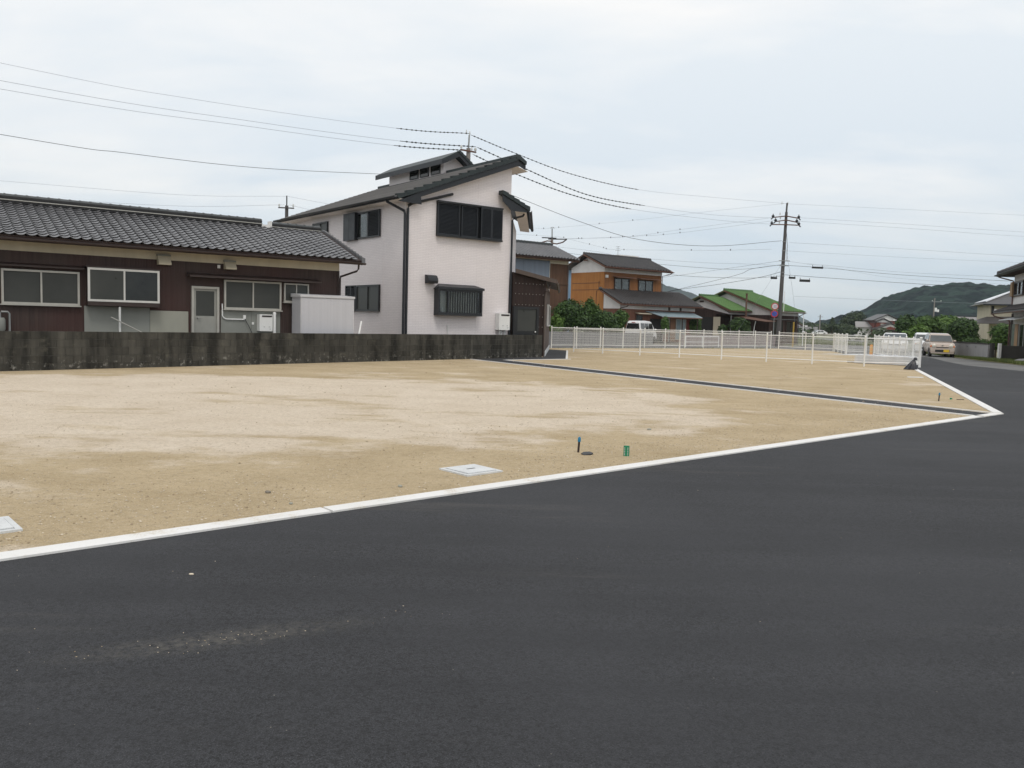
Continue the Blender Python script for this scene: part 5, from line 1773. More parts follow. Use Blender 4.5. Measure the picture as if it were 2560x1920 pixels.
# the two round signs on their bracket
def digit_bars(name, segs, parent, mt, th=.05):
    m = MB()
    for a, b in segs:
        m.bar(a, b, th, .012)
    return m.build(name, mt, parent)
def round_sign(label, loc, kind):
    o = thing('road_sign', label, 'road sign', loc, R(-8))
    def disc(name, r, y, mt):
        return MB().lathe([(r, y), (r, y - .010)], 28, axis='y').build(name, mt, o)
    disc('back_plate', .30, .010, M['galv'])
    disc('red_ring', .298, -.001, M['sign_red'])
    if kind == 30:
        disc('white_face', .225, -.012, M['sign_white'])
        nv = mat('sign_navy', (.06, .09, .27), .4, .05, 5)
        y = -.024
        digit_bars('digit', [((-.145, y, .105), (-.03, y, .105)), ((-.125, y, 0), (-.03, y, 0)), ((-.145, y, -.105), (-.03, y, -.105)), ((-.035, y, -.12), (-.035, y, .12))], o, nv, .036)
        digit_bars('digit', [((.03, y, .105), (.14, y, .105)), ((.03, y, -.105), (.14, y, -.105)), ((.042, y, -.12), (.042, y, .12)), ((.135, y, -.12), (.135, y, .12))], o, nv, .036)
    else:
        disc('blue_face', .215, -.012, M['sign_blue'])
        MB().bar((-.155, -.026, .155), (.155, -.026, -.155), .065, .008).build('red_slash', M['sign_red'], o)
    return o
round_sign('round white speed limit sign 30 with red ring, upper sign on the pole', (21.84, 69.72, 3.34), 30)
round_sign('round blue no-parking sign with red ring and slash below the speed sign', (21.83, 69.70, 2.72), 0)
st = thing('sign_post', 'short pale post carrying the two round signs beside the tall pole', 'post', (21.84, 69.76, 0))
MB().tube([(0, 0, -.1), (0, 0, 3.66)], .03, 8).build('tube', M['galv'], st, True)
for z in (2.3, 3.1):
    MB().bar((0, 0, z), (.55, .2, z), .04, .04).build('bracket', M['galv'], st)

pc = pole('utility pole with bent arms peeking over the brown house roof', (3.66, 85.0, 0), 10.1, .19, .13)
MB().tube([(0, 0, 10.1), (-.02, 0, 11.0)], .06, 8).build('top_tube', M['galv'], pc, True)
MB().tube([(-.2, 0, 11.0), (-.1, 0, 11.12), (.1, 0, 11.12), (.2, 0, 11.0)], .035, 6).build('top_hoop', M['galv'], pc, True)
arm(pc, (-.3, -.15, 10.02), 78, 1.5, 'cable', .10)
arm(pc, (.55, -.15, 9.92), 100, 1.9, 'cable', .10)
MB().tube([(-1.6, -.1, 9.25), (-1.2, -.1, 9.50), (-.5, -.1, 9.72), (0, -.1, 9.70)], .07, 6).build('bent_arm', M['rust'], pc, True)
MB().tube([(1.5, -.1, 9.95), (1.1, -.1, 9.62), (.5, -.1, 9.45), (0, -.1, 9.50)], .07, 6).build('bent_arm', M['rust'], pc, True)

pd = pole('thin dark utility pole between the low house and the white house', (-16.46, 60.0, 0), 9.3, .17, .12, (0, 0), 'pole_dark')
MB().tube([(0, 0, 9.3), (0, 0, 10.0)], .045, 8).build('top_tube', M['cable'], pd, True)
arm(pd, (0, -.14, 9.12), 80, 1.1, 'pole_dark', .08)
for s_ in (-1, 1):
    insulator(pd, (s_ * .5, -.14, 9.16), 1.1)
pe = pole('distant utility pole with transformer before the wooded hill', (100.9, 200.0, 0), 9.8, .20, .13)
MB().tube([(.35, 0, 6.6), (.35, 0, 7.5)], .32, 10).build('transformer', M['alu_white'], pe, True)
MB().tube([(.95, 0, 6.5), (.95, 0, 7.1)], .25, 10).build('transformer', M['alu_white'], pe, True)
a_, d = arm(pe, (.4, -.2, 9.0), 95, 2.2, 'galv', .1)
for k in (-.9, .9):
    insulator(pe, tuple(Vector((.4, -.2, 9.05)) + d * k), 2.2)
pf = pole('distant bare utility pole over the grey garage', (88.4, 240.0, 0), 5.8, .22, .14)
arm(pf, (0, -.2, 5.2), 90, 1.6, 'galv', .1)

# ================================================================== OVERHEAD WIRES
def catmull(pts, n=8):
    P_ = [Vector(p) for p in pts]
    if len(P_) < 3:
        return [P_[0].lerp(P_[-1], i / n) for i in range(n + 1)]
    P_ = [P_[0] * 2 - P_[1]] + P_ + [P_[-1] * 2 - P_[-2]]
    outp = []
    for i in range(1, len(P_) - 2):
        a, b, c_, d_ = P_[i - 1], P_[i], P_[i + 1], P_[i + 2]
        for k in range(n):
            t_ = k / n
            outp.append(.5 * ((2 * b) + (c_ - a) * t_ + (2 * a - 5 * b + 4 * c_ - d_) * t_ ** 2 + (3 * b - a - 3 * c_ + d_) * t_ ** 3))
    outp.append(P_[-2])
    return outp
def wire(label, pts, r, mt='wire', sleeve=None, group='overhead wires', beads=None):
    path = catmull(pts)
    r *= .72
    o = MB().tube(path, r, 5, False).build('overhead_wire', M[mt], None, True, False)
    tag(o, label, 'wire', group)
    if sleeve:
        s0, s1 = sleeve                      # metres from the start of the path
        acc, seg = 0, []
        m = MB()
        for a, b in zip(path[:-1], path[1:]):
            L = (b - a).length
            k = 0
            while k < L:
                if s0 <= acc + k <= s1:
                    seg.append(a + (b - a) * (k / L))
                k += .12
            acc += L
        if len(seg) > 2:
            m.tube(seg, r * 2.3, 5, True)
            for i in range(2, len(seg) - 2, 3):
                q = seg[i]
                dd_ = (seg[i + 1] - seg[i - 1]).normalized() * .045
                m.tube([q - dd_, q + dd_], r * 5.2, 6, True)
            m.build('spiral_sleeve', M['cable'], o, False, False)
    if beads:
        m = MB()
        for w in beads:
            q = path[int(w * (len(path) - 1))]
            m.bar(q + Vector((0, 0, .09)), q + Vector((0, 0, -.03)), .05, .07)
        m.build('marker_tags', M['cable'], o, False, False, kind='stuff')
    return o
ext = Vector((-22, -16.9, 0))
wire('topmost thin wire running left from the pole behind the white house', [(-3.04, 52.01, 12.95), (-7.01, 48.97, 12.46), (-15.94, 42.11, 12.04), (-22.67, 36.95, 12.1), (-44, 20.6, 13.2)], .010, sleeve=(0, 5.2))
wire('second thin wire running left from the pole behind the white house', [(-2.66, 52.3, 12.22), (-6.81, 49.12, 11.77), (-13.71, 43.83, 11.45), (-22.68, 36.95, 11.35), (-44, 20.6, 12.2)], .012, sleeve=(0, 5.4))
wire('third thin wire running left from the pole behind the white house', [(-3.27, 51.84, 11.89), (-7.35, 48.7, 11.44), (-13.71, 43.83, 11.17), (-22.68, 36.94, 10.99), (-44, 20.6, 11.8)], .012, sleeve=(0, 5.1))
wire('thicker drooping cable running left behind the white house clerestory', [(-3.05, 52.0, 10.3), (-7.92, 48.27, 9.71), (-13.7, 43.83, 9.11), (-18.6, 40.07, 8.97), (-22.71, 36.92, 9.04), (-44, 20.6, 10.2)], .017, 'cable')
wire('topmost beaded wire from the white house pole to the tall pole', [(-3.03, 52.02, 12.9), (-0.41, 53.88, 12.28), (3.51, 56.66, 11.51), (8.75, 60.37, 11.16), (15.78, 65.35, 11.5), (22.48, 70.1, 11.91)], .010, sleeve=(.1, 14.5))
wire('second beaded wire from the white house pole to the tall pole', [(-2.64, 52.3, 12.22), (0.37, 54.43, 11.39), (4.71, 57.5, 10.29), (9.38, 60.82, 10.09), (15.1, 64.87, 10.13), (20.94, 69.01, 10.55)], .012, sleeve=(.1, 14.8))
wire('third beaded wire from the white house pole to the tall pole', [(-2.86, 52.14, 11.74), (-0.37, 53.9, 11.0), (3.56, 56.69, 10.14), (8.17, 59.96, 9.72), (15.91, 65.44, 9.79), (21.23, 69.22, 10.06)], .012, sleeve=(.1, 13.8))
wire('thick sagging cable from the white house pole to the tall pole', [(-3.02, 52.03, 10.26), (0.0, 54.17, 9.48), (4.46, 57.33, 8.38), (8.9, 60.48, 7.63), (15.16, 64.91, 7.74), (22.17, 69.88, 8.81)], .022, 'cable')
RW = [('topmost thin wire running right from the tall pole', [(22.67, 70.06, 11.89), (33.52, 71.97, 11.97), (44.67, 73.94, 12.04), (60, 76.6, 12.3)], .009, 'wire'),
      ('second thin wire running right from the tall pole crossarms', [(23.55, 70.21, 10.8), (33.61, 71.99, 10.72), (44.79, 73.96, 10.58), (60, 76.6, 10.7)], .011, 'wire'),
      ('third thin wire running right from the tall pole crossarms', [(23.46, 70.2, 10.5), (33.63, 71.99, 10.38), (44.82, 73.97, 10.2), (60, 76.6, 10.3)], .011, 'wire'),
      ('fourth thin wire running right from the tall pole below its crossarms', [(22.92, 70.1, 8.7), (33.75, 72.01, 8.61), (44.97, 73.99, 8.46), (60, 76.6, 8.5)], .012, 'wire'),
      ('faint wire with a short dark sleeve running right from the tall pole', [(22.67, 70.06, 8.01), (24.39, 70.36, 7.98), (33.8, 72.02, 7.9), (45.02, 74.0, 7.9), (60, 76.6, 8)], .010, 'wire'),
      ('wavy support wire running right over the hill from the tall pole', [(22.61, 70.05, 7.18), (24.34, 70.35, 7.01), (25.75, 70.6, 6.97), (33.14, 71.9, 6.64), (40.79, 73.25, 6.58), (60, 76.6, 6.6)], .013, 'wire'),
      ('dark cable running right just above the hill crest', [(22.6, 70.05, 6.81), (26.67, 70.76, 6.7), (33.15, 71.91, 6.4), (44.08, 73.83, 6.24), (60, 76.6, 6.2)], .020, 'cable'),
      ('lowest dark cable running right across the hill', [(22.57, 70.04, 6.01), (27.63, 70.93, 5.86), (36.35, 72.47, 5.66), (45.21, 74.03, 5.61), (60, 76.6, 5.6)], .022, 'cable'),
      ('thin low wire between the green roof and the hill', [(23.6, 70.22, 4.24), (31.66, 71.64, 4.19), (39.03, 72.94, 4.18), (60, 76.6, 4.3)], .012, 'wire'),
      ('thin wire dropping right from the tall pole to the cut-off house', [(24.34, 70.35, 7.01), (27.58, 70.92, 6.7), (32.42, 71.78, 6.13), (40.84, 73.26, 5.95), (60, 76.6, 6)], .009, 'wire')]
for lb, pts, r, mt in RW:
    wire(lb, pts, r, mt)
B6 = [.12, .25, .4, .55, .7]
wire('thin tagged wire from the bent-armed pole up to the tall pole top', [(1.95, 86.37, 11.11), (3.62, 85.03, 11.04), (10.97, 79.12, 11.3), (17.23, 74.1, 11.67), (22.27, 70.06, 11.9)], .009, beads=[.2, .3, .42, .5])
wire('upper tagged wire from the bent-armed pole to the tall pole crossarm', [(4.74, 84.13, 9.9), (10.45, 79.55, 9.79), (14.85, 76.01, 10.2), (21.48, 70.69, 10.8)], .011, beads=B6)
wire('lower tagged wire from the bent-armed pole to the tall pole crossarm', [(4.67, 84.19, 9.86), (11.63, 78.6, 9.8), (14.86, 76.0, 9.91), (21.82, 70.42, 10.55)], .011, beads=B6)
wire('tagged wire sagging from the bent-armed pole over the orange roof', [(-2.0, 90.0, 10.9), (4.04, 84.69, 10.14), (5.32, 83.66, 9.83), (8.3, 81.27, 8.91), (9.69, 80.16, 8.62), (16.43, 74.74, 8.28), (17.96, 73.52, 8.21), (21.59, 70.6, 8.16)], .011, beads=[.1, .2, .38, .45, .5, .6, .7, .9])
wire('wavy support wire crossing just above the orange house ridge', [(4.27, 84.51, 9.12), (7.88, 81.61, 8.5), (10.44, 79.55, 7.91), (16.47, 74.71, 7.2), (19.99, 71.89, 6.96), (22.35, 69.99, 6.76)], .013)
wire('dark cable dipping from behind the orange roof to the tall pole', [(5.06, 83.88, 8.49), (10.6, 82.2, 7.75), (16.49, 74.69, 6.74), (19.67, 72.14, 6.53), (22.26, 70.06, 6.83)], .018, 'cable')
wire('service cable from the orange house eave corner to the tall pole', [(13.95, 76.9, 6.2), (16.52, 74.67, 5.92), (20.18, 71.74, 5.76), (22.28, 70.05, 5.9)], .019, 'cable')
wire('upper dark cable rising from behind the orange house to the tall pole', [(13.2, 86, 4.5), (14.27, 83.98, 4.63), (16.05, 80.89, 5.08), (18.23, 77.12, 5.69), (19.97, 74.1, 6.23), (20.69, 72.85, 6.63), (22.28, 70.1, 6.84)], .021, 'cable')
wire('lower dark cable rising from behind the orange house to the tall pole', [(13.2, 86, 4.4), (14.27, 83.97, 4.55), (16.05, 80.89, 5.02), (18.65, 76.38, 5.38), (21.16, 72.05, 5.87), (22.28, 70.1, 6.24)], .024, 'cable')
wire('thin cable rising from the orange house back to the tall pole bands', [(12.94, 86.27, 6.11), (16.01, 80.96, 6.4), (19.29, 75.28, 6.8), (22.27, 70.12, 7.17)], .014, 'cable')
wire('faint upper wire left of the thin dark pole', [(-34.06, 55.28, 9.79), (-23.36, 58.15, 9.6), (-16.54, 59.98, 9.95)], .010)
wire('faint lower wire left of the thin dark pole', [(-34.07, 55.28, 8.8), (-23.36, 58.15, 8.83), (-16.62, 59.96, 9.35)], .011)
wire('faint upper wire from the thin dark pole to the white roof', [(-16.38, 60.02, 9.96), (-14.22, 60.6, 9.67), (-11.47, 61.34, 9.39), (-5, 63, 9.2)], .010)
wire('faint lower wire from the thin dark pole to the white roof', [(-16.3, 60.04, 9.37), (-13.67, 60.75, 8.88), (-11.46, 61.34, 8.58), (-5, 63, 8.3)], .011)
wire('low wire crossing behind the low house roof ridge', [(-40, 56, 7.6), (-20, 59, 7.75), (-16.4, 60, 7.85), (-8, 62, 7.8)], .011, beads=[.72, .82, .9])
# guy wires of the tall pole
wire('slanting guy wire left of the tall pole', [(22.4, 69.9, 7.1), (20.4, 71.6, 3.0), (19.5, 72.4, 1.1)], .010, group='pole guy wires')
wire('slanting guy wire right of the tall pole', [(22.5, 70.1, 8.9), (24.1, 71.6, 3.5), (24.2, 71.8, 1.0)], .012, group='pole guy wires')
# splice boxes hanging on the cables
def splice(label, c, az, L, h):
    o = thing('splice_box', label, 'cable box', c, R(90 - az), 'cable splice boxes')
    MB().box(-L / 2, L / 2, -.09, .09, -h / 2, h / 2).build('case', M['black_plastic'], o)
    for k in (-1, 1):
        MB().tube([(k * L * .45, 0, h / 2), (k * L * .5, 0, h / 2 + .14)], .02, 5).build('hanger', M['cable'], o)
splice('upper black splice box hanging right of the tall pole', (25.55, 70.6, 6.72), 80, .95, .15)
splice('small black splice box just right of the tall pole', (23.3, 70.15, 5.78), 80, .52, .16)
splice('long black splice box on the lowest cable right of the pole', (24.45, 70.35, 5.58), 80, .88, .20)
splice('small black splice box just left of the tall pole', (21.75, 70.1, 5.72), 88, .5, .17)

# ================================================================== WHITE MESH FENCES
_fcache = {}
def mesh_panel(L, z0=.17, z1=1.19):
    k = round(L, 2)
    if k in _fcache:
        return _fcache[k]
    m = MB()
    w = .0017
    n = int(L / .05)
    def bx(x0, x1, y0, y1, a, b):
        m.add([(x0, y0, a), (x1, y0, a), (x1, y1, a), (x0, y1, a), (x0, y0, b), (x1, y0, b), (x1, y1, b), (x0, y1, b)], [(0, 1, 5, 4), (1, 2, 6, 5), (2, 3, 7, 6), (3, 0, 4, 7)])
    for i in range(1, n):
        x = L * i / n
        bx(x - w, x + w, -w, w, z0, z1 + .05)
    def hz(z, h):
        m.add([(.03, .008 - h, z - h), (L - .03, .008 - h, z - h), (L - .03, .008 + h, z - h), (.03, .008 + h, z - h), (.03, .008 - h, z + h), (L - .03, .008 - h, z + h), (L - .03, .008 + h, z + h), (.03, .008 + h, z + h)], [(0, 3, 2, 1), (4, 5, 6, 7), (0, 1, 5, 4), (2, 3, 7, 6)])
    for z in (.28, .42, .56, .70, .84, .98, 1.10):
        hz(z, .0027)
    me = m.mesh('mesh_panel', M['fence_white'], False, False)
    _fcache[k] = me
    return me
_post = MB().lathe([(.033, -.2), (.033, 1.24), (.036, 1.245), (.036, 1.28), (.02, 1.30)], 10).mesh('post', M['fence_white'], True)
def fence(name, label, pts, group=None):
    o = thing(name, label, 'fence', (pts[0][0], pts[0][1], 0), 0, group)
    base = Vector((*pts[0], 0))
    for p in pts:
        q = link('post', _post, o)
        q.location = Vector((*p, 0)) - base
    for a, b in zip(pts[:-1], pts[1:]):
        a, b = Vector((*a, 0)) - base, Vector((*b, 0)) - base
        d = b - a
        L = d.length
        rz = math.atan2(d.y, d.x)
        q = link('mesh_panel', mesh_panel(L), o)
        q.location = a
        q.rotation_euler = (0, 0, rz)
        for z, nm, rr in ((1.19, 'rail', .020), (.165, 'rail', .020)):
            r_ = MB().tube([(.03, 0, z), (L - .03, 0, z)], rr, 6).build(nm, M['fence_white'], o, True)
            r_.location = a
            r_.rotation_euler = (0, 0, rz)
    return o
def run(p0, p1, n):
    return [(p0[0] + (p1[0] - p0[0]) * i / n, p0[1] + (p1[1] - p0[1]) * i / n) for i in range(n + 1)]
near = run((3.05, 42.95), (15.15, 35.05), 7)
near = [(3.18, 43.42), (4.55, 42.05), (6.26, 40.87), (7.97, 39.68), (9.68, 38.45), (11.41, 37.28), (13.1, 36.25), (15.0, 35.35), (17.56, 35.78)]
fence('mesh_fence', 'white mesh fence crossing the sandy plots in front of the other fences', near)
far = run((2.25, 48.85), (19.6, 63.1), 11)
fence('mesh_fence', 'white mesh fence farthest back, running along the lane before the van', far)
fence('mesh_fence', 'short white mesh fence by the green house corner, bending from the lane fence', run((19.85, 62.0), (22.9, 59.3), 2))
fence('mesh_fence', 'densest short white fence stretch seen edge-on left of the orange bollard', run((22.95, 59.2), (21.55, 53.75), 3))
fence('mesh_fence', 'single white fence bay just left of the orange bollard', [(21.6, 53.66), (23.05, 54.1)])
rt = run((22.2, 51.0), (17.62, 35.82), 8)
fence('mesh_fence', 'white mesh fence along the road, seen end-on before the white car', rt)

# stretch-wrapped bundle of spare panels behind the near fence
bd = thing('panel_bundle', 'stretch-wrapped bundle of white fence panels lying behind the near fence', 'bundle', (16.35, 39.0, 0), math.atan2(-1.6, 1.75))
me = MB()
for k in range(9):
    MB().box(-.02 + .01 * (k % 2), 2.45 - .015 * (k % 3), -.45, .45, .03 + k * .040, .03 + k * .040 + .030).build('panel', M['fence_white'], bd)
m = MB()
N = 14
vs, fs = [], []
for j in range(N + 1):
    x = -.08 + 2.6 * j / N
    for y, z in ((-.50, .0), (-.50, .37), (.50, .40), (.50, .0)):
        vs.append((x, y + random.uniform(-.02, .02), max(0, z + (random.uniform(-.025, .025) if z else 0)) * (1 if 0 < j < N else .92)))
for j in range(N):
    for i in range(3):
        fs.append((j * 4 + i, j * 4 + i + 1, (j + 1) * 4 + i + 1, (j + 1) * 4 + i))
m.add(vs, fs)
fm_ = NT('wrap_film')
tr = fm_.n('ShaderNodeBsdfTransparent')
pb_ = fm_.bsdf((.70, .72, .76), .28, 0, .6)
mx = fm_.n('ShaderNodeMixShader')
mx.inputs[0].default_value = .6
fm_.l(tr.outputs[0], mx.inputs[1])
fm_.l(pb_, mx.inputs[2])
m.build('wrap', fm_.done(mx.outputs[0]), bd, False, False)
for k, (x, y, l) in enumerate(((15.9, 39.35, 1.15), (16.05, 39.7, .9))):
    o = MB().box(0, l, 0, .14, .0, .06).build('timber', M['dark_conc'])
    tag(o, ('longer' if k == 0 else 'shorter') + ' dark timber offcut beside the wrapped bundle behind the fence', 'timber')
    o.location = (x, y, -.012)
    o.rotation_euler = (0, 0, -.35 + k * .1)

# black sheet draped at the fence end
bs = thing('black_sheet', 'black plastic sheet draped over a low heap at the fence end post', 'sheet', (16.10, 33.5, 0))
vs, fs = [], []
N, K = 26, 9
for j in range(K + 1):
    t_ = j / K
    for i in range(N):
        w = 2 * math.pi * i / N
        rad = (1 - t_) ** .75
        fold = 1 + .16 * math.sin(i * 2.42 + 1.1) * (1 - t_) ** .5 + .07 * noise.noise(Vector((i, j, 3)))
        x = .25 * rad * math.cos(w) * fold + .13 * t_ - .0
        y = .22 * rad * math.sin(w) * fold
        peak = .47 if math.cos(w) > -.1 else .43
        vs.append((x, y, -.01 + peak * t_ + .015 * noise.noise(Vector((i * .7, j * .7, 9)))))
for j in range(K):
    for i in range(N):
        fs.append((j * N + i, j * N + (i + 1) % N, (j + 1) * N + (i + 1) % N, (j + 1) * N + i))
fs.append(tuple(K * N + i for i in range(N)))
MB().add(vs, fs).build('drape', M['black_sheet'], bs, True)
MB().lathe([(.09, -.06), (.075, .0), (.05, .05), (.015, .06)], 8, (.18, 0, .43)).build('tuft', M['black_sheet'], bs, True)

o = thing('bollard', 'orange plastic bollard behind the gap between the white fences', 'bollard', (22.62, 52.35, 0))
MB().lathe([(.095, -.05), (.095, .58), (.085, .62), (.05, .65)], 12).build('body', M['orange_post'], o, True)
for z in (.2, .42):
    MB().lathe([(.0965, z), (.0965, z + .06)], 12).build('band', mat('band_pale', (.70, .52, .22), .4, .1, 5), o, True)
o = thing('guard_post', 'thin yellow striped guard post right of the tall utility pole', 'post', (24.2, 71.8, 0))
MB().tube([(0, 0, -.1), (0, 0, 2.1)], .07, 8).build('sleeve', M['yellow_post'], o, True)
o = thing('marker_pole', 'slim white pole at the right corner of the green house', 'post', (27.4, 78.6, 0))
MB().tube([(0, 0, -.1), (0, 0, 2.9)], .04, 8).build('tube', M['alu_white'], o, True)

# ================================================================== UTILITY COVERS AND MARKERS ON THE PLOTS
def meter_cover(label, loc, rz):
    o = thing('meter_cover', label, 'meter cover', loc, rz, 'concrete meter covers by the kerb')
    m = MB()
    for x0, x1, y0, y1 in ((-.228, .228, -.228, -.19), (-.228, .228, .19, .228), (-.228, -.19, -.19, .19), (.19, .228, -.19, .19)):
        m.box(x0, x1, y0, y1, -.06, .014)
    m.box(-.19, .19, -.19, .19, -.05, -.01)
    m.build('frame', M['concrete'], o)
    lid = MB().box(-.182, .182, -.182, .182, -.009, .022)
    lo = lid.build('lid', M['concrete'], o)
    bm = bmesh.new()
    bm.from_mesh(lo.data)
    bmesh.ops.bevel(bm, geom=list(bm.edges), offset=.006, segments=2)
    bm.to_mesh(lo.data)
    bm.free()
    MB().box(-.05, .05, -.011, .011, .0205, .0235).build('lift_slot', M['black_plastic'], lo)
    return o
meter_cover('pale concrete meter cover sitting in the sand near the middle kerb', (-.39, 8.25, -.012), R(42))
meter_cover('pale concrete meter cover cut off by the left edge of the photo', (-3.62, 5.55, -.012), R(42))

def stub_pipe(label, loc, h, tilt):
    o = thing('stub_pipe', label, 'pipe', loc, 0, 'black stub pipes with teal caps')
    o.rotation_euler = (0, tilt, 0)
    MB().lathe([(.013, -.1), (.013, h - .055)], 12).build('pipe', M['brown_metal'], o, True)
    MB().lathe([(.0165, h - .06), (.0185, h - .05), (.0185, h - .022), (.014, h - .008), (.006, h)], 14).build('cap', M['teal_cap'], o, True)
    return o
stub_pipe('black stub pipe with rounded teal cap near the kerb, the larger one in front', (.80, 9.64, -.014), .185, R(3))
stub_pipe('black stub pipe with teal cap on the far plot near the road bend', (9.52, 18.40, -.014), .19, R(3))
o = MB().prism([(-.055, -.05, 0), (.03, -.06, 0), (.075, -.02, 0), (.06, .05, 0), (-.01, .06, 0), (-.06, .02, 0)], (0, 0, .014)).build('shard', M['black_plastic'])
tag(o, 'small black plastic shard lying at the foot of the nearer stub pipe', 'shard')
o.location = (.885, 9.50, -.012)
o.rotation_euler = (R(6), R(-5), R(20))
def green_marker(label, loc, h, rz, letters=True):
    o = thing('marker_peg', label, 'marker', loc, rz, 'green boundary marker pegs')
    m = MB()
    m.prism([(-.026, 0, -.05), (.0, -.014, -.05), (.034, 0, -.05), (.0, .02, -.05)], (0, 0, h + .05))
    m.build('peg', M['green_mark'], o)
    o.scale = (1.12, 1.12, 1.02)
    if letters:
        for face, n0 in ((-1, Vector((-.026, 0, 0)).lerp(Vector((0, -.014, 0)), .5)), (1, Vector((.034, 0, 0)).lerp(Vector((0, -.014, 0)), .5))):
            g = MB()
            dx = Vector((.026, -.014, 0)).normalized() if face < 0 else Vector((.034, .014, 0)).normalized()
            nn = Vector((dx.y, -dx.x, 0))
            for k in range(5):
                z = .014 + k * .019
                for a, b in (((-.005, 0), (.005, 0)), ((0, -.005), (0, .006)), ((-.005, .006), (.005, .006))):
                    p_ = n0 + nn * .002 + dx * a[0] + Vector((0, 0, z + a[1]))
                    q_ = n0 + nn * .002 + dx * b[0] + Vector((0, 0, z + b[1]))
                    g.bar(p_, q_, .0026, .0026)
            g.build('lettering', M['sign_white'], o)
    return o
green_marker('green plastic marker peg with white lettering near the middle kerb', (1.335, 9.46, -.014), .118, R(-8))
green_marker('tiny green marker peg almost buried near the far stub pipe', (10.08, 18.95, -.014), .035, R(10), False)
o = MB().box(0, .52, 0, .07, 0, .028).build('white_batten', M['alu_white'])
tag(o, 'short white batten lying on the sand near the side kerb', 'batten')
o.location = (13.24, 27.66, -.012)
o.rotation_euler = (0, 0, R(2))
o = MB().box(0, .16, 0, .03, 0, .012).build('twig', M['bark'])
tag(o, 'small brown scrap on the sand beside the buried green peg', 'scrap')
o.location = (10.2, 18.9, -.012)

# loose stones and gravel
def stones(name, n, region, smin, smax, seed):
    rnd = random.Random(seed)
    m = MB()
    k = 0
    while k < n:
        x, y = region(rnd)
        if (Vector((x, y)) - KD).dot(kn) < .18:      # stay on the plot side of the kerb
            continue
        if noise.noise(Vector((x * 1.3, y * 1.3, seed))) + .6 * noise.noise(Vector((x * .45, y * .45, seed + 5))) < rnd.uniform(-.5, .35):
            continue
        s = smin + (smax - smin) * rnd.random() ** 3
        a = rnd.random() * 6.28
        ca, sa = math.cos(a), math.sin(a)
        sx, sy, sz = s, s * rnd.uniform(.6, 1), s * rnd.uniform(.4, .75)
        vs = []
        for px, py, pz in ((1, 0, 0), (.2, .95, .1), (-.9, .3, 0), (-.5, -.8, .1), (.5, -.75, 0), (.1, .1, 1), (0, 0, -.5)):
            px, py = px * sx * rnd.uniform(.8, 1.2), py * sy * rnd.uniform(.8, 1.2)
            vs.append((x + px * ca - py * sa, y + px * sa + py * ca, -.014 + sz * .35 + pz * sz))
        m.add(vs, [(0, 1, 5), (1, 2, 5), (2, 3, 5), (3, 4, 5), (4, 0, 5), (1, 0, 6), (2, 1, 6), (3, 2, 6), (4, 3, 6), (0, 4, 6)])
        k += 1
    o = m.build(name, M['pebble'], None, False, False, 'stuff')
    return o
def reg_front(r):
    t_ = r.random() ** 1.3 * 21 + 13.0
    p = KL + kf * t_ + kn * (.2 + abs(r.gauss(0, 1.3)))
    return p.x, p.y
def reg_wide(r):
    p = KL + kf * r.uniform(10, 34) + kn * (.2 + r.random() ** 1.2 * 10)
    return p.x, p.y
rg = random.Random(77)
m = MB()
for k in range(110):
    if k < 60:
        w_ = rg.gauss(0, .45)
        x, y = -1.30 + w_ * .9 + rg.gauss(0, .05), 3.76 + w_ * .42 + rg.gauss(0, .06)
    else:
        x, y = rg.uniform(-3, 6), rg.uniform(2.6, 9)
        if (Vector((x, y)) - KD).dot(kn) > -.1:
            continue
    s = rg.uniform(.0012, .003)
    m.sphere((x, y, -.010 + s * .3), s * rg.uniform(1, 1.8), s, s * .7, 5, 3)
m.sphere((-1.82, 4.68, -.006), .016, .009, .006, 6, 4)
m.build('grit', M['pebble'], None, False, False, 'stuff')
def reg_back(r):
    return r.uniform(-8, 14), r.uniform(16, 34)
def in_back(r):
    while True:
        x, y = reg_back(r)
        if (Vector((x, y)) - KD).dot(ksn) > .3 and (Vector((x, y)) - Vector((W0.x, W0.y))).dot(Vector((-wd.y, wd.x))) < -.3:
            return x, y
stones('gravel', 16000, reg_front, .002, .012, 3)
stones('gravel', 12000, reg_wide, .0025, .014, 4)
stones('gravel', 1600, in_back, .005, .028, 5)
rs_ = random.Random(11)
for lb, (px, py), s in (('dark lone stone in the sand left of the kerb joint', (-2.05, 6.95), .026), ('pale stone by the kerb left of the middle meter cover', (-.98, 7.35), .024), ('small flat stone by the kerb left of the pale stone', (-1.75, 6.55), .02),
                        ('grey stone on the pale gravel right of the nearer stub pipe', (2.0, 11.9), .03)):
    m = MB().sphere((0, 0, 0), s, s * .7, s * .5, 8, 5)
    for i, v in enumerate(m.v):
        k = 1 + .5 * noise.noise(Vector(v) * 22 + Vector((s * 99, 0, 0)))
        m.v[i] = (v[0] * k, v[1] * k, v[2] * k)
    o = m.build('stone', M['yard'] if 'dark' in lb else M['board_pale'], None, True)
    tag(o, lb, 'stone')
    o.location = (px, py, s * .2 - .01)

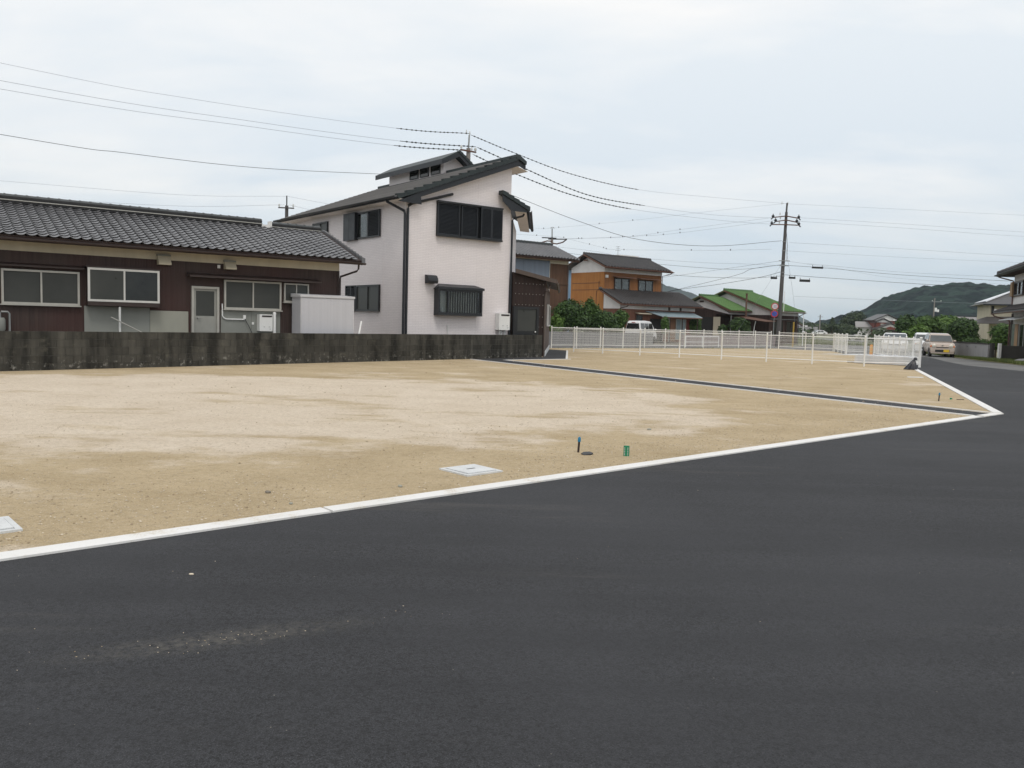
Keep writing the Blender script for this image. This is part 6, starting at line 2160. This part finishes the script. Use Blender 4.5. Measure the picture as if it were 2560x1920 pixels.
# ================================================================== VEHICLES
def bevel_mesh(o, off, seg=2):
    bm = bmesh.new()
    bm.from_mesh(o.data)
    bmesh.ops.recalc_face_normals(bm, faces=bm.faces)
    bmesh.ops.bevel(bm, geom=list(bm.edges), offset=off, segments=seg, affect='EDGES')
    bm.to_mesh(o.data)
    bm.free()
    o.data.polygons.foreach_set('use_smooth', [True] * len(o.data.polygons))
    o.data.set_sharp_from_angle(angle=R(35))
def shell(root, name, prof, hw, paint, bev):
    """body shell: side profile (y, z) carried across, half-width hw(z) narrowing upward"""
    vs = [(-hw(z), y, z) for y, z in prof] + [(hw(z), y, z) for y, z in prof]
    n = len(prof)
    fs = [tuple(range(n)), tuple(range(2 * n - 1, n - 1, -1))] + [(i, n + i, n + (i + 1) % n, (i + 1) % n) for i in range(n)]
    o = MB().add(vs, fs).build(name, paint, root)
    bevel_mesh(o, bev)
    return o
def wheel(root, x, y, r, w=.16):
    s = 1 if x > 0 else -1
    o = MB().lathe([(r * .72, -w / 2), (r * .95, -w / 2), (r, -w * .3), (r, w * .3), (r * .95, w / 2), (r * .72, w / 2)], 20, axis='x').build('wheel', M['rubber'], root, True)
    o.location = (x - s * w * .35, y, r)
    MB().lathe([(r * .70, s * w * .30), (r * .66, s * w * .42), (r * .25, s * w * .36), (r * .1, s * w * .5)], 16, axis='x').build('rim', M['rim'], o, True)
    return o
def car(name, label, loc, az, kind, paint, cat='car', group=None, far=False):
    o = thing(name, label, cat, loc, R(-az), group)       # local +y is forward
    if kind == 'van':
        L, W, H, wb = 3.4, 1.475, 1.90, 2.43
        low = [(-1.70, .32), (-1.70, .52), (-1.70, 1.06), (1.28, 1.06), (1.52, .96), (1.66, .72), (1.70, .45), (1.68, .30)]
        top = [(-1.69, 1.05), (-1.60, 1.70), (-1.50, 1.86), (-.3, 1.90), (.75, 1.84), (.92, 1.76), (1.42, 1.05)]
        ft, fb, rt_, rb_ = (.93, 1.72), (1.37, 1.10), (-1.615, 1.66), (-1.68, 1.16)
        sides = [(-1.45, -.72), (-.66, .06), (.12, 1.0)]
    elif kind == 'kei':
        L, W, H, wb = 3.4, 1.475, 1.53, 2.49
        low = [(-1.70, .28), (-1.70, .6), (-1.66, .92), (1.12, .95), (1.48, .88), (1.64, .74), (1.70, .48), (1.68, .26)]
        top = [(-1.62, .92), (-1.52, 1.36), (-1.36, 1.50), (-.4, 1.54), (.36, 1.48), (.52, 1.40), (1.12, .94)]
        ft, fb, rt_, rb_ = (.535, 1.385), (1.05, .99), (-1.535, 1.33), (-1.60, 1.0)
        sides = [(-1.35, -.50), (-.44, .62)]
    else:
        L, W, H, wb = 4.6, 1.76, 1.46, 2.70
        low = [(-2.30, .30), (-2.30, .62), (-2.16, .96), (1.0, .94), (1.95, .80), (2.22, .66), (2.30, .46), (2.28, .24)]
        top = [(-1.95, .94), (-1.25, 1.38), (-.7, 1.45), (.05, 1.46), (.35, 1.40), (1.25, .92)]
        ft, fb, rt_, rb_ = (.37, 1.385), (1.16, .965), (-1.29, 1.35), (-1.85, 1.0)
        sides = [(-1.25, -.36), (-.30, .62)]
    hb = W / 2
    hw = lambda z: hb - .01 if z < .95 else hb - .02 - (z - .95) * .20
    shell(o, 'body', low, lambda z: hb - (.03 if z < .34 else 0), paint, .05)
    shell(o, 'cabin', top, lambda z: hb - .025 - max(0, z - .95) * .20, paint, .06)
    def across(p, q, name, m_, k=.93, out=.012):
        nrm = Vector((0, -(q[1] - p[1]), q[0] - p[0])).normalized()
        if nrm.y * (1 if p[0] > 0 else -1) < 0:
            nrm = -nrm
        off = nrm * out
        a, b = hw(p[1]) * k, hw(q[1]) * k
        return MB().hexa([Vector(v) + off * s_ for s_ in (.2, 1) for v in ((-a, p[0], p[1]), (a, p[0], p[1]), (b, q[0], q[1]), (-b, q[0], q[1]))]).build(name, m_, o)
    across(ft, fb, 'windscreen', M['windscreen'])
    across(rt_, rb_, 'rear_window', M['car_glass'], .90)
    zb = 1.10 if kind == 'van' else .98
    for s_ in (-1, 1):
        for i, (y0, y1) in enumerate(sides):
            zt = H - (.22 if kind == 'van' else .13)
            t0, t1 = y0 + .03, y1 - .03
            if i == len(sides) - 1:
                t1 = min(y1, ft[0] - .04)
            if i == 0 and kind != 'van':
                t0 = y0 + (.10 if kind == 'kei' else .34)
            x0, x1 = s_ * (hw(zb) + .004), s_ * (hw(zt) + .004)
            MB().hexa([(x0, y0, zb), (x0, y1, zb), (x1, t1, zt), (x1, t0, zt), (x0 + s_ * .012, y0, zb), (x0 + s_ * .012, y1, zb), (x1 + s_ * .012, t1, zt), (x1 + s_ * .012, t0, zt)]).build('side_window', M['car_glass'], o)
        if not far:
            for y in sides[1:]:
                MB().box(s_ * (hb - .002) - .002, s_ * (hb - .002) + .004, y[0] - .012, y[0] + .0, .34, zb - .03).build('door_seam', M['black_plastic'], o)
                MB().box(s_ * hb - .006, s_ * hb + .022, y[0] + .06, y[0] + .22, zb - .16, zb - .13).build('door_handle', M['black_plastic'] if kind == 'van' else paint, o)
            MB().sphere((s_ * (hb + .07), fb[0] - .18, zb + .06), .10, .06, .075, 8, 6).build('mirror', paint, o, True)
    yw = wb / 2
    rr = .27 if kind != 'sedan' else .32
    for x in (-hb + .04, hb - .04):
        for y in (-yw - .02, yw - .02):
            s_ = 1 if x > 0 else -1
            wheel(o, x, y, rr)
            MB().lathe([(rr * 1.2, s_ * (hb + .004)), (rr * 1.2, s_ * (hb - .10))], 20, (0, y, rr), 'x').build('wheel_arch', M['black_plastic'], o)
    # front and rear fittings
    fy, ry = L / 2, -L / 2
    for s_ in (-1, 1):
        if kind == 'kei':
            MB().lathe([(.12, fy - .14), (.12, fy - .010), (.09, fy + .02), (.03, fy + .03)], 16, (s_ * .50, 0, .72), 'y').build('headlight', M['lens_clear'], o, True)
            MB().lathe([(.055, fy - .12), (.055, fy - .015)], 12, (s_ * .665, 0, .69), 'y').build('turn_signal', M['lens_amber'], o, True)
        else:
            MB().box(s_ * (hb - .38), s_ * (hb - .05), fy - .22, fy - .005, .58, .74).build('headlight', M['lens_clear'], o)
        if kind == 'van':
            MB().box(s_ * (hb - .10), s_ * (hb - .02), ry - .012, ry + .05, .50, .62).build('tail_light', M['lens_red'], o)
            MB().box(s_ * (hb - .26), s_ * (hb - .12), ry - .012, ry + .05, .50, .62).build('tail_light', M['lens_red'], o)
        else:
            MB().box(s_ * (hb - .30), s_ * (hb - .03), ry - .012, ry + .05, .70, .84).build('tail_light', M['lens_red'], o)
    py_ = M['plate_yellow'] if kind == 'kei' else M['plate_white']
    if kind == 'kei':
        MB().box(-.36, .36, fy - .10, fy + .006, .60, .645).build('grille_slot', M['black_plastic'], o)
        MB().box(-.42, .42, fy - .10, fy + .004, .33, .47).build('lower_grille', M['black_plastic'], o)
        MB().sphere((0, fy - .05, .76), .06, .04, .045, 10, 6).build('badge', M['alu'], o, True)
        MB().box(-.40, -.07, fy + .006, fy + .022, .325, .485).build('number_plate', py_, o)
        MB().box(-hb + .06, hb - .06, fy - .06, fy + .012, .22, .30).build('bumper_lip', paint, o)
    else:
        MB().box(-.165, .165, fy + .0, fy + .014, .40, .56).build('number_plate', py_, o)
        MB().box(-.42, .42, fy - .05, fy + .003, .60, .68).build('grille_slot', M['black_plastic'], o)
    MB().box(-.165, .165, ry - .016, ry + .02, .56, .72).build('number_plate', py_ if kind != 'van' else M['plate_yellow'], o)
    if kind == 'van':
        MB().box(-hb + .04, hb - .04, ry - .05, ry + .02, .33, .48).build('bumper', paint, o)
        MB().box(-.16, .16, ry + .10, ry + .16, 1.705, 1.755).build('brake_light', M['lens_red'], o)
        MB().box(-.03, .03, ry - .02, ry + .01, .80, .86).build('latch', M['black_plastic'], o)
        for s_ in (-1, 1):
            MB().box(s_ * hb - .003, s_ * hb + .006, -.6, .9, .78, .80).build('waist_line', M['galv'], o)
            MB().box(s_ * hb - .003, s_ * hb + .008, -.95, -.55, .80, .835).build('side_rail', M['black_plastic'], o)
    return o
car('kei_van', 'white boxy minivan seen from behind beyond the far white fence', (10.85, 70.6, -.05), 33, 'van', M['car_white'], 'van')
car('kei_car', 'beige rounded small car with yellow plate facing us on the road', (28.25, 55.1, -.05), 199, 'kei', M['car_beige'])
car('sedan', 'white saloon car facing us, seen through the dense road fence', (28.75, 62.5, -.05), 205, 'sedan', M['car_white'])
car('kei_van', 'white vehicle mostly hidden behind the beige car', (31.35, 63.3, -.05), 203, 'kei', M['car_white'])
car('sedan', 'distant white saloon car parked side-on by the grey garage', (88.2, 240, -.1), 272, 'sedan', M['car_white'], far=True)
car('kei_car', 'distant white small car parked left of the side-on saloon', (84.5, 243, -.1), 10, 'kei', M['car_white'], far=True)

# ================================================================== PLANTS
def leaves(m, c, rad, n, size, rnd, lump=.25, flat_=1.0):
    c = Vector(c)
    for _ in range(n):
        while True:
            d = Vector((rnd.uniform(-1, 1), rnd.uniform(-1, 1), rnd.uniform(-1, 1)))
            if .05 < d.length < 1:
                break
        d.normalize()
        k = rnd.uniform(.62, 1.0) * (1 + lump * noise.noise(d * 2.3 + c))
        p = c + Vector((d.x * rad[0], d.y * rad[1], d.z * rad[2])) * k
        if p.z < .02:
            continue
        nn = (d + Vector((rnd.gauss(0, .5), rnd.gauss(0, .5), rnd.gauss(.45, .5)))).normalized()
        a = nn.cross(Vector((rnd.random(), rnd.random(), rnd.random()))).normalized()
        b = nn.cross(a)
        s = size * rnd.uniform(.7, 1.8)
        m.add([p - a * s * .5, p + b * s * .32 + nn * s * .07, p + a * s * .55, p - b * s * .32 + nn * s * .07], [(0, 1, 2, 3)])
def plant(name, label, cat, loc, blobs, mt, size, n, trunk=True, seed=1, group=None, core=True):
    rnd = random.Random(seed)
    o = thing(name, label, cat, loc, 0, group)
    m = MB()
    vol = [b[1][0] * b[1][1] * b[1][2] for b in blobs]
    T = sum(vol)
    for (c, r), v in zip(blobs, vol):
        leaves(m, c, r, int(n * v / T) + 20, size, rnd)
        if core:
            b0 = len(m.v)
            m.sphere(c, r[0] * .62, r[1] * .62, r[2] * .62, 8, 6)
    m.build('crown' if cat == 'tree' else 'foliage', mt, o, False, False)
    if trunk:
        top = max(c[2] for c, r in blobs)
        t_ = MB().tube([(0, 0, -.1), (.03, .02, top * .5), (.0, .05, top)], .07 if cat == 'shrub' else .12, 7, True, .03)
        for (c, r) in blobs:
            t_.tube([(.02, .02, top * .35), tuple(Vector(c) * .7 + Vector((0, 0, top * .15))), c], .035, 5, False, .012)
        t_.build('trunk' if cat == 'tree' else 'stem', M['bark'], o, True)
    return o
plant('shrub', 'small light green shrub at the annex side by the fence', 'shrub', (2.95, 57.2, 0), [((0, 0, 1.25), (.50, .45, .85))], M['leaf_light'], .13, 1500, seed=2)
plant('shrub', 'largest rounded dark green shrub before the brown house wall', 'shrub', (4.15, 59.6, 0), [((-.15, 0, 2.25), (1.25, .9, .95)), ((.5, -.2, 1.7), (.85, .7, .8)), ((-.4, 0, 1.5), (.7, .6, .7))], M['leaf_dark'], .13, 5200, seed=3)
plant('shrub', 'upright pointed shrub right of the largest rounded shrub', 'shrub', (5.70, 61.8, 0), [((-.1, 0, 2.55), (.45, .45, .85)), ((.35, 0, 2.2), (.45, .4, .75)), ((0, 0, 1.4), (.6, .5, .8))], M['leaf_mid'], .13, 3000, seed=4)
plant('shrub', 'broad dark shrub in the middle of the row before the orange house', 'shrub', (6.55, 60.9, 0), [((0, 0, 1.75), (1.0, .7, .72)), ((-.5, 0, 1.3), (.6, .6, .6)), ((.55, 0, 1.35), (.55, .5, .6))], M['leaf_dark'], .13, 3600, seed=5)
plant('shrub', 'isolated light-topped shrub just left of the white van', 'shrub', (8.15, 64.2, 0), [((.1, 0, 2.0), (.62, .55, .62)), ((0, 0, 1.3), (.5, .45, .6))], M['leaf_mid'], .13, 2200, seed=6)
plant('shrub', 'narrow shrub under the blue awning', 'shrub', (12.55, 68.8, 0), [((0, 0, 1.55), (.36, .34, .75))], M['leaf_mid'], .13, 1100, seed=7)
plant('shrub', 'tall conical shrub between the orange and green houses', 'shrub', (16.55, 76.0, 0), [((0, 0, 1.5), (.66, .6, .95)), ((-.1, 0, 2.1), (.35, .35, .45))], M['leaf_mid'], .15, 1900, seed=8)
plant('shrub', 'loose broad shrub under the rusty canopy of the green house', 'shrub', (20.7, 76.2, 0), [((0, 0, 1.7), (.95, .7, .75)), ((.5, 0, 1.3), (.6, .5, .6))], M['leaf_dark'], .16, 2300, seed=9)
plant('shrub', 'low dark bush by the cream door of the green house', 'shrub', (19.25, 76.4, 0), [((0, 0, 1.2), (.42, .4, .55))], M['leaf_dark'], .15, 800, seed=10)
plant('tree', 'dense dark tree left in the clump beyond the beige car', 'tree', (38.9, 82, 0), [((-.2, 0, 2.2), (1.0, .9, 1.1)), ((.4, .3, 1.5), (1.2, 1, .9))], M['leaf_dark'], .2, 3000, seed=12)
plant('tree', 'tallest broad tree of the clump beyond the beige car', 'tree', (41.8, 84, 0), [((-.2, 0, 2.3), (1.5, 1.2, .95)), ((1.3, .2, 1.8), (1.1, 1, .8)), ((-1.3, 0, 1.7), (1.1, 1, .9))], M['leaf_mid'], .2, 4600, seed=13)
plant('tree', 'bright light green bush in front of the tree clump', 'tree', (37.1, 76, 0), [((0, 0, 1.5), (1.0, .8, .75)), ((-.8, .2, 1.1), (.8, .7, .6))], M['leaf_light'], .18, 2400, seed=14)
plant('tree', 'round dark tree behind the pierced garden wall', 'tree', (34.0, 62.8, 0), [((0, 0, 1.9), (1.05, .95, .8)), ((.2, 0, 1.3), (.9, .8, .6))], M['leaf_dark'], .15, 4200, seed=15)
plant('tree', 'leafy tree in front of the cream solar house porch', 'tree', (36.2, 61.5, 0), [((0, 0, 1.6), (.85, .7, .75)), ((.6, 0, 1.2), (.6, .6, .6))], M['leaf_mid'], .15, 2400, seed=16)
plant('shrub', 'bright clipped bush behind the dark garden wall', 'shrub', (32.0, 55.0, 0), [((0, 0, .9), (.42, .4, .42))], M['leaf_light'], .10, 1000, seed=17)
plant('shrub', 'low bush along the garden behind the pierced wall', 'shrub', (32.2, 58.2, 0), [((0, 0, .85), (.7, .5, .40)), ((.9, .2, .8), (.6, .5, .35))], M['leaf_mid'], .10, 1600, seed=18)
plant('tree', 'pale tree between the hill and the cream solar house', 'tree', (58, 112, 0), [((0, 0, 2.6), (2.2, 1.8, 1.3)), ((-2, 0, 2.1), (1.6, 1.4, 1.0))], M['leaf_light'], .3, 2600, seed=19)
plant('tree', 'distant bushy tree in front of the white far house', 'tree', (94.4, 236, 0), [((0, 0, 1.8), (2.6, 2.2, 1.6)), ((1.6, 0, 1.4), (1.8, 1.6, 1.2))], M['leaf_far'], .55, 2200, seed=20)
plant('tree', 'distant dark tree behind the red-brown house roof', 'tree', (112.0, 272, 0), [((0, 0, 5.2), (3.2, 3, 2.6)), ((-3, 0, 4.4), (2.4, 2, 2))], M['leaf_far'], .6, 1800, seed=21)
c_ = thing('tree', 'distant pointed conifer standing above the far wood', 'tree', (103.5, 270, 0), 0)
m = MB()
rnd = random.Random(31)
for k in range(7):
    leaves(m, (0, 0, 2.6 + k * .42), (1.5 * (1 - k / 7.5), 1.5 * (1 - k / 7.5), .5), 170, .4, rnd)
m.build('crown', M['leaf_far'], c_, False, False)
MB().tube([(0, 0, 0), (0, 0, 5.2)], .2, 6, True, .05).build('trunk', M['bark'], c_)
# far wood at the foot of the hill
m = MB()
rnd = random.Random(41)
for k in range(150):
    x = 72 + 75 * rnd.random()
    y = rnd.uniform(268, 330)
    if x > 104 and rnd.random() < .35:
        continue
    s = rnd.uniform(2.4, 4.2)
    h = (1.5 + 2.3 * (y / 272)) * rnd.uniform(.75, 1.0)
    leaves(m, (x, y, h * .55), (s, s, h * .5), 170, .75, rnd)
m.build('woods', M['leaf_far'], None, False, False, 'stuff')
m = MB()
for k in range(90):
    x = rnd.uniform(-260, 640)
    y = rnd.uniform(380, 440)
    if 190 < x < 520 and y > 430:
        continue
    s = rnd.uniform(4, 8)
    leaves(m, (x, y, 1.6), (s, s, rnd.uniform(2.0, 3.6)), 70, 1.5, rnd)
m.build('woods', M['leaf_far'], None, False, False, 'stuff')
# hedge line in the middle distance between the green house and the hill
m = MB()
for k in range(26):
    x = rnd.uniform(46, 84)
    leaves(m, (x, 128 + rnd.uniform(-6, 10), .8), (2.0, 1.6, rnd.uniform(.8, 1.5)), 120, .38, rnd)
m.build('undergrowth', M['leaf_far'], None, False, False, 'stuff')

# grass tufts on the verge, by the fences and walls
def tufts(n, place, hmin, hmax, seed):
    rnd = random.Random(seed)
    m = MB()
    for _ in range(n):
        x, y = place(rnd)
        for b in range(4):
            a = rnd.random() * 6.28
            h = rnd.uniform(hmin, hmax)
            w = h * .10
            dx, dy = math.cos(a), math.sin(a)
            lean = rnd.uniform(.15, .7) * h
            m.add([(x - dy * w, y + dx * w, -.04), (x + dy * w, y - dx * w, -.04), (x + dx * lean, y + dy * lean, -.04 + h)], [(0, 1, 2)])
    return m.build('grass', M['grass'], None, False, False, 'stuff')
def on_verge(r):
    t_ = r.random()
    base = Vector((28.2, 52.0)).lerp(Vector((26.2, 42.0)), t_)
    n_ = Vector((.94, -.2)) * (abs(r.gauss(0, 1.2)) + .05)
    p = base + n_
    return p.x, p.y
tufts(3200, on_verge, .05, .20, 51)
def by_wall(r):
    t_ = r.random()
    p = Vector((28.7, 50.6)).lerp(Vector((31.7, 65.3)), t_) + Vector((-.25 - abs(r.gauss(0, .15)), 0))
    return p.x, p.y
tufts(1000, by_wall, .05, .18, 52)
def lane_weeds(r):
    t_ = r.random()
    p = Vector((2.3, 48.7)).lerp(Vector((19.5, 62.9)), t_) + Vector((r.gauss(0, .12), r.gauss(-.1, .12)))
    return p.x, p.y
tufts(420, lane_weeds, .03, .12, 53)
def field_w(r):
    return r.uniform(26, 40), r.uniform(84, 120)
tufts(2600, field_w, .15, .45, 54)
flat([(24, 80), (60, 150), (70, 260), (30, 260), (20, 100)], -.07, 'field', mat('green_field', (.085, .125, .04), .95, .35, .3, fine=.4, fscale=6, col2=(.14, .14, .075)))

# ================================================================== AIR
hz = NT('haze')
pv = hz.n('ShaderNodeVolumePrincipled')
pv.inputs['Color'].default_value = (.80, .89, .98, 1)
pv.inputs['Density'].default_value = .00014
pv.inputs['Anisotropy'].default_value = .2
hz.l(pv.outputs[0], hz.out.inputs['Volume'])
hz.m.volume_intersection_method = 'FAST' if hasattr(hz.m, 'volume_intersection_method') else None
MB().box(-3600, 3600, -700, 5100, -1.2, 110).build('haze', hz.m, None, kind='stuff')
